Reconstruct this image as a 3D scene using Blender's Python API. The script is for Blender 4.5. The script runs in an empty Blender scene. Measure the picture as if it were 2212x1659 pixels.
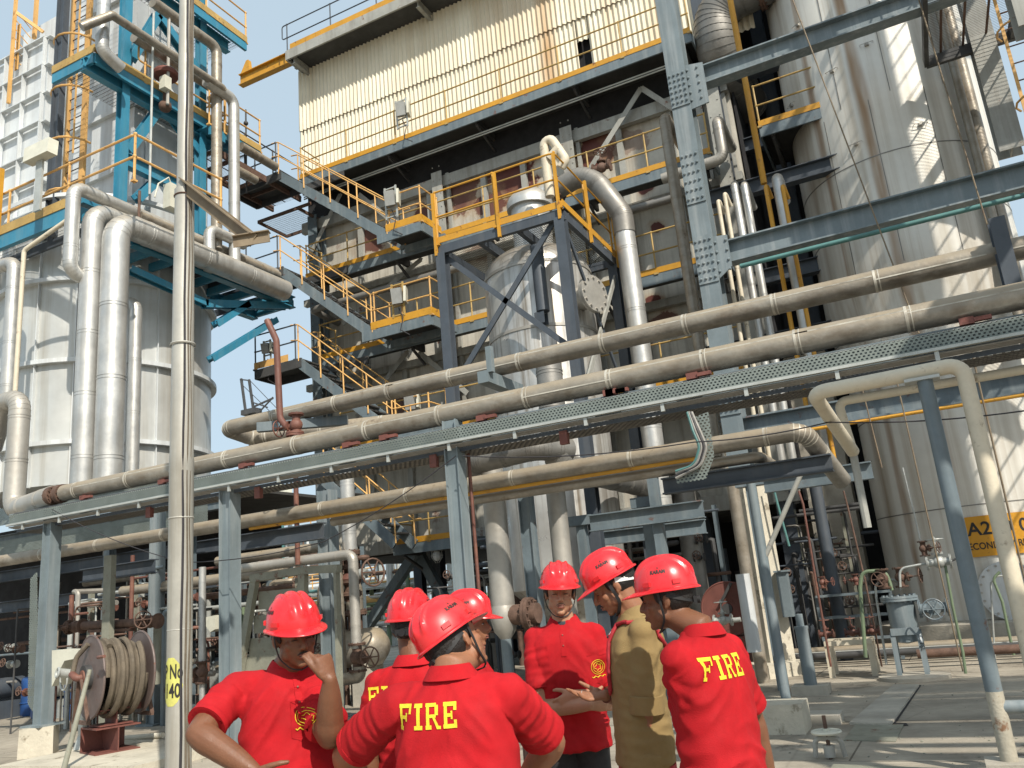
import bpy, bmesh, math, random
from mathutils import Vector, Matrix
from mathutils.bvhtree import BVHTree
from mathutils import noise as mnoise
R = math.radians
random.seed(7)
S = bpy.context.scene
COL = S.collection

# ------------------------------------------------------------------ camera
CAMP = Vector((0, 0, 1.65))
h_, p_, r_ = R(25.5), R(14.6), R(5.31)
FX = 1788.6                       # focal length for a 2212-wide picture
FW = Vector((-math.sin(h_)*math.cos(p_), math.cos(h_)*math.cos(p_), math.sin(p_)))
RT = Vector((math.cos(h_), math.sin(h_), 0))
UP = RT.cross(FW)
XC = math.cos(r_)*RT - math.sin(r_)*UP
YC = math.sin(r_)*RT + math.cos(r_)*UP
cam = bpy.data.cameras.new('camera')
cam.sensor_width = 36; cam.lens = 36*FX/2212; cam.clip_end = 3000; cam.clip_start = 0.05
co = bpy.data.objects.new('camera', cam); COL.objects.link(co)
co.matrix_world = Matrix(((XC.x, YC.x, -FW.x, CAMP.x), (XC.y, YC.y, -FW.y, CAMP.y), (XC.z, YC.z, -FW.z, CAMP.z), (0, 0, 0, 1)))
S.camera = co

# ------------------------------------------------------------------ light
SUN_AZ = 50          # degrees from -Y towards +X
SUN_EL = 43
W = bpy.data.worlds.new('World'); S.world = W; W.use_nodes = True
wn = W.node_tree.nodes; wl = W.node_tree.links
sky = wn.new('ShaderNodeTexSky'); sky.sky_type = 'NISHITA'; sky.sun_disc = False
sky.sun_elevation = R(SUN_EL)
sdir = Vector((math.sin(R(SUN_AZ))*math.cos(R(SUN_EL)), -math.cos(R(SUN_AZ))*math.cos(R(SUN_EL)), math.sin(R(SUN_EL))))
sky.sun_rotation = math.atan2(sdir.x, sdir.y)
sky.air_density = 1.0; sky.dust_density = 3.0; sky.ozone_density = 1.6; sky.altitude = 0
wn['Background'].inputs['Strength'].default_value = 0.112
hz = wn.new('ShaderNodeMix'); hz.data_type = 'RGBA'; hz.inputs[0].default_value = .72; wl.new(sky.outputs[0], hz.inputs[6]); hz.inputs[7].default_value = (4.6, 5.7, 6.4, 1)
wl.new(hz.outputs[2], wn['Background'].inputs[0])        # thin bright haze over the clear-sky model
sl = bpy.data.lights.new('sun', 'SUN'); sl.energy = 4.3; sl.angle = R(0.6); sl.color = (1.0, 0.93, 0.82)
so = bpy.data.objects.new('sun', sl); COL.objects.link(so)
so.rotation_euler = sdir.to_track_quat('Z', 'Y').to_euler()
S.view_settings.view_transform = 'Standard'; S.view_settings.look = 'None'
S.view_settings.exposure = 0.40; S.view_settings.gamma = 1.0

# ------------------------------------------------------------------ measuring helpers: a sight line met with a wall plane of the plant
def ray(x, y): return FW + XC*((x-1106)/FX) - YC*((y-829.5)/FX)
def at(x, y, X=None, Y=None, Z=None, D=None):
    d = ray(x, y)
    if X is not None: t = (X-CAMP.x)/d.x
    elif Y is not None: t = (Y-CAMP.y)/d.y
    elif Z is not None: t = (Z-CAMP.z)/d.z
    else: t = D
    return CAMP + d*t
def wid(P, px): return px*((P-CAMP).dot(FW))/FX       # metres that px picture units span at P
V = Vector

# ------------------------------------------------------------------ materials
MT = {}
def mat(name, col, rough=.6, metal=0., var=.18, scale=2.5, streak=None, rust=0., dust=0., bump=.0, bscale=40, dustcol=(.36,.30,.22), rustcol=(.13,.045,.02), rscale=1.1, spec=.5, coat=0, dlo=-.75):
    m = bpy.data.materials.new(name); m.use_nodes = True; MT[name] = m
    n = m.node_tree.nodes; l = m.node_tree.links; b = n['Principled BSDF']
    b.inputs['Roughness'].default_value = rough; b.inputs['Metallic'].default_value = metal
    b.inputs['Specular IOR Level'].default_value = spec; b.inputs['Coat Weight'].default_value = coat
    geo = n.new('ShaderNodeNewGeometry'); pos = geo.outputs['Position']
    def nz(sc, det=4, vec=pos, mp=None, rgh=.6):
        t = n.new('ShaderNodeTexNoise'); t.inputs['Scale'].default_value = sc; t.inputs['Detail'].default_value = det; t.inputs['Roughness'].default_value = rgh
        if mp:
            q = n.new('ShaderNodeMapping'); q.inputs['Scale'].default_value = mp; l.new(vec, q.inputs[0]); vec = q.outputs[0]
        l.new(vec, t.inputs['Vector']); return t.outputs['Fac']
    def ramp(f, a, bb, c0=0., c1=1.):
        t = n.new('ShaderNodeMapRange'); t.inputs[1].default_value = a; t.inputs[2].default_value = bb; t.inputs[3].default_value = c0; t.inputs[4].default_value = c1
        l.new(f, t.inputs[0]); return t.outputs[0]
    def mix(f, A, B_):
        t = n.new('ShaderNodeMix'); t.data_type = 'RGBA'
        if isinstance(f, float): t.inputs[0].default_value = f
        else: l.new(f, t.inputs[0])
        for s, c in ((6, A), (7, B_)):
            if isinstance(c, tuple): t.inputs[s].default_value = (*c, 1)
            else: l.new(c, t.inputs[s])
        return t.outputs[2]
    def mul(a, k):
        t = n.new('ShaderNodeMath'); t.operation = 'MULTIPLY'; l.new(a, t.inputs[0])
        if isinstance(k, float): t.inputs[1].default_value = k
        else: l.new(k, t.inputs[1])
        return t.outputs[0]
    lo = tuple(c*(1-var) for c in col); hi = tuple(min(1, c*(1+var)) for c in col)
    c = mix(ramp(nz(scale), .3, .7), lo, hi)
    c = mix(mul(ramp(nz(scale*9, 3), .35, .75), .35*min(1., var*4)), c, tuple(k*.6 for k in col))
    rr = ramp(nz(scale*2.2), .3, .7, max(0, rough-.1), min(1, rough+.14)); l.new(rr, b.inputs['Roughness'])
    if streak:
        f = ramp(nz(1.0, 5, mp=streak[2] if len(streak) > 2 else (6, 6, .35)), .48, .68)
        c = mix(mul(f, float(streak[1])), c, streak[0])
    if dust:
        sep = n.new('ShaderNodeSeparateXYZ'); l.new(geo.outputs['Normal'], sep.inputs[0])
        f = mul(ramp(sep.outputs[2], dlo, .55), ramp(nz(3.0), .2, .6, .55, 1.))
        f = mul(f, float(dust)); c = mix(f, c, dustcol)
        t = n.new('ShaderNodeMath'); t.operation = 'MULTIPLY_ADD'; l.new(f, t.inputs[0]); t.inputs[1].default_value = -metal; t.inputs[2].default_value = metal
        l.new(t.outputs[0], b.inputs['Metallic'])
    if rust:
        f = ramp(nz(rscale, 8, rgh=.68), .62-rust*.2, .70-rust*.2)
        c = mix(mul(f, .9), c, rustcol)
    l.new(c, b.inputs['Base Color'])
    if bump:
        bp = n.new('ShaderNodeBump'); bp.inputs['Strength'].default_value = bump; bp.inputs['Distance'].default_value = .02
        l.new(nz(bscale, 5), bp.inputs['Height']); l.new(bp.outputs[0], b.inputs['Normal'])
    m['b'] = 1
    return m
DUST = (.40, .335, .245)
mat('tan_pipe', (.30, .28, .245), .42, .55, .30, 2.6, dust=.9, dlo=-.45, dustcol=(.29, .235, .16), bump=.35, bscale=11, streak=((.15, .12, .09), .7, (3, 5, 5)), rust=.03, rscale=3, rustcol=(.14, .10, .065))
mat('joint', (.50, .47, .40), .5, .2, .2, 5, streak=((.2, .17, .13), .7, (6, 6, 6)))
mat('alu', (.52, .52, .50), .42, .6, .16, 1.6, bump=.15, bscale=5, streak=((.34, .33, .30), .6, (5, 5, .4)), dust=.75, dlo=.15, dustcol=(.30, .26, .20))
mat('alu_dull', (.42, .41, .38), .46, .6, .2, 1.3, bump=.2, bscale=7, dust=.4, dustcol=(.33, .28, .21))
mat('alu_dark', (.24, .235, .22), .5, .6, .25, 1.4, bump=.2, bscale=7, dust=.35, dustcol=(.2, .17, .13))
mat('cream_pipe', (.60, .54, .42), .55, 0, .12, 3, rust=.12, rustcol=(.25, .2, .14), rscale=5, streak=((.4, .34, .25), .5, (3, 3, 3)), bump=.1)
mat('blue', (.032, .20, .31), .42, 0, .14, 1.5, streak=((.10, .22, .27), .45), bump=.06)
mat('slate', (.125, .16, .18), .5, 0, .2, 1.6, streak=((.28, .30, .29), .35), rust=.05, rscale=4, bump=.06)
mat('slate_pale', (.155, .192, .208), .5, 0, .15, 1.6, streak=((.36, .38, .38), .4), bump=.06)
mat('slate_dark', (.055, .068, .085), .55, 0, .2, 1.6, streak=((.12, .12, .12), .3))
mat('grey_steel', (.33, .33, .30), .6, 0, .18, 1.5, streak=((.17, .15, .12), .5), rust=.06, rscale=3)
mat('yellow', (.52, .26, .02), .5, 0, .12, 2, streak=((.40, .19, .03), .4, (3, 3, 1)), rust=.1, rscale=6)
mat('yellow_dusty', (.42, .28, .09), .6, 0, .2, 2, rust=.18, rscale=7, rustcol=(.2, .09, .03))
mat('ochre', (.62, .36, .12), .55, 0, .18, 2, rust=.16, rscale=6, rustcol=(.25, .11, .04))
mat('corr', (.72, .66, .52), .75, 0, .07, .8, streak=((.50, .40, .25), .35, (3, 3, .12)), bump=.05)
mat('duct', (.62, .65, .66), .5, .15, .1, .8, streak=((.36, .35, .33), .5, (4, 4, .3)))
mat('silver_shell', (.56, .57, .55), .42, .35, .12, .6, streak=((.33, .30, .24), .6, (3.5, 3.5, .15)), bump=.04, bscale=2)
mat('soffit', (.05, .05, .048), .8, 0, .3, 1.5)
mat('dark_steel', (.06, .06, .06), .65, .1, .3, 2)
mat('deep_shade', (.018, .018, .02), .9, 0, .3, 2)  # near-black that stands in for deep shade inside bays, holes and gaps
mat('brown_pipe', (.135, .055, .04), .6, 0, .2, 4, streak=((.3, .14, .09), .5, (3, 3, 3)), bump=.1)
mat('red_oxide', (.16, .055, .042), .65, 0, .2, 4, rust=.15, rscale=6, rustcol=(.09, .03, .02))
mat('rusty', (.12, .07, .05), .8, 0, .35, 8, bump=.3)
mat('concrete', (.40, .37, .31), .9, 0, .2, 1.2, streak=((.24, .22, .18), .55, (2, 2, 1)), bump=.35, bscale=25)
mat('concrete_block', (.50, .46, .37), .9, 0, .15, 2.5, rust=.18, rustcol=(.2, .17, .12), rscale=4, bump=.4, bscale=20)
mat('pole_paint', (.40, .39, .35), .5, .25, .12, 2, streak=((.27, .24, .19), .6, (7, 7, .5)), bump=.06)
mat('green_pipe', (.15, .20, .12), .5, 0, .15, 4)
mat('teal_pipe', (.075, .19, .18), .5, 0, .15, 4)
mat('cable', (.028, .025, .028), .6, 0, .2, 6)
mat('grey_cable', (.25, .24, .22), .6, 0, .2, 6)
mat('galv', (.44, .455, .43), .45, .35, .15, 5)
mat('box_cream', (.55, .54, .45), .5, 0, .1, 4)
mat('hose', (.13, .105, .075), .8, 0, .3, 5, bump=.3, bscale=60)
mat('reel', (.14, .105, .095), .5, .1, .2, 3, rust=.1, rscale=8)
mat('drum_blue', (.02, .07, .22), .4, 0, .15, 4)
mat('olive', (.24, .24, .19), .6, 0, .2, 3, rust=.15, rscale=5)
mat('white_wrap', (.6, .56, .46), .8, 0, .15, 8, bump=.4)
mat('sign_yellow', (.60, .28, .012), .5, 0, .08, 2, rust=.05, rscale=4)
mat('ink', (.02, .018, .015), .6, 0, .1, 4)
mat('paint_yellow', (.52, .50, .13), .6, 0, .2, 8)
mat('white_tag', (.75, .77, .78), .5, 0, .05, 8)
mat('helmet', (.66, .018, .024), .27, 0, .06, 4, spec=.5, coat=.2, streak=((.50, .07, .07), .35, (9, 9, 9)))
mat('shirt', (.40, .009, .014), .85, 0, .17, 4, bump=.25, bscale=260, spec=.25)
mat('khaki', (.25, .175, .075), .85, 0, .08, 8, bump=.25, bscale=260, spec=.25)
mat('lanyard', (.32, .012, .02), .7, 0, .15, 30)
mat('tee', (.045, .05, .06), .85, 0, .1, 9)
mat('trousers', (.022, .021, .023), .85, 0, .1, 9)
mat('hair', (.010, .008, .007), .55, 0, .3, 40, bump=.5, bscale=220)
mat('strap', (.012, .012, .013), .6, 0, .1, 10)
mat('thread', (.75, .60, .03), .8, 0, .12, 60, bump=.4, bscale=300)
mat('lip', (.24, .085, .062), .5, 0, .1, 30)
mat('eye_white', (.5, .46, .42), .3, 0, .05, 30)
mat('harness_white', (.62, .63, .62), .5, 0, .05, 10)
mat('plate_grey', (.30, .305, .29), .6, .1, .2, 2)
def skin(name, col):
    m = mat(name, col, .48, 0, .10, 14, bump=.12, bscale=160, spec=.35)
    b = m.node_tree.nodes['Principled BSDF']
    b.inputs['Subsurface Weight'].default_value = .12; b.inputs['Subsurface Radius'].default_value = (.02, .008, .005); b.inputs['Subsurface Scale'].default_value = .5
    return m
skin('skin_dark', (.17, .075, .040)); skin('skin_mid', (.29, .135, .075)); skin('skin_light', (.40, .215, .13))

def holes(name, base, ux, uz, su, sz, alt=True, fill=.5):
    """painted steel with real see-through slots: pattern laid out in metres along two world axes"""
    m = mat(name, *base)
    n = m.node_tree.nodes; l = m.node_tree.links; b = n['Principled BSDF']; out = n['Material Output']
    g = n.new('ShaderNodeNewGeometry'); s = n.new('ShaderNodeSeparateXYZ'); l.new(g.outputs['Position'], s.inputs[0])
    def mth(op, a, b_=None):
        t = n.new('ShaderNodeMath'); t.operation = op
        for i, v in enumerate((a, b_)):
            if v is None: continue
            if isinstance(v, (int, float)): t.inputs[i].default_value = v
            else: l.new(v, t.inputs[i])
        return t.outputs[0]
    u = mth('MULTIPLY', s.outputs[ux], 1/su); v = mth('MULTIPLY', s.outputs[uz], 1/sz)
    if alt: u = mth('ADD', u, mth('MULTIPLY', mth('FLOOR', v), .5))
    fu = mth('ABSOLUTE', mth('SUBTRACT', mth('FRACT', u), .5)); fv = mth('ABSOLUTE', mth('SUBTRACT', mth('FRACT', v), .5))
    f = mth('MULTIPLY', mth('LESS_THAN', fu, fill*.5), mth('LESS_THAN', fv, fill*.55))
    tr = n.new('ShaderNodeBsdfTransparent'); mx = n.new('ShaderNodeMixShader')
    l.new(f, mx.inputs[0]); l.new(b.outputs[0], mx.inputs[1]); l.new(tr.outputs[0], mx.inputs[2]); l.new(mx.outputs[0], out.inputs[0])
    return m
TR = ((.20, .228, .208), .5, .3, .15, 3)
holes('perf_xz', TR, 0, 2, .045, .03, True, .5)
holes('perf_xy', ((.15, .14, .125), .6, .2, .15, 3), 0, 1, .075, .055, True, .62)
holes('perf_yz', TR, 1, 2, .045, .03, True, .5)
holes('grate', ((.12, .115, .10), .7, .2, .2, 3), 0, 1, .045, .10, False, .78)
holes('grate_big', ((.12, .07, .05), .7, .2, .2, 3), 1, 0, .055, .40, False, .80)
mat('furnace_panel', (.50, .475, .41), .65, .05, .16, 1.0, streak=((.22, .19, .15), .5), rust=.02, rscale=.8)

# ------------------------------------------------------------------ mesh building
class M:
    def __init__(s): s.v = []; s.f = []; s.sm = []
    def add(s, vs, fs, smooth=False):
        o = len(s.v); s.v += [tuple(v) for v in vs]; s.f += [tuple(i+o for i in f) for f in fs]; s.sm += [smooth]*len(fs); return s
    def obb(s, c, a, b, d):
        c, a, b, d = V(c), V(a), V(b), V(d)
        vs = [c+a*i+b*j+d*k for i in (-1, 1) for j in (-1, 1) for k in (-1, 1)]
        fs = [(0, 1, 3, 2), (4, 6, 7, 5), (0, 4, 5, 1), (2, 3, 7, 6), (0, 2, 6, 4), (1, 5, 7, 3)]
        if a.cross(b).dot(d) < 0: fs = [f[::-1] for f in fs]
        return s.add(vs, fs)
    def box(s, x0, x1, y0, y1, z0, z1):
        return s.obb(((x0+x1)/2, (y0+y1)/2, (z0+z1)/2), (abs(x1-x0)/2, 0, 0), (0, abs(y1-y0)/2, 0), (0, 0, abs(z1-z0)/2))
    def bar(s, p, q, w, h, up=(0, 0, 1)):
        p, q = V(p), V(q); d = (q-p); L = d.length
        if L < 1e-6: return s
        d /= L; u = V(up)
        if abs(d.dot(u)) > .98: u = V((0, 1, 0))
        sd = d.cross(u).normalized(); u2 = sd.cross(d)
        return s.obb((p+q)/2, d*L/2, sd*w/2, u2*h/2)
    def ibeam(s, p, q, w, h, up=(0, 0, 1), t=.018):
        p, q = V(p), V(q); d = (q-p).normalized(); u = V(up)
        if abs(d.dot(u)) > .98: u = V((0, 1, 0))
        sd = d.cross(u).normalized(); u2 = sd.cross(d)
        s.bar(p+u2*(h/2-t/2), q+u2*(h/2-t/2), w, t, u2); s.bar(p-u2*(h/2-t/2), q-u2*(h/2-t/2), w, t, u2)
        return s.bar(p, q, t, h-2*t-.002, u2)
    def ibeam_web(s, p, q, w, h, up, t=.018): return s.ibeam(p, q, w, h, up, t)
    def ring_tube(s, rings, closed=False, caps=True, smooth=True):
        n = len(rings[0]); o = len(s.v)
        for r in rings: s.v += [tuple(v) for v in r]
        m = len(rings)
        for i in range(m-1 if not closed else m):
            a = o+i*n; b = o+((i+1) % m)*n
            for j in range(n):
                k = (j+1) % n; s.f.append((a+j, a+k, b+k, b+j)); s.sm.append(smooth)
        if caps and not closed:
            s.f.append(tuple(o+j for j in range(n))[::-1]); s.sm.append(False)
            s.f.append(tuple(o+(m-1)*n+j for j in range(n))); s.sm.append(False)
        return s
    def tube(s, pts, r, n=12, caps=True, closed=False):
        pts = [V(p) for p in pts]; rs = r if isinstance(r, (list, tuple)) else [r]*len(pts)
        rings = []; prev = None; N = len(pts)
        for i, p in enumerate(pts):
            if closed: d = (pts[(i+1) % N]-pts[i-1]).normalized()
            else: d = (pts[min(i+1, N-1)]-pts[max(i-1, 0)]).normalized()
            if prev is None:
                u = V((0, 0, 1)) if abs(d.z) < .9 else V((1, 0, 0))
                a = d.cross(u).normalized()
            else:
                a = (prev - d*prev.dot(d)).normalized()
            prev = a; b = d.cross(a)
            rings.append([p+(a*math.cos(2*math.pi*j/n)+b*math.sin(2*math.pi*j/n))*rs[i] for j in range(n)])
        return s.ring_tube(rings, closed, caps)
    def cyl(s, p, q, r, r2=None, n=16): return s.tube([p, q], [r, r if r2 is None else r2], n)
    def lathe(s, c, prof, n=32, axis=(0, 0, 1), caps=True):
        c = V(c); ax = V(axis).normalized(); u = V((0, 0, 1)) if abs(ax.z) < .9 else V((1, 0, 0))
        a = ax.cross(u).normalized(); b = ax.cross(a)
        rings = [[c+ax*z+(a*math.cos(2*math.pi*j/n)+b*math.sin(2*math.pi*j/n))*max(r, 1e-4) for j in range(n)] for r, z in prof]
        return s.ring_tube(rings, False, caps)
    def sph(s, c, r, sc=(1, 1, 1), n=12, m=8):
        c = V(c); rings = []
        for i in range(m+1):
            t = math.pi*i/m; rr = max(math.sin(t), 1e-3)
            rings.append([c+V((r*sc[0]*rr*math.cos(2*math.pi*j/n), r*sc[1]*rr*math.sin(2*math.pi*j/n), -r*sc[2]*math.cos(t))) for j in range(n)])
        return s.ring_tube(rings, False, False)
    def torus(s, c, axis, Rr, r, n=24, m=8):
        ax = V(axis).normalized(); u = V((0, 0, 1)) if abs(ax.z) < .9 else V((1, 0, 0)); a = ax.cross(u).normalized(); b = ax.cross(a)
        return s.tube([V(c)+(a*math.cos(2*math.pi*i/n)+b*math.sin(2*math.pi*i/n))*Rr for i in range(n)], r, m, False, True)
    def poly(s, pts, th, nrm):
        """flat outline with thickness"""
        nrm = V(nrm).normalized(); n = len(pts); a = [V(p)-nrm*th/2 for p in pts]; b = [V(p)+nrm*th/2 for p in pts]
        fs = [tuple(range(n))[::-1], tuple(range(n, 2*n))]+[(i, (i+1) % n, n+(i+1) % n, n+i) for i in range(n)]
        return s.add(a+b, fs)
    def build(s, name, mt, par=None, label=None):
        me = bpy.data.meshes.new(name); o = bpy.data.objects.new(name, me); COL.objects.link(o)
        vs = s.v
        if par is not None:
            root = par
            while root.parent: root = root.parent
            off = V(root.location); o.parent = par
        else:
            xs = [v[0] for v in vs]; ys = [v[1] for v in vs]; zs = [v[2] for v in vs]
            off = V(((min(xs)+max(xs))/2, (min(ys)+max(ys))/2, min(zs))); o.location = off
        me.from_pydata([(v[0]-off.x, v[1]-off.y, v[2]-off.z) for v in vs], [], s.f)
        me.polygons.foreach_set('use_smooth', s.sm)
        bm = bmesh.new(); bm.from_mesh(me); bmesh.ops.recalc_face_normals(bm, faces=bm.faces); bm.to_mesh(me); bm.free()
        me.set_sharp_from_angle(angle=R(38))
        me.materials.append(MT[mt] if isinstance(mt, str) else mt)
        if label: o['label'] = label
        return o
def tag(o, label, cat, group=None):
    o['label'] = label; o['category'] = cat
    if group: o['group'] = group
    return o
def thing(name, label, cat, loc, group=None):
    o = bpy.data.objects.new(name, None); COL.objects.link(o); o.location = V(loc); o.empty_display_size = .2
    return tag(o, label, cat, group)
class Bands:
    """collects the joint bands of a long pipe, each one a piece of its own"""
    def __init__(s): s.q = []
    def tube(s, *a, **k): m = M(); m.tube(*a, **k); s.q.append(('joint_band', m))
    def bar(s, *a, **k): m = M(); m.bar(*a, **k); s.q.append(('lap_seam', m))
    def build(s, _, mt, par):
        for nm, m in s.q: m.build(nm, mt, par)
def struct(o): o['kind'] = 'structure'; return o
def copy_tree(o, parent=None):
    c = o.copy(); COL.objects.link(c); c.parent = parent
    for ch in o.children: copy_tree(ch, c)
    return c

def fillet(pts, rad, seg=6):
    """round the corners of a poly-line; returns points and the indices where straight runs end"""
    pts = [V(p) for p in pts]; out = [pts[0]]; marks = []
    for i in range(1, len(pts)-1):
        a, b, c = pts[i-1], pts[i], pts[i+1]
        d1 = (a-b).normalized(); d2 = (c-b).normalized()
        ang = d1.angle(d2); 
        if ang > math.pi-.03: out.append(b); continue
        t = min(rad/math.tan(ang/2), (a-b).length*.48, (c-b).length*.48); rr = t*math.tan(ang/2)
        p1 = b+d1*t; p2 = b+d2*t; cen = b+(d1+d2).normalized()*(rr/math.sin(ang/2))
        v1 = p1-cen; v2 = p2-cen; tot = v1.angle(v2)
        for k in range(seg+1):
            f = k/seg; q = (v1*math.sin((1-f)*tot)+v2*math.sin(f*tot))/math.sin(tot)
            out.append(cen+q)
        marks += [p1, p2]
    out.append(pts[-1]); return out, marks
def pipe(pts, r, mt, name=None, label=None, cat='pipe', par=None, bend=2.2, band=1.0, n=18, group=None, seg=6, seam=False, m=None, bm_=None):
    """insulated pipe with swaged cladding joints; band = joint spacing in metres"""
    own = m is None
    if own: m = M()
    P, marks = fillet(pts, r*bend, seg)
    m.tube(P, r, n)
    if band:
        def ringat(c, d, w=.014, k=1.03):
            (bm_ or m).tube([c-d*w, c+d*w], r*k, n)
        for i in range(len(pts)-1):
            a, b = V(pts[i]), V(pts[i+1]); L = (b-a).length; d = (b-a).normalized()
            s0 = r*bend if i else .1; e0 = L-(r*bend if i < len(pts)-2 else .1)
            k = s0+random.uniform(.2, .8)*band*.5; cnt = 0
            while k < e0:
                c = a+d*k; ringat(c, d); ringat(c+d*min(.06, r*.35), d, .006)
                if seam and cnt % 1 == 0:
                    u = V((0, 0, 1)); sd = d.cross(u).normalized(); 
                    ph = random.choice((-.15, .25, .5)); o = (V((0, -1, 0))*math.cos(ph)+u*math.sin(ph))*(r*1.003)
                    (bm_ or m).bar(c+o, a+d*min(e0, k+band)+o, .006, .014, u)
                k += band*random.uniform(.85, 1.15); cnt += 1
        for j in range(0, len(marks), 2):
            a, b = marks[j], marks[j+1]
        # gores on elbows
        for i in range(1, len(P)-1):
            d0 = (P[i]-P[i-1]); d1 = (P[i+1]-P[i])
            if d0.length < r*1.5 and d0.angle(d1) > .05 and d1.length > 1e-4:
                d = (d0.normalized()+d1.normalized()).normalized(); ringat(P[i], d, .006, 1.02)
    if not own: return m
    o = m.build(name, mt, par)
    if par is None: tag(o, label, cat, group)
    return o
def rail(par, pts, h=1.05, step=1.45, r=.021, mt='yellow_dusty', mid=True, loopL=False, loopR=False):
    pts = [V(p) for p in pts]; m = M(); up = V((0, 0, h))
    top = [p+up for p in pts]; md = [p+up*.52 for p in pts]
    if loopL: d = (pts[0]-pts[1]).normalized()*.2; P = [md[0], md[0]+d, top[0]+d, top[0]]; m.tube(fillet(P, .08)[0], r, 6)
    if loopR: d = (pts[-1]-pts[-2]).normalized()*.2; P = [md[-1], md[-1]+d, top[-1]+d, top[-1]]; m.tube(fillet(P, .08)[0], r, 6)
    m.tube(fillet(top, .12, 3)[0], r, 6)
    if mid: m.tube(fillet(md, .12, 3)[0], r, 6)
    hr = m.build('handrail', mt, par)
    for i in range(len(pts)-1):
        L = (pts[i+1]-pts[i]).length; k = max(1, round(L/step))
        for j in range(k+(1 if i == len(pts)-2 else 0)):
            p = pts[i].lerp(pts[i+1], j/k)
            q = M(); q.cyl(p-V((0, 0, .05)), p+up, r*1.05, n=6); q.sph(p+up, r*1.7, n=6, m=4); q.sph(p+up*.52, r*1.7, n=6, m=4)
            q.box(p.x-.05, p.x+.05, p.y-.05, p.y+.05, p.z-.03, p.z+.015)
            q.build('post', mt, par)
    return hr
def flange(m, c, d, r, t=.03, bolts=8):
    c, d = V(c), V(d).normalized(); m.cyl(c-d*t, c-d*.003, r, n=20); m.cyl(c+d*.003, c+d*t, r, n=20)
    u = V((0, 0, 1)) if abs(d.z) < .9 else V((1, 0, 0)); a = d.cross(u).normalized(); b = d.cross(a)
    for i in range(bolts):
        q = c+(a*math.cos(2*math.pi*i/bolts)+b*math.sin(2*math.pi*i/bolts))*r*.84; m.cyl(q-d*t*1.7, q+d*t*1.7, r*.07, n=6)
def wheel(m, c, axis, r, t=.012):
    m.torus(c, axis, r, t, 20, 6); ax = V(axis).normalized(); u = V((0, 0, 1)) if abs(ax.z) < .9 else V((1, 0, 0)); a = ax.cross(u).normalized(); b = ax.cross(a)
    for i in range(3): d = a*math.cos(i*math.pi/3)+b*math.sin(i*math.pi/3); m.cyl(V(c)-d*r, V(c)+d*r, t*.8, n=6)
    m.cyl(V(c)-ax*.02, V(c)+ax*.03, t*2, n=8)
def gate_valve(name, label, p, axis, out, r, mt='rusty', group=None):
    """flanged valve: body on a pipe running along axis, bonnet and wheel pointing to out"""
    p, axis, out = V(p), V(axis).normalized(), V(out).normalized()
    t = thing(name, label, 'valve', p, group)
    b = M(); b.sph(p, r*1.25); b.cyl(p-axis*r*2.1, p+axis*r*2.1, r*.8, n=12)
    flange(b, p-axis*r*2.1, axis, r*1.5, r*.16, 8); flange(b, p+axis*r*2.1, axis, r*1.5, r*.16, 8); b.build('body', mt, t)
    b = M(); flange(b, p+out*r*1.7, out, r*1.1, r*.16, 6); b.cyl(p+out*r*.8, p+out*r*2.6, r*.62, r*.35, 10)
    for s in (-1, 1):
        sd = out.cross(axis).normalized()*s*r*.55; b.cyl(p+out*r*2+sd, p+out*r*4+sd*.4, r*.13, n=6)
    b.cyl(p+out*r*2, p+out*r*5, r*.13, n=8); b.build('bonnet', mt, t)
    b = M(); wheel(b, p+out*r*4.4, out, r*1.6, r*.13); b.build('handwheel', mt, t)
    return t
def text_mesh(txt, size, mt, origin, ux, uy, par, name='lettering', warp=None, bold=.0):
    """real lettering laid flat on a plane (origin, ux, uy), or moved on to a curved surface by warp(x, y)"""
    cu = bpy.data.curves.new('t', 'FONT'); cu.body = txt; cu.size = size; cu.align_x = 'CENTER'; cu.align_y = 'CENTER'; cu.offset = bold; cu.resolution_u = 3
    to = bpy.data.objects.new('t', cu); COL.objects.link(to); dg = bpy.context.evaluated_depsgraph_get()
    me = bpy.data.meshes.new_from_object(to.evaluated_get(dg)); bpy.data.objects.remove(to)
    bm = bmesh.new(); bm.from_mesh(me); bmesh.ops.triangulate(bm, faces=bm.faces)
    if warp:
        for _ in range(2): bmesh.ops.subdivide_edges(bm, edges=[e for e in bm.edges if e.calc_length() > size*.12], cuts=1); bmesh.ops.triangulate(bm, faces=bm.faces)
    m = M(); vs = []
    for v in bm.verts:
        vs.append(warp(v.co.x, v.co.y) if warp else V(origin)+V(ux)*v.co.x+V(uy)*v.co.y)
    m.add(vs, [[v.index for v in f.verts] for f in bm.faces]); bm.free(); bpy.data.meshes.remove(me)
    return m.build(name, mt, par)
mat('arm_brown', (.20, .155, .10), .7, 0, .2, 5, streak=((.11, .07, .045), .6, (3, 3, 3)))
mat('vessel_clad', (.54, .53, .50), .36, .55, .16, 1.2, streak=((.17, .13, .085), .8, (9, 9, .22)), dust=.8, dlo=.1, dustcol=(.24, .20, .15), bump=.12, bscale=6)
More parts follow.
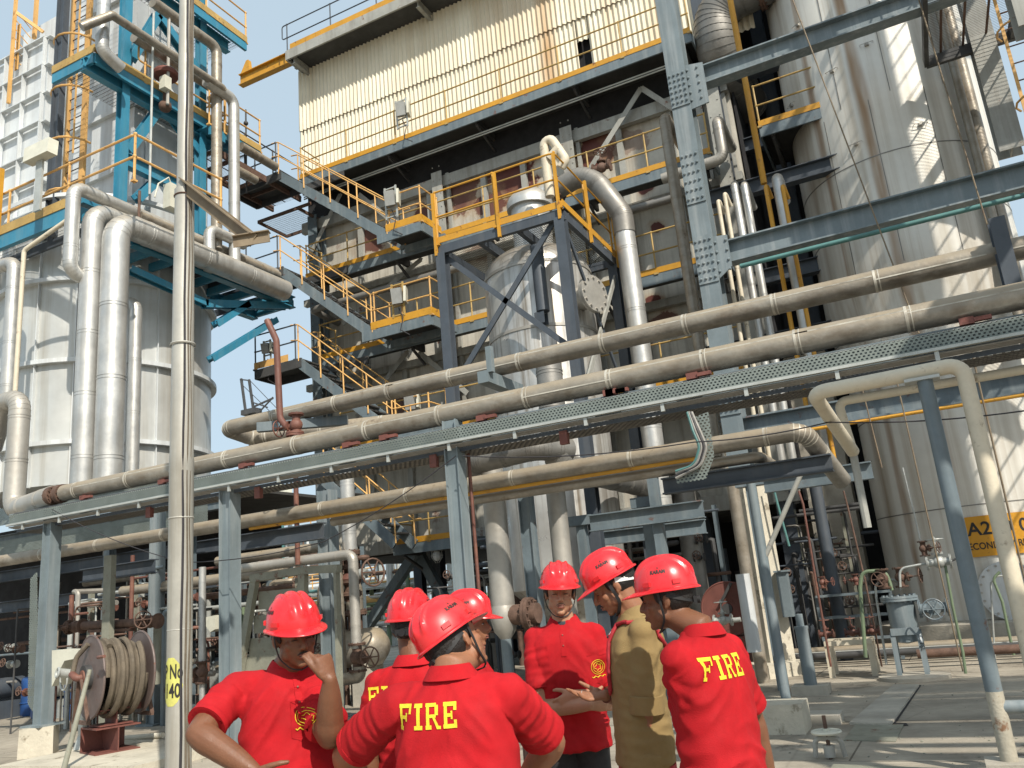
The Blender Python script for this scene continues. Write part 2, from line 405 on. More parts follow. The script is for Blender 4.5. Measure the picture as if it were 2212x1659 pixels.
# ================================================================== GROUND
def ground_mat():
    m = mat('ground_conc', (.36, .32, .255), .92, 0, .25, 1.1, streak=((.17, .145, .11), .75, (.5, .9, 1)), rust=.16, rscale=.9, rustcol=(.13, .11, .085), bump=.5, bscale=18)
    n = m.node_tree.nodes; l = m.node_tree.links; b = n['Principled BSDF']
    src = b.inputs['Base Color'].links[0].from_socket
    g = n.new('ShaderNodeNewGeometry'); br = n.new('ShaderNodeTexBrick')
    mp = n.new('ShaderNodeMapping'); mp.inputs['Rotation'].default_value[2] = .03; l.new(g.outputs['Position'], mp.inputs[0]); l.new(mp.outputs[0], br.inputs[0])
    br.inputs['Color1'].default_value = (1, 1, 1, 1); br.inputs['Color2'].default_value = (.88, .88, .88, 1); br.inputs['Mortar'].default_value = (.16, .14, .12, 1)
    br.inputs['Scale'].default_value = 1; br.inputs['Mortar Size'].default_value = .010; br.inputs['Brick Width'].default_value = 2.6; br.inputs['Row Height'].default_value = 2.1
    vn = n.new('ShaderNodeTexVoronoi'); vn.feature = 'DISTANCE_TO_EDGE'; vn.inputs['Scale'].default_value = .7; l.new(g.outputs['Position'], vn.inputs[0])
    mr = n.new('ShaderNodeMapRange'); mr.inputs[2].default_value = .012; mr.inputs[3].default_value = .5; l.new(vn.outputs['Distance'], mr.inputs[0])
    x = n.new('ShaderNodeMix'); x.data_type = 'RGBA'; x.blend_type = 'MULTIPLY'; x.inputs[0].default_value = .8; l.new(src, x.inputs[6]); l.new(br.outputs[0], x.inputs[7])
    y = n.new('ShaderNodeMix'); y.data_type = 'RGBA'; y.blend_type = 'MULTIPLY'; y.inputs[0].default_value = .35; l.new(x.outputs[2], y.inputs[6]); l.new(mr.outputs[0], y.inputs[7])
    l.new(y.outputs[2], b.inputs['Base Color'])
ground_mat()
g = M(); g.add([(-600, -200, 0), (600, -200, 0), (600, 900, 0), (-600, 900, 0)], [(0, 1, 2, 3)]); struct(g.build('ground', 'ground_conc'))

# ================================================================== FURNACE BUILDING
YF = 18.0
def fx(x, y, Y): return at(x, y, Y=Y)
XL = -15.8; XR = -4.4
fb = thing('furnace_building', 'tall grey furnace building with cream corrugated upper wall, rusty panels and a dark open base', 'building', (-9, 21, 0))
# corrugated sheet, three courses lapped
def corr_sheet(x0, x1, z0, z1, Y, amp=.028, pitch=.146, skip=None, name='corrugated_wall', tilt=0):
    m = M(); n = int((x1-x0)/pitch*8); vs = []; fs = []
    for i in range(n+1):
        x = x0+(x1-x0)*i/n; y = Y+amp*math.cos(2*math.pi*(x-x0)/pitch)
        vs += [(x, y-tilt, z0), (x, y, z1), (x, y+.007, z1), (x, y-tilt+.007, z0)]
    for i in range(n):
        a = i*4; b = a+4
        for k in range(4): fs.append((a+k, b+k, b+(k+1) % 4, a+(k+1) % 4))
    fs += [(0, 1, 2, 3), (n*4, n*4+3, n*4+2, n*4+1)]
    m.add(vs, fs, True); return m
zc = [14.75, 17.02, 19.22]
hx0, hx1 = at(1250, 120, Y=18.9).x, at(1277, 120, Y=18.9).x
hz0, hz1 = at(1262, 150, Y=18.9).z, at(1262, 86, Y=18.9).z
mcs = M()
def addm(a, b): a.add(b.v, b.f); a.sm[-len(b.f):] = b.sm
x = XL; random.seed(3); seg_w = 1.02
while x < XR+2:
    x1 = x+seg_w; j = random.uniform(-.02, .02)
    if x < hx0 < x1 or x < hx1 < x1 or (hx0 < x and x1 < hx1):
        # sheets with a piece broken out
        for a, b_ in ((x, min(x1, hx0)), (max(x, hx1), x1)):
            if b_-a > .05: addm(mcs, corr_sheet(a, b_, zc[0], zc[1], 18.9))
        a, b_ = max(x, hx0), min(x1, hx1)
        if b_ > a: addm(mcs, corr_sheet(a, b_, hz1, zc[1], 18.9))
    else: addm(mcs, corr_sheet(x, x1+.03, zc[0], zc[1]+.02, 18.9+j*.2, tilt=.004))
    addm(mcs, corr_sheet(x, x1+.03, zc[1]-.07+j, zc[2]+j, 18.885+j*.2, tilt=.03))
    x = x1
cw = mcs.build('corrugated_wall', 'corr', fb)
# rust run on the corrugated sheet (stain with a shape of its own)
def stain_corr():
    m = MT['corr']; n = m.node_tree.nodes; l = m.node_tree.links; b = n['Principled BSDF']; src = b.inputs['Base Color'].links[0].from_socket
    g = n.new('ShaderNodeNewGeometry'); s = n.new('ShaderNodeSeparateXYZ'); l.new(g.outputs['Position'], s.inputs[0])
    nz = n.new('ShaderNodeTexNoise'); nz.inputs['Scale'].default_value = 1.3; mp = n.new('ShaderNodeMapping'); mp.inputs['Scale'].default_value = (1.6, 1, .25); l.new(g.outputs['Position'], mp.inputs[0]); l.new(mp.outputs[0], nz.inputs[0])
    def mth(op, a, b_):
        t = n.new('ShaderNodeMath'); t.operation = op; t.use_clamp = op == 'SUBTRACT' and False
        for i, v in enumerate((a, b_)):
            if isinstance(v, (int, float)): t.inputs[i].default_value = v
            else: l.new(v, t.inputs[i])
        return t.outputs[0]
    cur = src
    for cx, w, amt in ((at(1180, 80, Y=18.9).x, .55, .85), (at(1120, 80, Y=18.9).x, .9, .3), (at(1060, 80, Y=18.9).x, .5, .25), (at(1440, 30, Y=18.9).x, .5, .5), (at(1310, 30, Y=18.9).x, .3, .35)):
        d = mth('ABSOLUTE', mth('ADD', s.outputs[0], -cx), 0)
        d = mth('ADD', d, mth('MULTIPLY', mth('ADD', nz.outputs[0], -.5), .9))
        mr = n.new('ShaderNodeMapRange'); mr.inputs[1].default_value = w; mr.inputs[2].default_value = 0; l.new(d, mr.inputs[0])
        x_ = n.new('ShaderNodeMix'); x_.data_type = 'RGBA'; l.new(mth('MULTIPLY', mr.outputs[0], amt), x_.inputs[0]); l.new(cur, x_.inputs[6]); x_.inputs[7].default_value = (.40, .23, .09, 1); cur = x_.outputs[2]
    l.new(cur, b.inputs['Base Color'])
stain_corr()
# body of the upper house behind the sheet, so that the hole is dark and light cannot pass
b = M(); b.box(XL+.05, XR+2, 19.15, 27, 13.76, 19.6); b.build('upper_house', 'deep_shade', fb)
b = M()
for z in (15.3, 17.0, 18.9): b.bar((XL, 19.02, z), (XR+2, 19.02, z), .1, .1)
b.build('sheeting_rail', 'slate_dark', fb)
# left return of sheet
b = corr_sheet(0, 7.9, 14.75, 19.2, 0); b.v = [(XL-.02+v[1], 18.95+v[0], v[2]) for v in b.v]; b.build('side_sheet', 'corr', fb)
# roof deck with overhang
cN = at(622, 128, Y=18.1); zr = cN.z
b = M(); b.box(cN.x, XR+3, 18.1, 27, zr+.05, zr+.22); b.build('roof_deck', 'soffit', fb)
b = M(); b.bar((cN.x, 18.07, zr+.12), (XR+3, 18.07, zr+.12), .06, .34); b.bar((cN.x-.03, 18.05, zr+.12), (cN.x-.03, 27, zr+.12), .06, .34); b.build('roof_edge_beam', 'grey_steel', fb)
b = M(); b.bar((cN.x+.1, 18.1, zr+.40), (XR+3, 18.1, zr+.40), .02, .24); b.build('toe_board', 'yellow', fb)
for X in [at(655, 140, Y=18.6).x, at(920, 30, Y=18.6).x, -7.2, -3.5]:
    b = M(); b.ibeam((X, 18.14, zr-.08), (X, 19.2, zr-.08), .12, .24); b.bar((X, 18.75, zr-.2), (X, 18.75, 19.0), .12, .12); b.build('roof_bracket', 'grey_steel', fb)
b = M(); b.bar((XL, 18.78, 19.34), (XR+2, 18.78, 19.34), .1, .18); b.build('eave_girder', 'grey_steel', fb)
rail(fb, [(cN.x-.05, 18.14, zr+.3), (cN.x+7, 18.14, zr+.3), (XR+3, 18.14, zr+.3)], 1.05, 1.75, mt='slate_dark', r=.02, loopL=True)
# yellow lifting beam that juts out at the left
hb = thing('lifting_beam', 'yellow lifting beam jutting out from the roof corner against the sky', 'hoist beam', (-18, 18.3, 19))
hl = at(520, 172, Y=18.6); hr_ = at(632, 128, Y=18.6)
zb = (hl.z+hr_.z)/2
b = M(); b.ibeam((hl.x, 18.6, zb), (hr_.x+1, 18.6, zb), .22, .42, t=.03); b.build('beam', 'yellow', hb)
b = M(); q0 = V((hl.x+.05, 18.6, zb+.21)); b.poly([q0, q0+V((.42, 0, 0)), q0+V((.36, 0, .44)), q0+V((.26, 0, .44))], .14, (0, 1, 0)); b.build('end_stop', 'yellow', hb)

# furnace box walls: panels between columns and stiffeners
YW = 19.0; ZT = 13.75
w = M(); w.box(XL+.25, XR+2, YW+.1, 27.5, 3.4, ZT); w.build('furnace_wall', 'furnace_panel', fb)
def rust_patch():
    m = MT['furnace_panel']; n = m.node_tree.nodes; l = m.node_tree.links; b = n['Principled BSDF']; cur = b.inputs['Base Color'].links[0].from_socket
    g = n.new('ShaderNodeNewGeometry')
    nz = n.new('ShaderNodeTexNoise'); nz.inputs['Scale'].default_value = 2.6; nz.inputs['Detail'].default_value = 8; nz.inputs['Roughness'].default_value = .65; l.new(g.outputs['Position'], nz.inputs[0])
    sp = [(1105, 385, 1.0, 1.25, 1), (1000, 415, .75, .9, .9), (925, 470, .9, .7, .95), (1060, 440, .8, .6, .9), (1285, 330, .8, .85, 1), (1270, 370, .7, .5, .95), (1350, 310, .9, .55, .45), (800, 520, .75, .6, .9),
          (1395, 405, .35, .25, 1), (1420, 490, .3, .25, 1), (1408, 655, .4, .3, 1), (1040, 540, .6, .5, .5), (860, 880, .5, .5, .8), (1430, 700, .6, .4, .8), (740, 460, .5, .5, .5), (1340, 270, .25, .2, 1), (1200, 450, .5, .7, .6)]
    for (px, py, w_, h2, amt) in sp:
        c = at(px, py, Y=YW+.1)
        mp = n.new('ShaderNodeMapping'); mp.vector_type = 'POINT'; mp.inputs['Location'].default_value = (-c.x/(w_*.76), 0, -c.z/(h2*.76)); mp.inputs['Scale'].default_value = (1/(w_*.76), 0, 1/(h2*.76)); l.new(g.outputs['Position'], mp.inputs[0])
        ln = n.new('ShaderNodeVectorMath'); ln.operation = 'LENGTH'; l.new(mp.outputs[0], ln.inputs[0])
        ad = n.new('ShaderNodeMath'); ad.operation = 'MULTIPLY_ADD'; l.new(nz.outputs[0], ad.inputs[0]); ad.inputs[1].default_value = 1.9; ad.inputs[2].default_value = -.95
        sm = n.new('ShaderNodeMath'); sm.operation = 'ADD'; l.new(ln.outputs['Value'], sm.inputs[0]); l.new(ad.outputs[0], sm.inputs[1])
        for (e0, e1, col_, am) in ((1.45, .85, (.33, .21, .11), .6*amt), (.95, .82, (.10, .026, .018), amt)):
            mr = n.new('ShaderNodeMapRange'); mr.inputs[1].default_value = e0; mr.inputs[2].default_value = e1; mr.inputs[4].default_value = am; l.new(sm.outputs[0], mr.inputs[0])
            x_ = n.new('ShaderNodeMix'); x_.data_type = 'RGBA'; l.new(mr.outputs[0], x_.inputs[0]); l.new(cur, x_.inputs[6]); x_.inputs[7].default_value = (*col_, 1); cur = x_.outputs[2]
    l.new(cur, b.inputs['Base Color'])
rust_patch()
colX = [c_ for c_ in [at(683, 640, Y=18.8).x, at(945, 370, Y=18.8).x, at(1222, 270, Y=18.8).x, at(1222, 270, Y=18.8).x+3.9] if c_ < -2.5]
for X in colX:
    b = M(); b.bar((X, 18.72, 3.2), (X, 18.72, ZT), .34, .022, (0, 1, 0)); b.bar((X, 18.9, 3.2), (X, 18.9, ZT), .02, .36, (0, 1, 0))
    for z in [3.4+.42*i for i in range(26)]:
        for s in (-.11, .11): b.sph((X+s, 18.708, z), .022, n=6, m=4)
    b.bar((X+.22, 18.98, 3.4), (X+.22, 18.98, ZT), .10, .1, (0, 1, 0))
    b.build('column', 'grey_steel' if X > -14 else 'slate', fb)
for X in [colX[0]+1.6, colX[0]+2.9, colX[0]+4.1, colX[1]+1.35, colX[1]+2.6, colX[1]+3.9, colX[2]+1.35, colX[2]+2.7, colX[2]+3.5]:
    b = M(); b.bar((X, 19.02, 3.4), (X, 19.02, ZT-.4), .16, .12, (0, 1, 0)); b.build('stiffener', 'grey_steel', fb)
for z, hh in ((ZT-.25, .34), (11.0, .2), (8.3, .2), (5.6, .2), (3.35, .35)):
    b = M(); b.bar((XL, 18.95, z), (XR+2, 18.95, z), .16, hh); b.build('girder', 'grey_steel', fb)
# diagonal braces on the wall
for a, c in (((1385, 190), (1255, 395)), ((1385, 190), (1455, 235)), ((735, 420), (665, 560)), ((775, 420), (900, 520)), ((910, 560), (740, 700)), ((880, 760), (770, 900)), ((905, 760), (1010, 850)), ((1365, 480), (1280, 560)), ((1400, 600), (1330, 690))):
    A = at(*a, Y=18.65); Bq = at(*c, Y=18.65); b = M(); b.bar(A, Bq, .14, .02, (0, 1, 0)); b.bar(A+V((0, .05, .05)), Bq+V((0, .05, .05)), .02, .09, (0, 1, 0)); b.build('brace', 'grey_steel', fb)
# open dark base: columns, plenum and bottom of furnace
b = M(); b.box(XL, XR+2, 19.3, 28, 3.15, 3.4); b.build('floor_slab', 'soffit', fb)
for X in [-15.5, -12.3, -8.6, -4.8]:
    for Y in (20, 24, 28):
        b = M(); b.ibeam((X, Y, 0), (X, Y, 3.2), .3, .3, (0, 1, 0)); b.build('base_column', 'slate_dark', fb)
b = M(); b.bar(at(898, 1195, Y=19), at(790, 1360, Y=19), .24, .24, (0, 1, 0)); b.build('base_strut', 'slate', fb)
b = M(); b.bar(at(905, 1195, Y=19.2), at(1020, 1400, Y=19.2), .24, .24, (0, 1, 0)); b.build('base_strut', 'slate', fb)
b = M(); b.box(-12.6, -2.0, 27.8, 28.1, 0, 3.3); b.build('dark_back_wall', 'deep_shade', fb)  # black wall added at the back to keep light out of the base
b = M(); b.box(-11.2, -3.2, 22.6, 22.8, 0, 3.2); b.build('inner_shade_screen', 'deep_shade', fb)  # black screen added inside so that the open base stays dark
# service lines hung under the top walkway
c0 = at(255*.617*.54+553, 1325*.617*.54, Y=18.35)
sp_ = M(); zz = at(1106, 268, Y=18.3).z
for dz in (0, .07): sp_.cyl((-15.2, 18.3, zz+dz), (XR+1, 18.3, zz+dz), .022, n=6)
o = sp_.build('conduit_run', 'galv', None); tag(o, 'pair of thin grey conduits hung under the walkway below the corrugated wall', 'conduit')
for px in (668, 700+120*.333+100, 1190, 1265):
    pass

# ------------------------------------------------------------------ walkways
def walkway(label, x0, x1, y0, y1, z, left=True, right=False, railR=None, grp='walkways on the furnace front', toe='yellow', steel='slate', deck='soffit', fr=True, brk=True, name='walkway', backrail=False, t=.26, step=1.45, cat='walkway'):
    w = thing(name, label, cat, ((x0+x1)/2, y0, z), grp)
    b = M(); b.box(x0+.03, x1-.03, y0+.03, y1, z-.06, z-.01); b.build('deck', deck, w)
    b = M(); b.bar((x0, y0, z-t/2), (x1, y0, z-t/2), .05, t)
    b.bar((x0, y0+.03, z-t/2), (x0, y1, z-t/2), .05, t); b.bar((x1, y0+.03, z-t/2), (x1, y1, z-t/2), .05, t); b.build('edge_beam', steel, w)
    b = M(); b.bar((x0-.005, y0-.03, z+.07), (x1, y0-.03, z+.07), .012, .14)
    if left: b.bar((x0-.03, y0, z+.07), (x0-.03, y1, z+.07), .012, .14)
    if right: b.bar((x1+.03, y0, z+.07), (x1+.03, y1, z+.07), .012, .14)
    b.build('toe_board', toe, w)
    if brk:
        k = max(2, int((x1-x0)/2.9)+1)
        for i in range(k):
            X = x0+.25+(x1-x0-.5)*i/(k-1); b = M(); b.bar((X, y0+.06, z-.17), (X, y1, z-.17), .08, .2); b.bar((X, y0+.1, z-.3), (X, y1, z-.62), .06, .06); b.build('bracket', 'dark_steel', w)
    if fr:
        P = []
        if left: P.append((x0+.02, y1, z))
        P += [(x0+.02, y0, z), (railR if railR else x1-.02, y0, z)]
        if right: P.append((x1-.02, y1, z))
        rail(w, P, step=step)
    return w
z1 = 14.62
walkway('long top walkway with yellow toe board right below the corrugated wall', at(650, 390, Y=18).x, XR+1.5, 18.0, 19.14, z1, step=1.75)
zL1 = at(660, 603, Y=18).z
walkway('second walkway down the furnace front, level with the big rust patches', at(662, 603, Y=18).x, XR+1.5, 18.0, 18.7, zL1, step=1.6)
zL2 = at(692, 778, Y=18).z
walkway('third walkway down the furnace front, behind the silver vessel', at(692, 778, Y=18).x, XR+1.5, 18.0, 18.7, zL2, step=1.7)
zL3 = 6.0
walkway('fourth walkway of the furnace front, half hidden by the long pipes', at(760, 905, Y=18).x-.4, XR+1.5, 18.0, 18.7, zL3, step=1.7, left=False)
zL4 = at(850, 1178, Y=18).z
walkway('lowest walkway of the furnace front with bulkhead lamp under it', at(850, 1178, Y=18).x, at(1010, 1150, Y=18).x, 18.0, 18.9, zL4, step=.9)

# ------------------------------------------------------------------ stairs (all run down to the right, in front of the walkways)
def stair(label, top, bot, y0, wd, landL, landR, hang=True):
    """top/bot: points of the near stringer; flights run along X"""
    s = thing('staircase', label, 'stairs', (top.x, y0, bot.z), 'stair flights zigzagging at the left end of the furnace')
    for k, y in enumerate((y0, y0+wd)):
        b = M(); b.bar((top.x, y, top.z-.1), (bot.x, y, bot.z-.1), .05, .26); b.build('stringer', 'slate', s)
    n = max(4, int((top.z-bot.z)/.21))
    for i in range(1, n):
        f = i/n; x = top.x+(bot.x-top.x)*f; z = top.z+(bot.z-top.z)*f
        b = M(); b.box(x-.13, x+.13, y0+.03, y0+wd-.03, z-.045, z-.01); b.build('tread', 'dark_steel', s)
    for y in (y0, y0+wd):
        m = M(); u = V((0, 0, 1)); A = V((top.x, y, top.z)); B_ = V((bot.x, y, bot.z))
        P = [A+u*.9+V((-.25, 0, .12)), A+u*.98, B_+u*.98, B_+u*.98+V((.22, 0, 0))]
        m.tube(P, .02, 6); m.tube([p-u*.45 for p in P], .02, 6); m.build('handrail', 'ochre', s)
        kk = max(3, int((B_-A).length/.95))
        for i in range(kk+1):
            p = A.lerp(B_, i/kk); q = M(); q.tube([p-u*.08+V((.03, -.035, 0)), p+V((.03, -.035, .1)), p+u*.2, p+u*.98], .02, 6); q.build('post', 'ochre', s)
    # landings
    if landR:
        x1 = landR; z = bot.z
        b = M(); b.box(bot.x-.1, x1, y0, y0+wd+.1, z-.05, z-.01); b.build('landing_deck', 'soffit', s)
        b = M(); b.bar((bot.x-.3, y0-.02, z-.15), (x1, y0-.02, z-.15), .05, .26); b.bar((x1, y0, z-.15), (x1, y0+wd+.1, z-.15), .05, .26); b.bar((bot.x, y0+wd, z-.2), (x1+.2, y0+wd, z-.2), .1, .2); b.build('landing_beam', 'slate', s)
        b = M(); b.bar((bot.x, y0-.05, z+.09), (x1+.03, y0-.05, z+.09), .012, .19); b.bar((x1+.03, y0-.05, z+.09), (x1+.03, y0+wd+.1, z+.09), .012, .19); b.build('toe_board', 'yellow', s)
        rail(s, [(bot.x+.1, y0, z), (x1, y0, z), (x1, y0+wd, z)], 1.0, .85, mt='ochre')
    if landL:
        x0 = landL; z = top.z
        b = M(); b.box(x0, top.x+.1, y0, y0+wd+.1, z-.05, z-.01); b.build('landing_deck', 'soffit', s)
        b = M(); b.bar((x0, y0-.02, z-.15), (top.x+.12, y0-.02, z-.13), .05, .26); b.bar((x0, y0, z-.15), (x0, y0+wd+.1, z-.15), .05, .26); b.bar((x0, y0+wd+.12, z-.15), (top.x+1.6, y0+wd+.12, z-.15), .05, .22); b.build('landing_beam', 'dark_steel', s)
        rail(s, [(top.x-.1, y0, z), (x0, y0, z)], 1.0, .9, mt='slate_dark', loopR=False)
    return s
YS = 16.9
t1 = at(602, 372, Y=YS); b1 = at(838, 540, Y=YS); b1.z = zL1+.02
stair('upper stair flight leading down from the sky gap to the rusty second level', t1, b1, YS, .85, at(528, 352, Y=YS).x-.4, at(912, 505, Y=YS).x)
t2 = at(606, 578, Y=YS); b2 = at(806, 755, Y=YS); b2.z = zL2+.02
stair('middle stair flight ending at the landing left of the slim dark column', t2, b2, YS, .85, at(560, 560, Y=YS).x-.5, at(935, 715, Y=YS).x)
t3 = at(645, 775, Y=YS); b3 = at(850, 945, Y=YS); b3.z = zL3+.02
stair('third stair flight whose left landing stands out against the sky', t3, b3, YS, .85, at(552, 800, Y=YS).x, at(930, 930, Y=YS).x)
t4 = at(700, 1030, Y=YS); b4 = at(855, 1178, Y=YS); b4.z = zL4+.02
stair('lowest stair flight behind the rack columns, ending at the lowest walkway', t4, b4, YS, .85, None, None)
# toe boards of the left landing, small ledge with grating
b = M(); c = at(590, 790, Y=YS); b.bar((at(552, 800, Y=YS).x, YS-.05, t3.z+.09), (at(625, 770, Y=YS).x, YS-.05, t3.z+.09), .012, .19)
o = b.build('toe_plate', 'ochre'); tag(o, 'short yellow toe plate on the stair landing against the sky', 'toe plate')
w = thing('grating_ledge', 'small dark grating ledge sticking out left of the furnace against the sky', 'platform', at(625, 480, Y=18.6))
c = at(628, 480, Y=18.6); b = M(); b.add([(c.x-.75, 18.0, c.z), (c.x+.8, 18.0, c.z), (c.x+.8, 19.3, c.z), (c.x-.75, 19.3, c.z)], [(0, 1, 2, 3)]); b.build('grating', 'grate', w)
b = M()
for y in (18.0, 19.3): b.bar((c.x-.78, y, c.z), (c.x+1.3, y, c.z), .05, .09)
for x in (c.x-.78, c.x+.8): b.bar((x, 18.0, c.z), (x, 19.3, c.z), .05, .09)
b.build('frame', 'rusty', w)

# flood lights / boxes standing on the rails
def floodbox(px, py, Y, label, s=1.0):
    c = at(px, py, Y=Y); t = thing('flood_light', label, 'light', c-V((0, 0, .5)), 'flood lights clamped to the handrails')
    b = M()
    for dx in (-.17, .17): b.bar(c+V((dx*s, 0, -.5*s)), c+V((dx*s, -.02, .42*s)), .05, .03, (0, 1, 0))
    for dz in (-.45, -.2, .12, .38): b.bar(c+V((-.17*s, 0, dz*s)), c+V((.17*s, 0, dz*s)), .04, .03)
    b.build('bracket', 'yellow_dusty' if Y < 17.4 and px > 850 else 'galv', t)
    b = M(); b.obb(c+V((.04*s, -.1, .03)), (.13*s, .03, 0), (-.02, .08, .02), (0, -.03, .2*s)); b.build('lamp_housing', 'plate_grey', t)
    b = M(); b.obb(c+V((.22*s, .02, .05)), (.03, .012, 0), (-.05, .13, 0), (.01, 0, .2*s)); b.build('visor', 'box_cream', t)
    b = M(); q = c+V((0, 0, -.25)); b.tube([q, q+V((.15, -.05, -.3)), q+V((.05, -.05, -.62)), q+V((.3, -.02, -.8))], .014, 6); b.build('cable', 'cable', t)
    return t
floodbox(868, 243, 17.9, 'flood light on the walkway rail in front of the corrugated wall')
floodbox(845, 435, 16.85, 'flood light on the landing of the upper stair flight')
floodbox(860, 645, 16.85, 'flood light in yellow bracket on the landing of the middle stair flight')
floodbox(888, 872, 17.9, 'flood light in yellow bracket seen between the two long pipes')
floodbox(578, 757, 16.95, 'dark flood light on the stair landing against the sky', .7)
# bulkhead lamp
t = thing('bulkhead_lamp', 'caged bulkhead lamp hanging under the lowest walkway', 'lamp', at(944, 1200, Y=18.2)); c = at(944, 1200, Y=18.2)
b = M(); b.cyl(c+V((0, 0, .12)), c+V((0, 0, .3)), .03); b.lathe(c, [(.16, .12), (.12, .16), (.04, .18)], 16); b.build('fitting', 'galv', t)
b = M(); b.sph(c, .11, (1, 1, 1.25)); b.build('globe', 'harness_white', t)
b = M()
for i in range(6):
    a = i*math.pi/3; b.tube([c+V((.14*math.cos(a), .14*math.sin(a), .12)), c+V((.15*math.cos(a), .15*math.sin(a), -.05)), c+V((.04*math.cos(a), .04*math.sin(a), -.18))], .008, 5)
b.torus(c, (0, 0, 1), .15, .008); b.build('cage', 'galv', t)

# ================================================================== SILVER VESSEL with its yellow platform
YV = 13.4
pL = at(950, 540, Y=YV); pR = at(1210, 440, Y=YV); zp = (pL.z+pR.z)/2
ybk = 16.3
vp = thing('vessel_platform', 'square platform with yellow toe boards and rails over the silver vessel', 'platform', ((pL.x+pR.x)/2, YV, zp))
vcx, vcy, vr = None, 15.0, None
aL = math.atan2(*(ray(1052, 680).x, ray(1052, 680).y)); aR = math.atan2(*(ray(1282, 640).x, ray(1282, 640).y))
ac = (aL+aR)/2; hw = (aR-aL)/2; Dv = vcy/math.cos(ac); vr = Dv*math.sin(hw); vcx = Dv*math.sin(ac)
def zat(x, y, P):      # height of the sight line where it passes the vertical axis through P
    d = ray(x, y); t = (P[0]*d.x+P[1]*d.y)/(d.x**2+d.y**2); return CAMP.z+d.z*t
vz = zat(1160, 522, (vcx, vcy-vr*.5))
prof = [(0.02, 0), (vr*.35, 0), (vr*.36, 1.1), (vr*.5, 1.3), (vr, 1.8), (vr, vz-.62)]
prof += [(vr*math.cos(a)**.8, vz-.62+.62*math.sin(a)) for a in (.3, .6, .9, 1.15, 1.35, 1.5)]+[(.02, vz+.02)]
ve = thing('silver_vessel', 'streaky aluminium clad vessel with domed top under the yellow platform', 'vessel', (vcx, vcy, 0))
b = M(); b.lathe((vcx, vcy, 0), prof, 48); b.build('shell', 'vessel_clad', ve)
for z in (vz-.66, vz-2.0, vz-3.5, vz-5.0):
    b = M(); b.lathe((vcx, vcy, z), [(vr+.002, -.03), (vr+.016, -.03), (vr+.016, .03), (vr+.002, .03)], 48, caps=False); b.build('cladding_band', 'alu_dull', ve)
c = V((vcx, vcy, vz)); b = M(); b.cyl(c-V((0, 0, .3)), V((vcx, vcy, vz+1.1)), .42, n=24); b.build('top_nozzle', 'alu', ve)
b = M(); b.lathe((vcx, vcy, vz+1.1), [(.5, -.12), (.5, .0), (.46, .12), (.3, .28), (.02, .34)], 24); b.build('nozzle_cap', 'alu', ve)
th_ = R(-62); nd = V((math.sin(R(35)), -math.cos(R(35)), 0)); c = V((vcx, vcy, zat(1283, 655, (vcx+vr, vcy))))+V((.95, -.35, 0)).normalized()*vr
b = M(); nd = V((.95, -.35, 0)).normalized(); b.cyl(c-nd*.2, c+nd*.3, .24, n=20); flange(b, c+nd*.32, nd, .38, .05, 12); b.build('manway', 'alu_dull', ve)
c = V((vcx, vcy, 0))+V((.42, -.9, 0)).normalized()*(vr+.14); zt_, zb_ = zat(1213, 525, c), zat(1215, 668, c)
b = M(); b.cyl((c.x, c.y, zt_), (c.x, c.y, zb_), .13, n=14); b.ibeam((c.x-.05, c.y, zb_-.25), (c.x-.05, c.y, zb_-.02), .2, .2, (0, 1, 0)); b.build('support_lug', 'slate_dark', ve)
# platform
b = M(); b.add([(pL.x, YV, zp-.03), (pR.x, YV, zp-.03), (pR.x, ybk, zp-.03), (pL.x, ybk, zp-.03)], [(0, 1, 2, 3)]); b.build('grating', 'grate', vp)
b = M(); b.bar((pL.x, YV, zp-.12), (pR.x, YV, zp-.12), .1, .18); b.build('front_beam', 'slate_dark', vp)
for x in (pL.x, pR.x, pL.x+.9, pL.x+1.75): b = M(); b.bar((x, YV+.06, zp-.12), (x, ybk, zp-.12), .1, .18); b.build('side_beam', 'slate_dark', vp)
b = M(); b.bar((pL.x, ybk, zp-.12), (pR.x, ybk, zp-.12), .1, .18); b.build('rear_beam', 'slate_dark', vp)
b = M(); b.bar((pL.x-.05, YV-.07, zp+.08), (pR.x+.07, YV-.07, zp+.05), .016, .13); b.build('toe_board', 'yellow', vp)
b = M(); b.bar((pR.x+.07, YV-.07, zp+.08), (pR.x+.07, ybk, zp+.05), .016, .13); b.build('toe_board', 'yellow', vp)
rl = rail(vp, [(pL.x, YV-.05, zp), (pR.x, YV-.05, zp), (pR.x, ybk, zp)], 1.15, 1.35, r=.02, mt='yellow')
for (x, y) in ((pL.x-.03, YV-.09), (pL.x+1.4, YV-.09), (pR.x, YV-.09), (pR.x+.09, YV+1.3), (pR.x+.09, ybk)):
    b = M(); b.bar((x, y, zp-.25), (x, y, zp+1.12), .055, .055, (0, 1, 0)); b.build('rail_post', 'yellow', vp)
for (x, y) in ((pL.x+.05, YV), (pR.x-.03, YV), (pL.x+.05, ybk), (pR.x-.03, ybk)):
    b = M(); b.ibeam((x, y, 0), (x, y, zp-.2), .2, .2, (0, 1, 0), .02); b.build('leg', 'slate_dark', vp)
for a, c in (((968, 560), (1225, 745)), ((975, 845), (1195, 480)), ):
    A = at(*a, Y=YV+.1); C_ = at(*c, Y=YV+.1); b = M(); b.bar(A, C_, .11, .03, (0, 1, 0)); b.bar(A+V((0, .05, 0)), C_+V((0, .05, 0)), .02, .1, (0, 1, 0)); b.build('brace', 'slate_dark', vp)
A = V((pR.x, YV+.1, zp-.3)); b = M(); b.bar(A, (pR.x, ybk, zp-3.6), .1, .04, (1, 0, 0)); b.build('brace', 'slate_dark', vp)
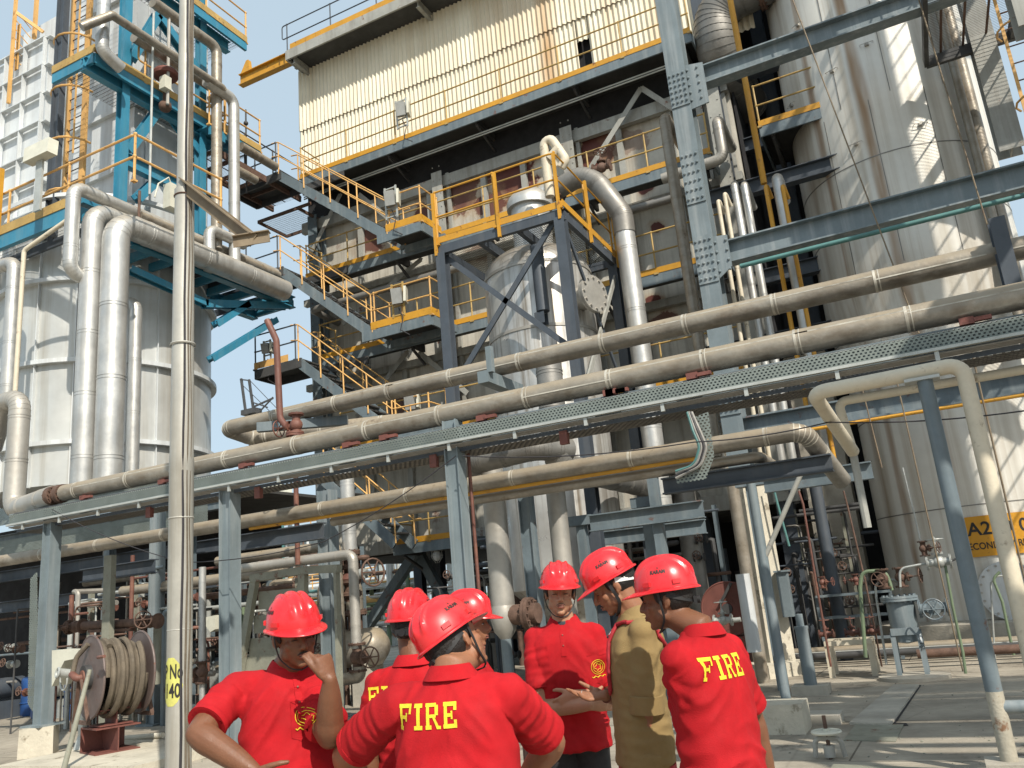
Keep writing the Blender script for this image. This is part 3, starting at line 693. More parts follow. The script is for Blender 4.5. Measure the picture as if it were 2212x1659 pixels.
b = M(); b.bar((pR.x, ybk, zp-.4), (pR.x, YV+.1, zp-3.6), .1, .04, (1, 0, 0)); b.build('brace', 'grey_steel', vp)
# davit on the platform
dv = thing('davit', 'cream pipe davit with drooping arm standing on the yellow platform', 'davit', at(1185, 430, Y=YV+.5))
D_ = lambda x, y: at(x, y, Y=YV+.5)
b = M(); b.tube(fillet([D_(1188, 425), D_(1170, 270), D_(1222, 345), D_(1212, 362)], .12)[0], [.095]*len(fillet([D_(1188, 425), D_(1170, 270), D_(1222, 345), D_(1212, 362)], .12)[0]), 10); b.build('post', 'cream_pipe', dv)
b = M(); b.cyl(D_(1188, 345), D_(1207, 322), .11, n=12); b.build('hub', 'cream_pipe', dv)
b = M(); b.poly([D_(1182, 350), D_(1205, 322), D_(1222, 340), D_(1210, 362), D_(1195, 355)], .03, (0, 1, 0)); b.build('gusset', 'cream_pipe', dv)

# big overhead pipe from nozzle
Yp = 15.2
pts = [V((vcx, vcy, vz+1.0)), V((vcx, vcy, vz+1.65))]
p2 = at(1285, 393, Y=Yp); p3 = at(1345, 440, Y=16.0); p4 = at(1352, 485, Y=16.0)
zz = at(1215, 400, Y=Yp).z
P = [at(1128, 440, Y=15.2), at(1150, 402, Y=15.2), at(1310, 388, Y=15.4), at(1345, 465, Y=16.0), at(1348, 470, Y=16.0)]
bx = at(1345, 468, Y=16.0)
t = thing('overhead_pipe', 'fat grey pipe bending over the yellow platform and dropping as bright silver pipe', 'pipe', bx)
r_ov = wid(bx, 46)/2
p_a = at(1205, 408, Y=16.0); p_b = V((bx.x-.05, 16.0, p_a.z+.12))
b = pipe([p_a, V((p_a.x+.6, 16.0, p_a.z+.15)), at(1292, 396, Y=16.0), V((bx.x, 16.0, bx.z+.05)), V((bx.x, 16.0, bx.z-.4))], r_ov, None, m=M(), band=.5, bend=2.0); b.build('bend', 'alu_dark', t)
b = pipe([V((bx.x, 16.0, bx.z-.3)), V((bx.x, 16.0, 3.0))], r_ov*.93, None, m=M(), band=1.3); b.build('riser', 'alu', t)
b = M(); flange(b, p_a, (1, 0, 0), r_ov*1.3, .06, 12); b.build('flange', 'rusty', t)
b = pipe([V((p_a.x-.06, 16.0, p_a.z)), V((p_a.x-.55, 16.0, p_a.z-.05)), V((vcx, 15.6, vz+1.2))], r_ov*.95, None, m=M(), band=.4, bend=1.4); b.build('outlet_bend', 'alu', t)
gate_valve('vent_valve', 'small rusty valve on top of the fat grey overhead pipe', at(1300, 362, Y=16), (1, 0, 0), (0, 0, 1), .09)

# ================================================================== RIVETED COLUMN AND FRAME
YCO = 15.5
cf = at(1590, 930, Y=YCO); cX = cf.x
sc_ = thing('riveted_column', 'tall blue-grey riveted steel column rising from the concrete pedestal to the top of the picture', 'steel column', (cX, YCO, 0))
ctop = at(1425, 0, Y=YCO).z+1.5
cw_ = wid(at(1500, 420, Y=YCO), 52)*.8
b = M(); b.bar((cX, YCO-.25, 3.3), (cX, YCO-.25, ctop), cw_, .025, (0, 1, 0)); b.bar((cX, YCO+.2, 3.3), (cX, YCO+.2, ctop), cw_, .025, (0, 1, 0)); b.bar((cX, YCO-.02, 3.3), (cX, YCO-.02, ctop), .025, .42, (0, 1, 0)); b.build('shaft', 'slate_pale', sc_)
def rivets(m, x0, x1, z0, z1, y, nx, nz, rr=.03):
    for i in range(nx):
        for j in range(nz): m.sph((x0+(x1-x0)*i/max(1, nx-1), y, z0+(z1-z0)*j/max(1, nz-1)), rr, n=6, m=4)
for (ya, yb) in ((170, 245), (340, 450), (520, 620), (845, 900)):
    za = at(1460+(ya-170)*.18, ya, Y=YCO).z; zb2 = at(1460+(yb-170)*.18, yb, Y=YCO).z
    b = M(); b.bar((cX, YCO-.278, zb2), (cX, YCO-.278, za), cw_*.98, .02, (0, 1, 0))
    rivets(b, cX-cw_*.36, cX-cw_*.12, zb2+.1, za-.1, YCO-.3, 2, 6); rivets(b, cX+cw_*.12, cX+cw_*.36, zb2+.1, za-.1, YCO-.3, 2, 6); b.build('splice_plate', 'slate_pale', sc_)
def frame_beam(label, pa, pb, h, mt='slate_pale', Y=YCO):
    A, B_ = at(*pa, Y=Y), at(*pb, Y=Y); z = (A.z+B_.z)/2
    b = M(); b.ibeam((A.x, Y, z), (B_.x+2.5, Y, z), .3, h, t=.03)
    o = b.build('frame_beam', mt); tag(o, label, 'steel beam', 'beams crossing in front of the rusty tank'); return z
zA = frame_beam('upper blue-grey beam crossing the top of the rusty tank', (1487, 188), (2212, -85), .42)
zB = frame_beam('middle blue-grey beam crossing the rusty tank below its seam ring', (1560, 555), (2212, 378), .46)
zC = frame_beam('lower grey beam crossing behind the cream pipe loop', (1560, 925), (2212, 835), .40, 'slate')
b = M(); z = zA; b.poly([(cX+.1, YCO-.2, z+.3), (cX+.55, YCO-.2, z+.22), (cX+.55, YCO-.2, z-.25), (cX+.55, YCO-.2, z-.7), (cX+.1, YCO-.2, z-.75)], .03, (0, 1, 0)); rivets(b, cX+.22, cX+.42, z-.55, z+.15, YCO-.225, 2, 5); b.build('gusset', 'slate_pale', sc_)
b = M(); z = zB; b.poly([(cX+.1, YCO-.2, z+.35), (cX+.46, YCO-.2, z+.3), (cX+.46, YCO-.2, z-.35), (cX+.1, YCO-.2, z-.6)], .03, (0, 1, 0)); rivets(b, cX+.22, cX+.42, z-.4, z+.2, YCO-.225, 2, 4); b.build('gusset', 'slate_pale', sc_)
# concrete pedestal
b = M(); bx0 = at(1665, 1440, Y=YCO).x
b.lathe((cX+.02, YCO, 0), [(.62, 0), (.62, .22), (.36, .24), (.34, 3.3), (.05, 3.32)], 4, caps=True)
o = b.build('concrete_pillar', 'concrete_block'); tag(o, 'weathered cream concrete pillar with square footing under the riveted column', 'pillar')
# rear frame columns and beams (dark bay between furnace and tank)
k = 0
for (px, py, Y, hh, lb) in ((1560, 300, 19, 22, 'dark steel column in the shadowed bay just right of the riveted column'), (1720, 500, 21, 22, 'dark steel column in the shadowed bay beside the rusty tank')):
    c = at(px, py, Y=Y); b = M(); b.ibeam((c.x, Y, 0), (c.x, Y, hh), .35, .35, (0, 1, 0), .025); o = b.build('steel_column', 'slate_dark'); tag(o, lb, 'steel column')
for (pa, pb, Y, lb) in (((1560, 175), (1680, 140), 19, 'topmost'), ((1570, 330), (1700, 300), 19.5, 'second'), ((1540, 430), (1760, 390), 18, 'third'), ((1570, 620), (1800, 590), 19, 'fourth'), ((1560, 760), (1850, 725), 19, 'fifth')):
    A, B_ = at(*pa, Y=Y), at(*pb, Y=Y); b = M(); b.ibeam((A.x-.5, Y, A.z), (B_.x+1, Y, A.z), .25, .35); o = b.build('bay_beam', 'slate_dark'); tag(o, 'dark cross beam in the shadowed bay, %s from the top' % lb, 'steel beam', 'cross beams in the shadowed bay')
b = M(); b.box(-2.36, -2.3, 19.2, 27, 3.2, 24); o = b.build('side_shade_sheet', 'deep_shade'); tag(o, 'near-black sheet added on the furnace side to darken the bay', 'casing')  # added sheet, its black colour stands in for shade on this side
b = M(); b.box(-2.9, 1.5, 22.5, 22.7, 0, 26); o = b.build('rear_shade_screen', 'deep_shade'); tag(o, 'near-black screen added behind the rusty tank to darken the bay', 'casing')  # added screen, its black colour supplies the darkness of the bay
w = walkway('short yellow-edged platform in the shadowed bay right of the riveted column', at(1640, 275, Y=18).x, at(1640, 275, Y=18).x+1.6, 18, 20, at(1640, 275, Y=18).z, left=False, grp=None)
mat('peeled', (.38, .35, .28), .7, 0, .2, 5, rust=.28, rscale=7, rustcol=(.17, .075, .03), bump=.3)
# ================================================================== RUSTY TANK (right)
TX, TY = .79, 19.6; rl_, ru = 1.80, 2.02
tk = thing('secondary_tank', 'huge rust-streaked pale metal tank with tapered waist and yellow sign, on a cracked round plinth', 'tank', (TX, TY, 0))
zl = zat(1871, 886, (TX-rl_, TY)); zu = zat(1785, 700, (TX-ru, TY))
mat('tank_shell', (.70, .68, .62), .5, .1, .10, .5, streak=((.34, .26, .16), .45, (5, 5, .10)), bump=.04, bscale=2)
def tank_streaks():
    m = MT['tank_shell']; n = m.node_tree.nodes; l = m.node_tree.links; b = n['Principled BSDF']; cur = b.inputs['Base Color'].links[0].from_socket
    g = n.new('ShaderNodeNewGeometry'); mp = n.new('ShaderNodeMapping'); mp.inputs['Location'].default_value = (-TX, -TY, 0); l.new(g.outputs['Position'], mp.inputs[0])
    s = n.new('ShaderNodeSeparateXYZ'); l.new(mp.outputs[0], s.inputs[0])
    a = n.new('ShaderNodeMath'); a.operation = 'ARCTAN2'; l.new(s.outputs[0], a.inputs[0]); l.new(s.outputs[1], a.inputs[1])
    nz = n.new('ShaderNodeTexNoise'); nz.inputs['Scale'].default_value = 1.2; q = n.new('ShaderNodeMapping'); q.inputs['Scale'].default_value = (1, 1, .2); l.new(g.outputs['Position'], q.inputs[0]); l.new(q.outputs[0], nz.inputs[0])
    n2 = n.new('ShaderNodeTexNoise'); n2.inputs['Scale'].default_value = 5; q2 = n.new('ShaderNodeMapping'); q2.inputs['Scale'].default_value = (1, 1, .12); l.new(g.outputs['Position'], q2.inputs[0]); l.new(q2.outputs[0], n2.inputs[0])
    for (px, py, w, amt, col_) in ((1865, 230, .050, .85, (.26, .135, .055)), (1905, 420, .035, .55, (.3, .18, .08)), (1780, 350, .025, .7, (.24, .12, .05)), (1730, 250, .06, .35, (.25, .2, .12)), (1990, 300, .05, .35, (.28, .22, .13)), (1690, 100, .05, .5, (.22, .14, .07)), (1820, 520, .02, .5, (.25, .17, .1)), (2060, 400, .06, .4, (.24, .19, .12))):
        d = ray(px, py); t = (TY-1.8)/d.y; X = d.x*t-TX
        aa = math.atan2(X, -math.sqrt(max(.01, ru*ru-X*X)))
        u = n.new('ShaderNodeMath'); u.operation = 'SUBTRACT'; l.new(a.outputs[0], u.inputs[0]); u.inputs[1].default_value = aa
        u2 = n.new('ShaderNodeMath'); u2.operation = 'ABSOLUTE'; l.new(u.outputs[0], u2.inputs[0])
        u3 = n.new('ShaderNodeMath'); u3.operation = 'MULTIPLY_ADD'; l.new(nz.outputs[0], u3.inputs[0]); u3.inputs[1].default_value = .16; u3.inputs[2].default_value = -.08
        u4 = n.new('ShaderNodeMath'); u4.operation = 'ADD'; l.new(u2.outputs[0], u4.inputs[0]); l.new(u3.outputs[0], u4.inputs[1])
        mr = n.new('ShaderNodeMapRange'); mr.inputs[1].default_value = w*1.5; mr.inputs[2].default_value = w*.3; mr.inputs[4].default_value = amt; l.new(u4.outputs[0], mr.inputs[0])
        f = n.new('ShaderNodeMath'); f.operation = 'MULTIPLY'; l.new(mr.outputs[0], f.inputs[0]); m2 = n.new('ShaderNodeMapRange'); m2.inputs[1].default_value = .3; m2.inputs[2].default_value = .6; m2.inputs[3].default_value = .35; l.new(n2.outputs[0], m2.inputs[0]); l.new(m2.outputs[0], f.inputs[1])
        x_ = n.new('ShaderNodeMix'); x_.data_type = 'RGBA'; l.new(f.outputs[0], x_.inputs[0]); l.new(cur, x_.inputs[6]); x_.inputs[7].default_value = (*col_, 1); cur = x_.outputs[2]
    l.new(cur, b.inputs['Base Color'])
tank_streaks()
b = M(); b.lathe((TX, TY, 0), [(rl_, .5), (rl_, zl), (ru, zu), (ru, 24), (ru*.7, 25), (.1, 25.3)], 72); b.build('shell', 'tank_shell', tk)
b = M(); b.lathe((TX, TY, 0), [(rl_+.42, 0), (rl_+.40, .50), (rl_+.02, .55)], 48); b.build('plinth', 'concrete', tk)
for (px, py) in ((1840, 225+90), (1850, 440), (1900, 700)):
    z = zat(px, py+ (35 if py < 500 else 0), (TX, TY-ru)); b = M(); b.lathe((TX, TY, z), [(ru+.001, -.012), (ru+.006, -.012), (ru+.006, .012), (ru+.001, .012)], 72, caps=False); b.build('seam_ring', 'alu_dark', tk)
for z in (2.6, 4.6): b = M(); b.lathe((TX, TY, z), [(rl_+.001, -.01), (rl_+.006, -.01), (rl_+.006, .01), (rl_+.001, .01)], 72, caps=False); b.build('seam_ring', 'alu_dark', tk)
for a in (-.62, -.12, .42):
    for (za_, zb_, o_) in ((zu+.4, 11.2, 0), (11.25, 14.6, .22), (14.65, 23, -.1)):
        X_, Y_ = TX+math.sin(a+o_)*(ru+.002), TY-math.cos(a+o_)*(ru+.002); b = M(); b.bar((X_, Y_, za_), (X_, Y_, zb_), .014, .014, (math.sin(a), -math.cos(a), 0)); b.build('plate_seam', 'alu_dark', tk)
def ont(px, py, rr):      # point on the tank shell
    d = ray(px, py); dx, dy = d.x, d.y; A = dx*dx+dy*dy; Bq = -2*(dx*TX+dy*TY); Cq = TX*TX+TY*TY-rr*rr
    disc = max(0, Bq*Bq-4*A*Cq); t = (-Bq-math.sqrt(disc))/(2*A); return CAMP+d*t
for (px, py) in ((1872, 97), (1798, 155), (1850, 312), (1988, 270), (1755, 375), (1725, 55), (1712, 228), (2072, 75)):
    c = ont(px, py, ru); nd = V((c.x-TX, c.y-TY, 0)).normalized(); sd = V((-nd.y, nd.x, 0)); b = M()
    b.tube([c-sd*.13+V((0, 0, .02)), c-sd*.13+nd*.08, c+sd*.13+nd*.08, c+sd*.13+V((0, 0, .02))], .008, 5); b.obb(c+nd*.03, sd*.04, nd*.03, (0, 0, .03)); b.build('clip', 'alu_dull', tk)
# vertical pipes strapped to the tank
for k, (px, py, r0) in enumerate(((2075, 200, .085), (2125, 330, .12))):
    c = ont(px, py, ru+.2); b = M(); b.cyl((c.x, c.y, 5), (c.x, c.y, 17.5), r0, n=14)
    b.sph((c.x, c.y, 17.5), r0, n=14, m=8); o = b.build('riser_pipe', 'tan_pipe'); tag(o, ('thinner' if k == 0 else 'thicker')+' vertical pipe running up the right side of the rusty tank', 'pipe', 'riser pipes on the tank')
# sign plate
sg = thing('tank_sign', 'orange-yellow sign with black lettering on the lower right of the tank', 'sign', ont(2150, 1160, rl_))
SX0, SX1 = ont(2083, 1160, rl_+.05), None
angc = math.atan2(ont(2083, 1160, rl_).x-TX, -(ont(2083, 1160, rl_).y-TY)); z_s = (zat(2083, 1118, (SX0.x, SX0.y))+zat(2093, 1205, (SX0.x, SX0.y)))/2
SH = abs(zat(2083, 1118, (SX0.x, SX0.y))-zat(2093, 1205, (SX0.x, SX0.y))); SW = SH*2.05
def onr(s, z, rr): a = angc+s/rl_; return V((TX+rr*math.sin(a), TY-rr*math.cos(a), z_s+z))
b = M(); n_ = 14; vs = []
for i in range(n_+1):
    s = SW*i/n_; vs += [onr(s, -SH/2, rl_+.02), onr(s, SH/2, rl_+.02), onr(s, SH/2, rl_+.035), onr(s, -SH/2, rl_+.035)]
b.add(vs, [(4*i+k, 4*i+4+k, 4*i+4+(k+1) % 4, 4*i+(k+1) % 4) for i in range(n_) for k in range(4)]+[(0, 1, 2, 3), (4*n_, 4*n_+3, 4*n_+2, 4*n_+1)]); b.build('plate', 'sign_yellow', sg)
text_mesh('A2-D 021', SH*.46, 'ink', None, None, None, sg, warp=lambda x, y: onr(SW*.5+x, y+SH*.17, rl_+.039), bold=.006)
text_mesh('SECONDARY REFORMER', SH*.235, 'ink', None, None, None, sg, warp=lambda x, y: onr(SW*.5+x*.82, y-SH*.25, rl_+.039), bold=.003)
# manway
mw = thing('tank_manway', 'round bolted pale cover plate on the tank below the yellow sign', 'manway', ont(2175, 1275, rl_))
c = ont(2178, 1275, rl_); nd = V((c.x-TX, c.y-TY, 0)).normalized(); rm = wid(c, 62)
b = M(); b.cyl(c-nd*.2, c+nd*.12, rm*.85, n=28); b.build('neck', 'alu_dull', mw)
b = M(); b.cyl(c+nd*.12, c+nd*.17, rm, n=36); b.build('cover', 'duct', mw)
u = V((-nd.y, nd.x, 0))
for i in range(20):
    b = M(); a = i*math.pi/10; q = c+nd*.17+u*math.cos(a)*rm*.9+V((0, 0, 1))*math.sin(a)*rm*.9; b.cyl(q, q+nd*.03, .022, n=6); b.build('bolt', 'alu_dull', mw)

# ================================================================== ACCESS TOWER (right of tank, mostly outside the picture)
tw = thing('access_tower', 'tall steel access tower with gratings and ladder at the top right beside the tank', 'tower', (4.2, 17, 0))
cz = at(2150, 200, Y=17.2)
for (x, y) in ((cz.x, 17.2), (cz.x, 13.0), (6.2, 17.2), (6.2, 13.0)):
    b = M(); b.ibeam((x, y, 0 if x > 3 else 9), (x, y, 22), .42, .42, (0, 1, 0), .03); b.build('column', 'grey_steel', tw)
gz = at(2075, 60, Y=16.5).z
for z in (gz, gz+5.2, gz-4.6):
    x0 = at(1995, 35, Z=z).x if z == gz else cz.x
    b = M(); b.add([(x0, 13.0, z), (6.2, 13.0, z), (6.2, 17.2, z), (x0, 17.2, z)], [(0, 1, 2, 3)]); b.build('grating', 'grate_big', tw)
    b = M(); b.bar((x0, 13, z-.1), (6.2, 13, z-.1), .1, .22); b.bar((x0, 17.2, z-.1), (6.2, 17.2, z-.1), .1, .22); b.bar((x0, 13, z-.1), (x0, 17.2, z-.1), .08, .2); b.bar((6.2, 13, z-.1), (6.2, 17.2, z-.1), .1, .2); b.bar((cz.x+.5, 13, z-.1), (cz.x+.5, 17.2, z-.1), .08, .2); b.build('deck_frame', 'dark_steel', tw)
b = M(); b.bar((cz.x, 17.2, gz-4.6), (6.2, 17.2, gz-.1), .12, .12); b.bar((cz.x, 13.0, gz), (6.2, 13.0, gz+5), .12, .12); b.build('brace', 'brown_pipe', tw)
L0 = at(2190, 150, Y=14.6); lx = L0.x
for s in (0, .42):
    b = M(); b.bar((lx+s, 14.6, gz-4), (lx+s, 14.6, gz+5), .05, .02, (0, 1, 0)); b.build('ladder_rail', 'ochre', tw)
for i in range(28): b = M(); b.cyl((lx, 14.6, gz-4+.32*i), (lx+.42, 14.6, gz-4+.32*i), .012, n=6); b.build('rung', 'rusty', tw)
for i in range(6):
    z = gz-3+1.3*i; b = M(); b.tube([(lx+.21+.38*math.cos(a), 14.6-.38-.38*math.sin(a) if True else 0, z) for a in [R(-40+26*j) for j in range(11)]], .018, 5); b.build('cage_hoop', 'ochre', tw)
rail(tw, [(cz.x-.2, 13.0, gz-4.6), (6.2, 13.0, gz-4.6)], 1.05, 1.4, mt='brown_pipe')
rail(tw, [(cz.x-.2, 13.0, gz), (6.2, 13.0, gz)], 1.05, 1.4, mt='yellow')
# unseen overhead rack added on the right: its pipes stripe the ground with shade
orr = thing('unseen_shade_rack', 'unseen high pipe rack added on the right to stripe the ground with shade', 'pipe rack', (6, 3, 0))
for x in (3.4, 9.5, 15.5):
    for y in (4.6, 8.2): b = M(); b.ibeam((x, y, 0), (x, y, 7.6), .25, .25, (0, 1, 0)); b.build('leg', 'slate', orr)
for z in (5.4, 7.5):
    for x in (3.4, 9.5, 15.5): b = M(); b.bar((x, 4.4, z), (x, 8.4, z), .2, .25); b.build('cross_beam', 'slate', orr)
    for i in range(7): b = M(); r0 = (.14, .09, .2, .12, .16, .1, .13)[i]; b.cyl(((1.5 if z < 6 else 3.0)+.3*i, 4.7+i*.55, z+.13+r0), (18, 4.7+i*.55, z+.13+r0), r0, n=12); b.build('line_pipe', 'tan_pipe', orr)
b = M(); b.box(3.4, 18, 8.6, 8.66, 5.3, 7.9); b.build('cable_tray', 'perf_xz', orr)

# ================================================================== LEFT: WHITE CYLINDER, DUCT AND BLUE FRAME
LX, LY, lr = -18.3, 14.05, None
a1 = math.atan2(ray(456, 850).x, ray(456, 850).y); Dl = math.hypot(LX, LY); a0 = math.atan2(LX, LY); lr = Dl*math.sin(a1-a0)
lt = thing('white_cylinder', 'wide white-silver ribbed cylinder tank behind the big vertical pipes', 'tank', (LX, LY, 0))
ztop = zat(230, 505, (LX, LY-lr))
b = M(); b.lathe((LX, LY, 0), [(.1, 5.0), (lr, 5.02), (lr, ztop), (.1, ztop+.05)], 72); b.build('shell', 'silver_shell', lt)
for (px, py) in ((300, 640), (300, 805), (300, 1010-40), (300, 470)):
    z = zat(px, py, (LX, LY-lr)); b = M(); b.lathe((LX, LY, z), [(lr+.001, -.05), (lr+.14, -.05), (lr+.14, .05), (lr+.001, .05)], 72, caps=False); b.build('stiffening_ring', 'duct', lt)
for i in range(14):
    a = R(-170+i*20+7); q = V((LX+math.sin(a)*(lr+.03), LY-math.cos(a)*(lr+.03), 0)); nd = V((math.sin(a), -math.cos(a), 0)); b = M(); b.bar((q.x, q.y, 5), (q.x, q.y, ztop), .02, .09, nd); b.build('rib', 'duct', lt)

XB, YB = -15.5, 12.0
bf = thing('blue_steel_frame', 'bright blue steel frame with braces and platforms around the grey duct, top left', 'steel frame', (XB, YB, 10))
c1 = at(265, 250, X=XB); c2 = at(433, 250, X=XB); zb0 = at(268, 455, X=XB).z; zb0c2 = at(437, 490, X=XB).z
zbt = at(262, 0, X=XB).z+1.5
cwd = wid(c1, 26)
b = M(); b.ibeam((XB, c1.y, zb0-.6), (XB, c1.y, zbt), cwd*.72, .22, (1, 0, 0), .03); b.build('column', 'blue', bf)
b = M(); b.ibeam((XB, c2.y, zb0c2-.3), (XB, c2.y, zbt+1), cwd*.72, .22, (1, 0, 0), .03); b.build('column', 'blue', bf)
yb1 = at(470, 300, X=XB).y
def bbeam(z, y0, y1, h=.34, nm='beam', X=XB): b = M(); b.ibeam((X, y0, z), (X, y1, z), .2, h); b.build(nm, 'blue', bf)
zq1 = at(265, 165, X=XB+.1).z; zq2 = at(300, 380, X=XB).z; zq0 = at(265, -60, X=XB).z
zq1 = at(330, 225, X=XB).z
for z in (zq1, zq0): bbeam(z, c1.y-1.1, yb1+.4)
zq3 = at(330, 375, X=XB).z
bbeam(zq3, c1.y, yb1)
bbeam(at(300, 478, X=XB).z, c1.y-1, yb1)
def diag(pa, pb, X=XB, w=.22, m='blue', par=None, nm='brace'):
    A, B_ = at(*pa, X=X), at(*pb, X=X); b = M(); b.bar(A, B_, w, .03, (1, 0, 0)); b.bar(A-V((.08, 0, 0)), B_-V((.08, 0, 0)), .03, .16, (1, 0, 0)); b.bar(A-V((.17, 0, 0)), B_-V((.17, 0, 0)), w, .03, (1, 0, 0)); b.build(nm, m, par or bf)
diag((355, 222), (280, 325)); diag((355, 222), (435, 330)); diag((345, 385), (300, 428)); diag((345, 30), (285, 130)); diag((345, 30), (430, 150)); diag((400, 445), (430, 420), w=.15)
# platforms of the blue frame (deck, pale toe boards, rails)
def bplat(z, y0, y1, x0, x1, lab, rl=True):
    b = M(); b.add([(x0, y0, z), (x1, y0, z), (x1, y1, z), (x0, y1, z)], [(0, 1, 2, 3)]); b.build('grating', 'grate', bf)
    b = M(); b.bar((x0, y0, z-.14), (x1, y0, z-.14), .08, .26); b.bar((x1, y0, z-.14), (x1, y1, z-.14), .08, .26); b.build('platform_beam', 'blue', bf)
    b = M(); b.bar((x0, y0-.05, z+.09), (x1+.05, y0-.05, z+.09), .02, .2); b.bar((x1+.05, y0-.05, z+.09), (x1+.05, y1, z+.09), .02, .2); b.build('toe_board', 'yellow_dusty', bf)
    if rl: rail(bf, [(x1, y0+1.4, z), (x1, y1, z)], 1.05, 1.3, mt='ochre', r=.025, loopL=True)
zpA = at(250, 160, X=XB+.2).z
bplat(zq1+.25, c1.y-1.0, c1.y+4.4, XB-1.2, XB+.25, 'a')
bplat(zq0+.3, c1.y-.6, yb1+.8, XB-1.2, XB+.3, 'b')
zlow = at(100, 470, Y=YB-1.2).z
b = M(); b.add([(-26, YB-1.2, zlow), (XB+.2, YB-1.2, zlow), (XB+.2, YB+5, zlow), (-26, YB+5, zlow)], [(0, 1, 2, 3)]); b.build('grating', 'grate', bf)
b = M(); b.bar((-26, YB-1.2, zlow-.17), (XB+.2, YB-1.2, zlow-.17), .12, .34); b.bar((XB+.2, YB-1.2, zlow-.17), (XB+.2, YB+5, zlow-.17), .12, .34); b.build('platform_beam', 'blue', bf)
b = M(); b.bar((-26, YB-1.27, zlow+.1), (XB+.2, YB-1.27, zlow+.1), .02, .22); b.build('toe_board', 'yellow_dusty', bf)
rail(bf, [(-26, YB-1.2, zlow), (at(290, 380, Y=YB-1.2).x, YB-1.2, zlow), (at(290, 380, Y=YB-1.2).x, YB+1.2, zlow)], 1.1, 2.2, r=.028, mt='ochre')
for i in range(8):
    y = YB-.6+i*.8; b = M(); b.bar((-22, y, zlow-.25), (XB+.1, y, zlow-.25), .06, .2); b.build('joist', 'slate_dark', bf)
# cantilever bracket reaching towards the furnace
tip = at(632, 655, X=XB+.6); rt = at(285, 525, X=XB+.6)
b = M(); b.ibeam((XB+.6, rt.y, tip.z), (XB+.6, tip.y, tip.z), .22, .34, t=.03); b.ibeam((XB-.8, rt.y, tip.z), (XB-.8, tip.y, tip.z), .22, .34, t=.03); b.build('cantilever_beam', 'blue', bf)
for i in range(9): y = rt.y+(tip.y-rt.y)*i/8; b = M(); b.bar((XB+.6, y, tip.z), (XB-.8, y, tip.z), .1, .2); b.build('cross_member', 'blue', bf)
A = V((XB+.6, tip.y-.8, tip.z-.1)); diag((460, 775), (600, 690), X=XB+.6, w=.16); diag((285, 580), (450, 655), X=XB+.6, w=.16); diag((445, 655), (625, 660), X=XB+.6, w=.2); diag((470, 700), (540, 655), X=XB+.6, w=.16)
# grey stiffened duct box
XD1 = XB-.75; 
du = thing('stiffened_duct', 'pale grey box duct with a grid of stiffeners, inside the blue frame', 'duct', (-19, 15, 10))
dx0 = at(0, 300, Y=YB+.6).x-3; ex = at(97, 250, Y=YB+.6).x; dz0 = zlow; dz1 = at(100, 88, Y=YB+.6).z
b = M(); b.box(dx0, ex, YB+.6, YB+4, dz0, dz1); b.build('outer_casing', 'duct', du)
b = M(); b.box(ex-.02, XD1, YB+1.0, c2.y+.1, dz0, dz1+3.2); b.build('inner_casing', 'duct', du)
b = M(); b.box(at(25, 130, Y=YB+1.3).x, XD1-.2, YB+1.3, c2.y, dz1-.5, at(60, 70, Y=YB+1.3).z); b.build('upper_casing', 'duct', du)
nz_ = 8; st = (dz1-dz0)/nz_
for i in range(nz_+1): b = M(); b.bar((dx0, YB+.5, dz0+st*i), (ex, YB+.5, dz0+st*i), .14, .03); b.bar((ex+.08, YB+.5, dz0+st*i), (ex+.08, YB+2, dz0+st*i), .2, .03); b.build('stiffener', 'duct', du)
x = ex-.02
while x > dx0: b = M(); b.bar((x, YB+.5, dz0), (x, YB+.5, dz1), .03, .12, (0, 1, 0)); b.build('stiffener', 'duct', du); x -= .85
for i in range(3):
    y = YB+1.4+i*.95; b = M(); b.bar((XD1+.06, y, dz0), (XD1+.06, y, dz1+3), .14, .05, (1, 0, 0)) if i % 2 == 0 else None; b.build('stiffener', 'duct', du) if i % 2 == 0 else None
for i in range(7): z = dz0+.6+i*1.75; b = M(); b.bar((XD1+.05, YB+1, z), (XD1+.05, c2.y, z), .12, .10); b.bar((ex, YB+.95, z), (XD1, YB+.95, z), .10, .12); b.build('stiffener', 'duct', du)
for (px, py) in ((205, 205), (200, 120), (165, 270)):
    pass
# caged ladder in ochre with dark channel beside it
ld = thing('caged_ladder', 'ochre caged ladder climbing beside the grey duct', 'ladder', at(170, 440, Y=YB+.1))
lz0, lz1 = zlow+.1, zlow+14
lxA, lxB = at(147, 250, Y=YB+.2).x, at(183, 250, Y=YB+.2).x
for X, w_ in ((lxA, .10), (lxB, .16)): b = M(); b.bar((X, YB+.2, lz0), (X, YB+.2, lz1), w_, .08, (0, 1, 0)); b.build('stile', 'ochre', ld)
for i in range(46): b = M(); z = lz0+.3*i; b.cyl((lxA, YB+.2, z), (lxB, YB+.2, z), .014, n=6); b.build('rung', 'rusty', ld)
cxm = (lxA+lxB)/2; rh = .55
for k, py in enumerate((75, 240, 405, 565)):
    z = at(180, 60+k*110, Y=YB-.3).z; b = M(); b.tube([(cxm+.08+rh*math.cos(a), YB+.1-rh*math.sin(a)*1.0, z) for a in [R(-8+19.6*j) for j in range(11)]], .028, 6); b.build('cage_hoop', 'ochre', ld)
for a in (5, 35): X = cxm+.08+rh*math.cos(R(a)); y = YB+.1-rh*math.sin(R(a)); b = M(); b.bar((X, y, lz0+2.2), (X, y, lz1), .05, .02, (0, 1, 0)); b.build('cage_strap', 'ochre', ld)
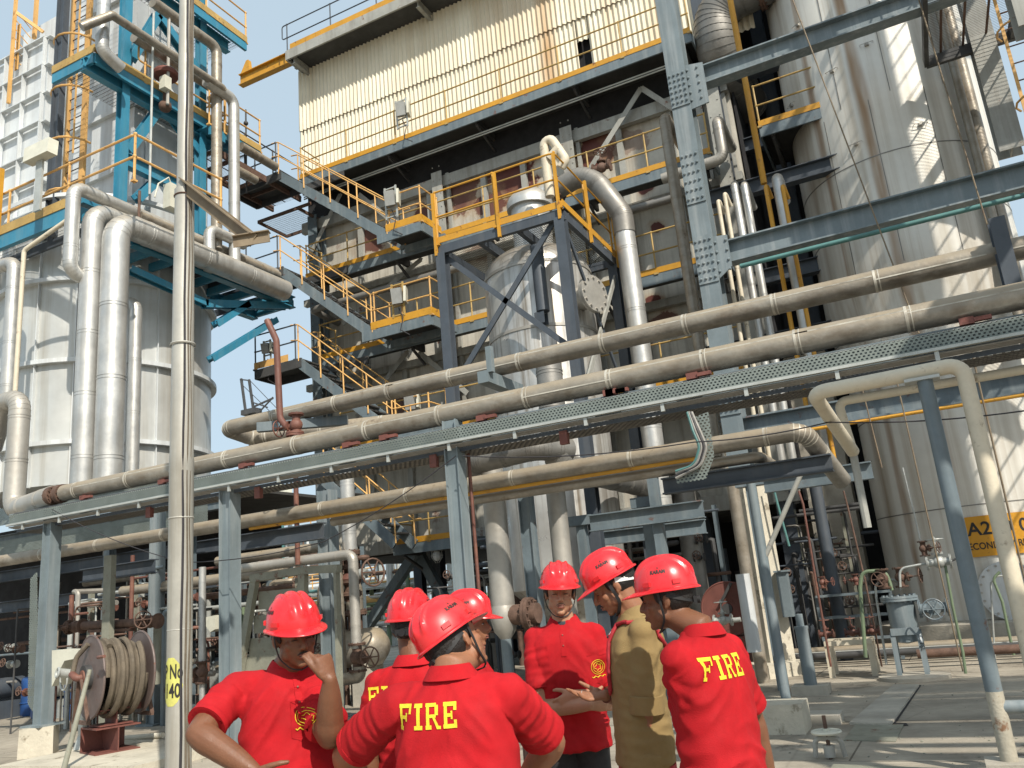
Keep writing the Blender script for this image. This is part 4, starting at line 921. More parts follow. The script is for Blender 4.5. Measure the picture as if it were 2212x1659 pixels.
lc = at(127, 250, Y=YB-.3); b = M(); b.bar((lc.x, YB-.3, lz0-.2), (lc.x, YB-.3, lz1), .20, .10, (0, 1, 0)); b.bar((lc.x-.13, YB-.34, lz0), (lc.x-.13, YB-.34, lz1), .03, .16, (0, 1, 0)); b.bar((lc.x+.13, YB-.34, lz0), (lc.x+.13, YB-.34, lz1), .03, .16, (0, 1, 0))
o = b.build('cable_ladder', 'slate_dark'); tag(o, 'dark vertical cable tray channel left of the caged ladder', 'cable tray')
# ochre post & frame at top left
b = M()
A = at(28, 90, Y=YB+.4); 
b.bar((A.x, YB+.4, A.z-2), (A.x, YB+.4, A.z+5), .09, .07, (0, 1, 0)); A2 = at(78, 20, Y=YB+.9)
b.bar((A2.x, YB+.9, A2.z-1), (A2.x, YB+.9, A2.z+4), .11, .08, (0, 1, 0)); b.bar((A.x, YB+.4, A.z+1.0), (A2.x+.4, YB+.9, A.z+.4), .06, .09)
for i in range(6): b.cyl((A.x+.05, YB+.42, A.z-.5+.3*i), (A2.x, YB+.8, A.z-.9+.3*i), .014, n=5)
for i in range(3): f = .25+.22*i; X = A.x+(A2.x-A.x)*f; b.bar((X, YB+.5, A.z-.9), (X, YB+.5, A.z+.6), .06, .03, (0, 1, 0))
o = b.build('ladder_frame', 'ochre'); tag(o, 'ochre post and rung frame against the sky at the far top left', 'ladder frame')
A = at(5, 370, Y=YB-1.3); b = M(); b.bar((A.x-.1, YB-1.3, zlow-.1), (A.x-.1, YB-1.3, zlow+1.7), .22, .1, (0, 1, 0)); o = b.build('end_post', 'yellow'); tag(o, 'short bright yellow post at the left picture edge beside the duct', 'post')

# flood lamp on slim bracket (left) and box on frame
c = at(88, 328, Y=YB-1.5); t = thing('flood_lamp', 'white box flood lamp on a perforated post in front of the duct stiffeners', 'light', c)
b = M(); b.obb(c, (.42, 0, 0), (0, .12, 0), (-.06, .05, .22)); b.build('housing', 'box_cream', t)
b = M(); b.bar(c-V((0, 0, .2)), V((c.x, c.y, zlow)), .22, .05, (0, 1, 0)); b.build('post', 'galv', t)
c = at(378, 430, X=XB+.5); b = M(); b.box(c.x-.12, c.x+.12, c.y-.25, c.y+.25, c.z-.32, c.z+.32); b.tube([c+V((0, -.1, .3)), c+V((0, -.2, .5)), c+V((0, -.5, .2)), c+V((0, -.6, -.2))], .02, 6); o = b.build('junction_box', 'box_cream'); tag(o, 'cream junction box with looping cables low in the blue frame', 'junction box')

# ================================================================== LEFT PIPES
XP = -14.4
def vr_(px, py, X, w): return wid(at(px, py, X=X), w)/2
def lp(label, pts, r, mt, grp=None, **k): return pipe(pts, r, mt, 'insulated_pipe', label, 'pipe', group=grp, **k)
# thickest pipe: vertical at x=245, elbow, then away over the blue cantilever
X1 = -14.5; q = at(243, 750, X=X1); r1 = wid(q, 58)/2; z1_ = at(280, 490, X=X1).z
zend = at(615, 612, X=X1); 
lp('thickest silver riser, elbowing over the blue cantilever and cut off in mid air', [V((X1, q.y, 4.55)), V((X1, q.y, z1_)), V((X1, zend.y, z1_))], r1, 'alu', band=1.5, bend=1.6, n=26)
X2 = -15.0; q2 = at(190, 750, X=X2); r2 = wid(q2, 46)/2; z2_ = at(225, 465, X=X2).z
lp('second thickest silver riser, immediately left of the thickest one', [V((X2, q2.y, 4.55)), V((X2, q2.y, z2_)), V((X2, at(330, 470, X=X2).y+3, z2_))], r2, 'alu', band=1.5, bend=1.6, n=22)
X3 = -15.1; q3 = at(155, 500, X=X3); r3 = wid(q3, 30)/2; z3_ = at(165, 405, X=X3).z; zb3 = at(160, 590, X=X3).z
lp('short silver drop pipe with elbows at both ends, upper left', [V((X3, q3.y+.9, zb3-.1)), V((X3, q3.y, zb3)), V((X3, q3.y, z3_)), V((X3, at(300, 430, X=X3).y, z3_)), V((X3, at(600, 570, X=X3).y, z3_))], r3, 'alu', band=1.1, bend=1.7, n=20)
# riser behind, x=290
X4 = -15.3; q4 = at(289, 850, X=X4); r4 = wid(q4, 27)/2; zt4 = at(285, 650, X=X4).z
lp('slimmer bright riser right of the thickest one, hooked over at its top', [V((X4, q4.y, 4.5)), V((X4, q4.y, zt4)), V((X4-1.2, q4.y-.3, zt4+.1))], r4, 'alu', band=1.2, bend=1.7)
# left edge pipes
c = at(20, 750, Y=10.6); r5 = wid(c, 30)/2
lp('silver riser at the left picture edge with a hooked top', [V((c.x-1.8, 10.6, at(12, 560, Y=10.6).z)), V((c.x-.0, 10.6, at(12, 575, Y=10.6).z)), V((c.x+.05, 10.6, at(20, 910, Y=10.6).z)), V((c.x-.9, 10.6, at(20, 960, Y=10.6).z))], r5, 'alu', band=1.1, bend=1.4)
c = at(42, 700, Y=10.4); 
lp('thin pale riser just right of the left edge pipe', [V((c.x, 10.4, at(42, 870, Y=10.4).z)), V((c.x, 10.4, at(42, 545, Y=10.4).z)), V((c.x+1.1, 10.6, at(42, 530, Y=10.4).z+.3))], wid(c, 10)/2, 'cream_pipe', band=0)
YE = 9.5; zUB = at(1106, 866, Y=9.05).z; xUB = at(133, 1068, Y=9.0).x-.32; c = at(38, 960, Y=YE); r6 = wid(c, 43)/2; zt6 = at(38, 862, Y=YE).z; zb6 = at(45, 1085, Y=YE).z
lp('U-shaped silver bend at lower left that joins the flanged end of the long pipe', [V((c.x-1.1, YE+.2, zt6-.75)), V((c.x-.5, YE, zt6)), V((c.x, YE, zt6)), V((c.x, YE, zUB)), V((xUB, YE-.4, zUB))], r6, 'alu_dull', band=.8, bend=1.35, n=22)
# upper left vertical alu pipe with elbow
c = at(222, 60, X=-15.0); r7 = wid(c, 27)/2
lp('bright silver drop pipe at the very top left, elbowing over the blue platform', [V((-15.0, c.y, c.z+3)), V((-15.0, c.y, at(222, 110, X=-15.0).z)), V((-15.0, at(262, 140, X=-15.0).y, at(262, 140, X=-15.0).z-.1)), ], r7, 'alu', band=.9, bend=1.5)
# Y direction pipes at the top
def ypipe(label, pa, pb, X, w, mt='tan_pipe', extra=None, pre=None, band=1.2):
    A, B_ = at(*pa, X=X), at(*pb, X=X); z = (A.z+B_.z)/2; r = wid(A, w)/2
    P = [V((X, A.y, z)), V((X, B_.y, z))]
    if pre: P = [V(p) for p in pre(P[0])]+P
    if extra: P += [V(p) for p in extra(P[-1])]
    return lp(label, P, r, mt, band=band, bend=1.6)
ypipe('dusty pipe crossing the top of the blue frame and dropping down its right side', (330, 5), (468, 102), -14.9, 24, extra=lambda e: [e-V((0, 0, 2.4)), e-V((0, 0, 6))])
ypipe('dusty pipe sloping from the bright drop pipe across the blue columns', (250, 42), (486, 190), -14.6, 19, pre=lambda s: [s-V((0.35, .6, .5)), s-V((0, .1, 0))], extra=lambda e: [e+V((-.6, .05, -.05))])
ypipe('second sloping dusty pipe just below, half hidden by the lamp pole', (290, 82), (480, 200), -15.1, 26)
ypipe('silver pipe with long drop against the sky right of the lamp pole', (445, 165), (505, 225), -14.7, 24, mt='alu', extra=lambda e: [e-V((0, 0, 5.2))])
for k, (pa, pb, X, w, lb) in enumerate((((520, 320), (595, 357), -14.9, 20, 'grey pipe stub over the grating bridge, meeting the silver drop'), ((505, 365), (552, 388), -15.2, 20, 'grey pipe stub below the grating bridge'), ((300, 500), (612, 572), -15.0, 22, 'long dusty pipe running under the brown steel angle on the lamp pole'), ((440, 590), (620, 640), -15.9, 22, 'dusty pipe among the blue cantilever braces'))):
    ypipe(lb, pa, pb, X, w)
c = at(452, 530, X=-14.7); lp('short silver elbow piece right of the lamp pole above the cantilever', [c+V((0, 0, -.7)), c+V((0, 0, .45)), c+V((0, 1.2, .45))], wid(c, 24)/2, 'alu', band=.5, bend=1.4)
# link bridge of grating between blue frame and furnace stairs
bg = thing('link_bridge', 'rusty grating bridge linking the blue frame to the furnace stairs', 'bridge', at(530, 350, X=-15.6))
A = at(465, 320, X=-15.4); B_ = at(600, 372, X=-15.4); b = M(); b.add([(-16.5, A.y, A.z), (-15.4, A.y, A.z), (-15.4, B_.y+1, A.z), (-16.5, B_.y+1, A.z)], [(0, 1, 2, 3)]); b.build('grating', 'grate_big', bg)
b = M()
for x in (-16.5, -15.4): b.bar((x, A.y, A.z-.08), (x, B_.y+1, A.z-.08), .06, .2)
for i in range(5): y = A.y+(B_.y-A.y)*i/4; b.bar((-16.5, y, A.z-.08), (-15.4, y, A.z-.08), .05, .12)
b.build('frame', 'rusty', bg); rail(bg, [(-15.45, A.y, A.z), (-15.45, B_.y+1, A.z)], 1.05, 1.3, mt='dark_steel')
# walk rails at right of blue frame
rail_t = thing('frame_balcony', 'small ochre railed balcony on the right side of the blue frame against the sky', 'balcony', at(470, 250, X=-15))
zz = at(455, 270, X=-15.0).z; y0_, y1_ = at(452, 260, X=-15.0).y, at(485, 280, X=-15.0).y
b = M(); b.box(-16.2, -15.0, y0_, y1_, zz-.05, zz); b.build('deck', 'blue', rail_t); b = M(); b.bar((-15.0, y0_, zz-.15), (-15.0, y1_, zz-.15), .06, .3); b.bar((-16.2, y1_, zz-.15), (-15.0, y1_, zz-.15), .06, .3); b.build('edge_beam', 'blue', rail_t)
rail(rail_t, [(-15.0, y0_, zz), (-15.0, y1_, zz), (-16.1, y1_, zz)], 1.05, .9, mt='ochre', r=.025)
b = M(); c = at(531, 250, X=-15.5); b.cyl(c-V((0, 0, 2.5)), c+V((0, 0, .2)), .025, n=6); b.sph(c-V((0, 0, .25)), .07); o = b.build('vent_stub', 'dark_steel'); tag(o, 'thin dark vent rod standing against the sky', 'vent')

# ================================================================== MAIN PIPE RACK (Y = 9)
YR = 9.0
def col(label, px, py, Y, w, ztop, zbot=0., mt='slate_pale', grp='steel columns carrying the pipe rack'):
    c = at(px, py, Y=Y); wd = wid(c, w); o = thing('rack_column', label, 'steel column', (c.x, Y, 0), grp)
    b = M(); b.bar((c.x-wd*.42, Y, zbot), (c.x-wd*.42, Y, ztop), .016, wd*.9, (0, 1, 0)); b.bar((c.x+wd*.42, Y, zbot), (c.x+wd*.42, Y, ztop), .016, wd*.9, (0, 1, 0)); b.bar((c.x, Y-wd*.2, zbot), (c.x, Y-wd*.2, ztop), wd*.82, .016, (0, 1, 0)); b.build('shaft', mt, o)
    b = M(); b.box(c.x-wd, c.x+wd, Y-wd, Y+wd, zbot, zbot+.03); b.build('base_plate', mt, o); return c, wd
zbm = at(1106, 885, Y=YR).z                         # beam under pipe B
ztray = at(1106, 916, Y=YR-.15).z
c0_, w0_ = col('rack column at far left standing on a pale concrete block', 103, 1350, YR, 30, zbm-.1, .42)
col('rack column between lamp pole and the man touching his nose', 497, 1300, YR, 36, ztray-.1)
cP2, wP2 = col('rack column rising behind the man in the middle, nearest the silver vessel', 992, 1120, YR, 37, at(983, 908, Y=YR).z)
col('rear rack column seen between the first helmet and the vertical silver pipe', 712, 1250, 12.0, 36, at(705, 1060, Y=12.0).z)
col('rear rack column close to the left side of the lamp pole', 338, 1300, 11.8, 26, at(330, 1090, Y=11.8).z)
col('rack column behind the helmets of the right hand group', 1152, 1250, 11.8, 30, at(1150, 1070, Y=11.8).z, mt='slate')
b = M(); b.lathe((c0_.x, YR-.05, 0), [(.34, 0), (.33, .42), (.02, .43)], 4); o = b.build('concrete_block', 'concrete_block'); tag(o, 'pale square concrete block under the far left rack column', 'concrete block')
def xr(px, py, Y=YR): return at(px, py, Y=Y).x
def xbeam(label, pa, pb, Y, h, mt='slate_pale', w=.2, name='rack_beam', grp='long beams of the pipe rack'):
    A, B_ = at(*pa, Y=Y), at(*pb, Y=Y); z = (A.z+B_.z)/2; b = M(); b.ibeam((A.x, Y, z), (B_.x, Y, z), w, h); o = b.build(name, mt); tag(o, label, 'steel beam', grp); return o
zB_ = at(1106, 866, Y=YR+.05).z; rB = wid(at(1106, 866, Y=YR+.05), 47)/2
b = M(); b.ibeam((xr(20, 1110), YR+.1, zB_-rB-.17), (3.6, YR+.1, zB_-rB-.17), .2, .24); o = b.build('rack_beam', 'slate_pale'); tag(o, 'long blue-grey beam directly under the lower of the two long upper pipes', 'steel beam')
# lower of the two long pipes
pB = thing('long_pipe', 'long dusty insulated pipe right above the perforated tray, flanged at its left end', 'pipe', (-5, YR, zB_), 'long pipes on the rack')
xB0 = at(133, 1068, Y=YR).x
J = Bands(); b = pipe([(xB0, YR+.05, zB_), (4.5, YR+.05, zB_)], rB, None, m=M(), band=1.15, n=28, seam=True, bm_=J); b.build('cladding', 'tan_pipe', pB); J.build('joint_band', 'joint', pB)
b = M(); flange(b, (xB0-.08, YR+.05, zB_), (1, 0, 0), rB*1.15, .05, 12); b.cyl((xB0-.3, YR+.05, zB_), (xB0, YR+.05, zB_), rB*.7); flange(b, (xB0-.3, YR+.05, zB_), (1, 0, 0), rB*1.15, .05, 12); b.build('flange', 'rusty', pB)
# shoes under it
for k, (px, py) in enumerate(((530, 1015), (755, 973), (835, 951), (1045, 905), (1325, 850), (1500, 815), (1320, 852), (355, 1045), (185, 1085), (2090, 690))):
    X = xr(px, py); b = M(); b.box(X-.08, X+.05, YR-.06, YR-.0, zB_-rB-.06, zB_-rB+.01); b.box(X+.05, X+.2, YR-.08, YR-.02, zB_-rB-.05, zB_-rB-.01); b.build('pipe_shoe', 'red_oxide', pB)
# upper long pipe
YA = 9.75; cA = at(1106, 786, Y=YA); rA = wid(cA, 40)/2
pA = thing('long_pipe', 'uppermost long dusty insulated pipe with capped return bend at its left end', 'pipe', (-5, YA, cA.z), 'long pipes on the rack')
xA0 = at(478, 935, Y=YA).x+.1
J = Bands(); b = pipe([(xA0+2.6, YA+1.5, cA.z-.08), (xA0+.02, YA+.55, cA.z-.08), (xA0+.0, YA, cA.z), (xA0+.5, YA, cA.z), (5, YA, cA.z)], rA, None, m=M(), band=1.1, n=26, seam=True, bend=1.1, bm_=J); b.build('cladding', 'tan_pipe', pA); J.build('joint_band', 'joint', pA)
for px in (1085,): pass
X = xr(1075, 800, YA)
b = M(); b.bar((X, YR+.3, cA.z-rA-.1), (X, YA+.6, cA.z-rA-.1), .16, .16); b.bar((X+.1, YR+.35, cA.z-rA-.05), (X+.1, YR+.35, cA.z-rA+.3), .08, .08, (0, 1, 0)); b.build('bracket', 'slate_pale', pA)
X = xr(690, 910, YA); b = M(); b.bar((X-.9, YR+.4, cA.z-rA-.08), (X+.3, YA+.3, cA.z-rA-.08), .12, .14); b.build('bracket', 'slate', pA)
X = xr(2165, 555, YA); b = M(); b.ibeam((X, YA-.2, cA.z-rA-.35), (X, YA-.2, cA.z+.3), .15, .2, (0, 1, 0)); b.build('bracket', 'slate_dark', pA)
# perforated cable tray hung in front
XT0, XT1 = xr(22, 1120, YR-.15), 4.5; hT = wid(at(1106, 916, Y=YR-.15), 33)
ct = thing('cable_tray', 'long pale perforated cable tray running in front of the rack beam', 'cable tray', (-5, YR-.2, ztray), 'cable trays of the rack')
b = M(); b.box(XT0, XT1, YR-.17, YR-.165, ztray-hT/2, ztray+hT/2); b.build('side_plate', 'perf_xz', ct)
b = M(); b.box(XT0, XT1, YR-.165, YR-.09, ztray+hT/2-.006, ztray+hT/2); b.box(XT0, XT1, YR-.22, YR-.165, ztray-hT/2-.006, ztray-hT/2); b.bar((XT0, YR-.22, ztray-hT/2+.01), (XT1, YR-.22, ztray-hT/2+.01), .006, .03); b.build('lip', 'galv', ct)
b = M()
for k in range(3): b.cyl((XT0, YR-.09, ztray+hT/2+.012+.004*k), (XT1, YR-.07+.02*k, ztray+hT/2+.015), .013, n=6)
b.build('cable', 'cable', ct)
zu_ = ztray-hT/2-.10
b = M(); b.box(XT0, XT1, YR-.02, YR+.42, zu_-.006, zu_); b.build('bottom_plate', 'perf_xy', ct)
b = M(); b.box(XT0, XT1, YR+.42, YR+.426, zu_-.0, zu_+.08); b.box(XT0, XT1, YR-.026, YR-.02, zu_, zu_+.05); b.build('rear_lip', 'slate_dark', ct)
b = M()
for k in range(4): b.cyl((XT0, YR-.16+k*.035, ztray-hT/2-.025-.006*k), (XT1, YR-.16+k*.035, ztray-hT/2-.025-.006*k), .010, n=6)
b.build('cable', 'grey_cable', ct)
X = XT0+.4
while X < 1.4:
    b = M(); b.box(X-.02, X+.02, YR-.20, YR-.17, ztray-hT/2-.10, ztray-hT/2+.0); b.build('clamp', 'galv', ct); X += .92
    if int(X*3) % 4 == 0: pass
for px, py in ((325, 1110), (560, 1050), (1220, 945), (940, 1010)):
    X = xr(px, py); b = M(); b.box(X-.05, X+.05, YR-.05, YR+.02, zu_-.14, zu_+.02); b.build('hanger', 'red_oxide', ct)
# pipe C, yellow line D, pipe E
YCp = 9.9; cC = at(1106, 1033, Y=YCp); rC = wid(cC, 35)/2
P = [V((xr(-160, 1245, YCp), YCp, cC.z)), V((at(1735, 930, Y=YCp).x, YCp, cC.z)), at(1805, 1000, Y=YCp+.7)]
P[-1] = V((P[1].x+.25, YCp+.8, cC.z-.55))
pC = thing('long_pipe', 'long tan pipe below the tray, bending back and down at its right end', 'pipe', (-5, YCp, cC.z), 'long pipes on the rack'); J = Bands()
b = pipe(P, rC, None, m=M(), band=1.5, n=24, bend=1.8, bm_=J); b.build('cladding', 'tan_pipe', pC); J.build('joint_band', 'joint', pC)
cD = at(1106, 1053, Y=YCp); lp('thin yellow gas line tucked under the long tan pipe', [V((xr(540, 1135, YCp), YCp, cD.z)), V((xr(1525, 985, YCp), YCp, cD.z))], wid(cD, 9)/2, 'yellow', band=0)
cE = at(1106, 1068, Y=YCp+.2); rE = wid(cE, 21)/2; xe = at(1640, 985, Y=YCp+.2).x
lp('thinner tan pipe under the yellow gas line', [V((xr(700, 1125, YCp), YCp+.2, cE.z)), V((xe, YCp+.2, cE.z)), V((xe+.1, YCp+.9, cE.z-.1))], rE, 'tan_pipe', band=1.3, n=18, bend=1.6)
# cross beams between front and rear columns (Y direction) and low beams
def ybeam(label, P0, P1, h, mt='slate_dark', w=.16, grp='cross beams under the rack'):
    b = M(); b.ibeam(P0, P1, w, h); o = b.build('cross_beam', mt); tag(o, label, 'steel beam', grp)
for k, (x0, y0, x1, y1, Y, h, lb) in enumerate(((513, 1160, 700, 1160, 10.6, .26, 'dark beam between the column left of the helmet and the column behind it'), (180, 1235, 335, 1232, 10.4, .24, 'dark beam behind the far left rack column'), (1275, 1130, 1520, 1100, 12.5, .26, 'blue-grey beam right of the vessel, the higher of a pair'), (1260, 1165, 1525, 1140, 14, .24, 'blue-grey beam right of the vessel, the lower of a pair'), (1650, 1045, 1885, 1018, 12.5, .24, 'grey beam reaching left from the tank, under the cream pipe loop'))):
    A = at(x0, y0, Y=Y); B_ = at(x1, y1, Y=Y); z = (A.z+B_.z)/2; ybeam(lb, V((A.x, Y, z)), V((B_.x, Y, z)), h, 'slate' if k > 1 else 'slate_dark')
A = at(1430, 1030, Y=10.1); B_ = at(1795, 985, Y=10.1); ybeam('dark channel beam that carries the bends at the right end of the long tan pipe', V((A.x, 10.1, (A.z+B_.z)/2-.1)), V((B_.x, 10.1, (A.z+B_.z)/2-.1)), .2, 'slate_dark')
# drop tray with looped cables
dt = thing('drop_tray', 'perforated drop tray carrying looped green and grey cables, right of centre', 'cable tray', at(1510, 960, Y=8.75))
Yd = 8.85; g_ = lambda x, y, Y=Yd: at(x, y, Y=Y)
b = M(); b.poly([g_(1487, 905), g_(1530, 890), g_(1543, 985), g_(1525, 1035), g_(1462, 1045), g_(1462, 1020), g_(1500, 1010), g_(1512, 980)], .01, (0, 1, 0)); b.build('plate', 'perf_xz', dt)
for k, mt_ in enumerate(('teal_pipe', 'grey_cable', 'cable', 'grey_cable')):
    o_ = k*5; P = fillet([g_(1485+o_*.6, 890, Yd-.05), g_(1497+o_, 930, Yd-.07), g_(1512+o_, 965, Yd-.07), g_(1500+o_, 1005, Yd-.07), g_(1460, 1018+o_, Yd-.05)], .15, 5)[0]; b = M(); b.tube(P, .016, 6); b.build('cable', mt_, dt)
# brown steam vent with valve (left of centre)
vb = thing('vent_pipe', 'brown rusty vent pipe with a slanted open top and a curved foot', 'pipe', at(600, 800, Y=YA-.35))
Yb = YA-.55; g_ = lambda x, y: at(x, y, Y=Yb)
P = fillet([g_(577, 692), g_(597, 735), g_(605, 905), g_(622, 925), g_(640, 918)], .18, 6)[0]
b = M(); b.tube(P, wid(g_(600, 800), 14)/2, 14); c = g_(577, 692); b.build('tube', 'brown_pipe', vb)
gate_valve('valve_on_vent', 'rusty flanged valve at the foot of the brown vent pipe', g_(640, 918), (0, 0, 1), (-1, 0, .0), .075, 'brown_pipe').name = 'vent_foot_valve'
b = M(); flange(b, g_(637, 938), (0, 0, 1), .13, .03); b.cyl(g_(637, 960), g_(637, 930), .05); b.build('foot_flange', 'brown_pipe', vb)
c = at(640, 1080, Y=11.5); b = M(); b.cyl((c.x, 11.5, at(640, 1220, Y=11.5).z), (c.x, 11.5, at(640, 1030, Y=11.5).z), wid(c, 11)/2, n=12); o = b.build('drain_pipe', 'brown_pipe'); tag(o, 'thin brown vertical pipe against the sky below the tray', 'pipe')
c = at(1020, 1090, Y=9.2); b = M(); b.cyl((c.x, 9.2, 0.9), (c.x, 9.2, zu_), wid(c, 8)/2, n=10); o = b.build('drain_pipe', 'brown_pipe'); tag(o, 'thin brown vertical pipe just right of the rack column by the vessel', 'pipe')

# ================================================================== FRONT RIGHT: cream loop, supports
YS2 = 8.5; base = at(2180, 1640, Z=.12); YS2 = base.y
cp = thing('cream_pipe_loop', 'cream painted pipe loop running above the right foreground, with a bent drop at its left', 'pipe', at(1900, 830, Y=YS2))
g_ = lambda x, y, Y=YS2: at(x, y, Y=Y)
rc = wid(g_(1950, 810), 42)/2*.9
A1 = g_(2085, 785); zt = A1.z; xr1 = g_(2105, 900).x
hxz = g_(1755, 845)
P = [at(1835, 990, Y=YS2+2.6), V((hxz.x, YS2, zt-.02)), V((xr1, YS2, zt)), V((xr1, YS2, .05))]
P[0] = V((hxz.x-.0, YS2+1.6, zt-.85)); tgt = at(1842, 975, Y=YS2+1.5); P[0] = tgt
b = pipe(P, rc*.86, None, m=M(), band=0, n=22, bend=1.7); b.build('tube', 'cream_pipe', cp)
e = tgt; g2 = at(1828, 865, Y=tgt.y); xx = e.x
lp('second slimmer cream pipe rising from the drop and running right behind the loop', [e+V((0, 0, .02)), V((e.x-.05, e.y, g2.z)), V((e.x+5, e.y, g2.z))], rc*.62, 'cream_pipe', band=0, bend=1.7)
b = M(); b.cyl(e-V((0, 0, .8)), e, .04, n=8); o = b.build('drop_stub', 'grey_steel'); tag(o, 'thin stub leg under the lowest point of the cream pipe drop', 'pipe')
gp = thing('grey_prop', 'slate grey round prop with a peeling foot, holding up the cream pipe loop', 'prop', (base.x, YS2, 0))
b = M(); X = base.x; b.cyl((X, YS2, .62), (X, YS2, zt-rc), rc*.82, n=20); b.build('tube', 'slate', gp); b = M(); b.cyl((X, YS2, .1), (X, YS2, .62), rc*.825, n=20); b.build('peeled_foot', 'peeled', gp)
b = M(); b.box(X-.17, X+.19, YS2-.17, YS2+.17, 0, .11); b.build('foot_block', 'concrete', gp); b = M(); b.cyl((X, YS2, .5), (X+2, YS2, .5), .05, n=12); b.build('side_rail', 'slate_pale', gp)
b = M(); b.box(X-.16, X+.12, YS2-.08, YS2+.08, zt-rc*1.15, zt-rc*.8); b.build('saddle', 'galv', gp)
# second slim slate prop (1640,1090)->(1700,1520)
bs = at(1700, 1522, Z=.0); Xp, Yp_ = bs.x, bs.y; zt2 = zat(1612, 1010, (Xp, Yp_))
sp2 = thing('slim_prop', 'slim slate blue round prop with an angled strut, behind the man on the right', 'prop', (Xp, Yp_, 0))
b = M(); b.cyl((Xp, Yp_, 0), (Xp, Yp_, zt2), .065, n=14); b.build('tube', 'slate_pale', sp2)
b = M(); b.cyl((Xp, Yp_, zt2-1.3), at(1735, 1012, Y=Yp_), .035, n=10); b.build('strut', 'grey_steel', sp2)
bs = at(1752, 1482, Z=.1); zt3 = zat(1742, 1325, (bs.x, bs.y)); b = M(); b.lathe((bs.x, bs.y, 0), [(.09, 0), (.09, zt3-.22), (.10, zt3-.2), (.10, zt3-.17), (.05, zt3-.17), (.05, zt3)], 18)
o = b.build('bollard_post', 'slate_pale'); tag(o, 'stubby slate post with a narrower neck, left of the small test station', 'post')
b = M(); b.box(bs.x-.25, bs.x+.25, bs.y-.2, bs.y+.2, 0, .12); o = b.build('post_footing', 'concrete'); tag(o, 'low concrete footing of the stubby slate post', 'footing')
# silver vertical pipes right of riveted column
for k, (p0, p1, w, mt_, Y, hook) in enumerate((((1572, 400), (1690, 920), 17, 'alu', 16.6, 1), ((1595, 400), (1712, 920), 17, 'alu', 16.6, 1), ((1548, 425), (1630, 900), 9, 'cream_pipe', 16.2, 0), ((1560, 410), (1650, 900), 9, 'cream_pipe', 16.3, 0),
                                             ((1640, 395), (1775, 990), 10, 'yellow', 16.4, 0), ((1665, 385), (1800, 960), 24, 'alu', 16.4, 1), ((1688, 392), (1745, 690), 9, 'yellow', 16.3, 0))):
    T = at(*p0, Y=Y); c = at((p0[0]+p1[0])/2, (p0[1]+p1[1])/2, Y=Y); r0 = wid(c, w)/2
    lb = ('left one of the two slim silver risers right of the riveted column', 'right one of the two slim silver risers', 'slim cream riser nearest the riveted column', 'slim cream riser touching the slim silver pair', 'yellow riser between the silver risers', 'thickest bright silver riser left of the rusty tank', 'short yellow riser right of the thickest silver riser')[k]
    lp(lb, ([V((c.x+.0, Y+.9, T.z-.2)), V((c.x, Y+.3, T.z))] if hook else [V((c.x+.05, Y+.25, T.z-.3))])+[V((c.x, Y, T.z)), V((c.x, Y, 3.4))], r0, mt_, band=1.1 if mt_ == 'alu' else 0, bend=1.3, grp='risers right of the riveted column')
# tall yellow pipe (1590,50)->(1640,400)
A = at(1590, 55, Y=16.8); c = at(1618, 220, Y=16.8); lp('tall slanting yellow pipe in the dark bay at top', [V((c.x, 16.8, A.z+2)), V((c.x, 16.8, at(1640, 400, Y=16.8).z))], wid(c, 13)/2, 'yellow', band=0)
# cream/tan pipe left of riveted column
YT = 16.2; A = at(1440, 250, Y=YT); c = at(1468, 470, Y=YT); r0 = wid(c, 25)/2
lp('tan insulated riser just left of the riveted column, hooked into the rusty wall', [V((c.x, 18.9, A.z)), V((c.x, YT, A.z)), V((c.x, YT, 4))], r0, 'tan_pipe', band=1.5, bend=1.3)
A = at(1555, 255, Y=17); c = at(1556, 300, Y=17); zl_ = at(1530, 352, Y=17).z
lp('grey S-bend pipe at the right flange of the riveted column', [V((c.x, 18.5, A.z)), V((c.x, 17, A.z)), V((c.x, 17, zl_)), V((c.x-1.4, 17, zl_-.05))], wid(c, 24)/2, 'alu_dull', band=.7, bend=1.5)
# grey horizontal pipes on furnace
Y = 17.2; A = at(1360, 455, Y=Y); B_ = at(1440, 430, Y=Y); lp('grey horizontal pipe between silver drop and tan riser', [V((A.x-.3, Y, A.z)), V((B_.x+.3, Y, A.z))], wid(A, 18)/2, 'alu_dark', band=0)
Y = 16.6; A = at(690, 655, Y=17.6); B_ = at(950, 590, Y=17.6); zc_ = (A.z+B_.z)/2; lp('long grey pipe crossing behind the middle stair flight', [V((A.x-.6, 20, zc_)), V((A.x-.4, 17.75, zc_)), V((B_.x+.6, 17.75, zc_))], wid(A, 15)/2, 'alu_dark', band=0, bend=1.4)
# top right fat dark duct elbow
b = thing('exhaust_duct', 'fat dark grey elbow duct at the top, between furnace and rusty tank', 'duct', at(1560, 60, Y=18))
c = at(1545, 90, Y=18.5); rr = wid(c, 92)/2; e0 = V((c.x, 18.5, c.z+.5)); m_ = pipe([V((TX, 18.2, e0.z+.55)), V((c.x+.1, 18.5, e0.z+.45)), V((c.x, 18.5, e0.z-.9)), V((c.x+.25, 20.6, e0.z-1.3))], rr, None, m=M(), band=1.0, bend=1.3, n=28, seg=8); m_.build('casing', 'alu_dark', b)
m_ = M(); flange(m_, (c.x+1.25, 18.4, e0.z+.48), (1, 0, 0), rr*1.12, .06, 16); m_.build('flange', 'rusty', b)
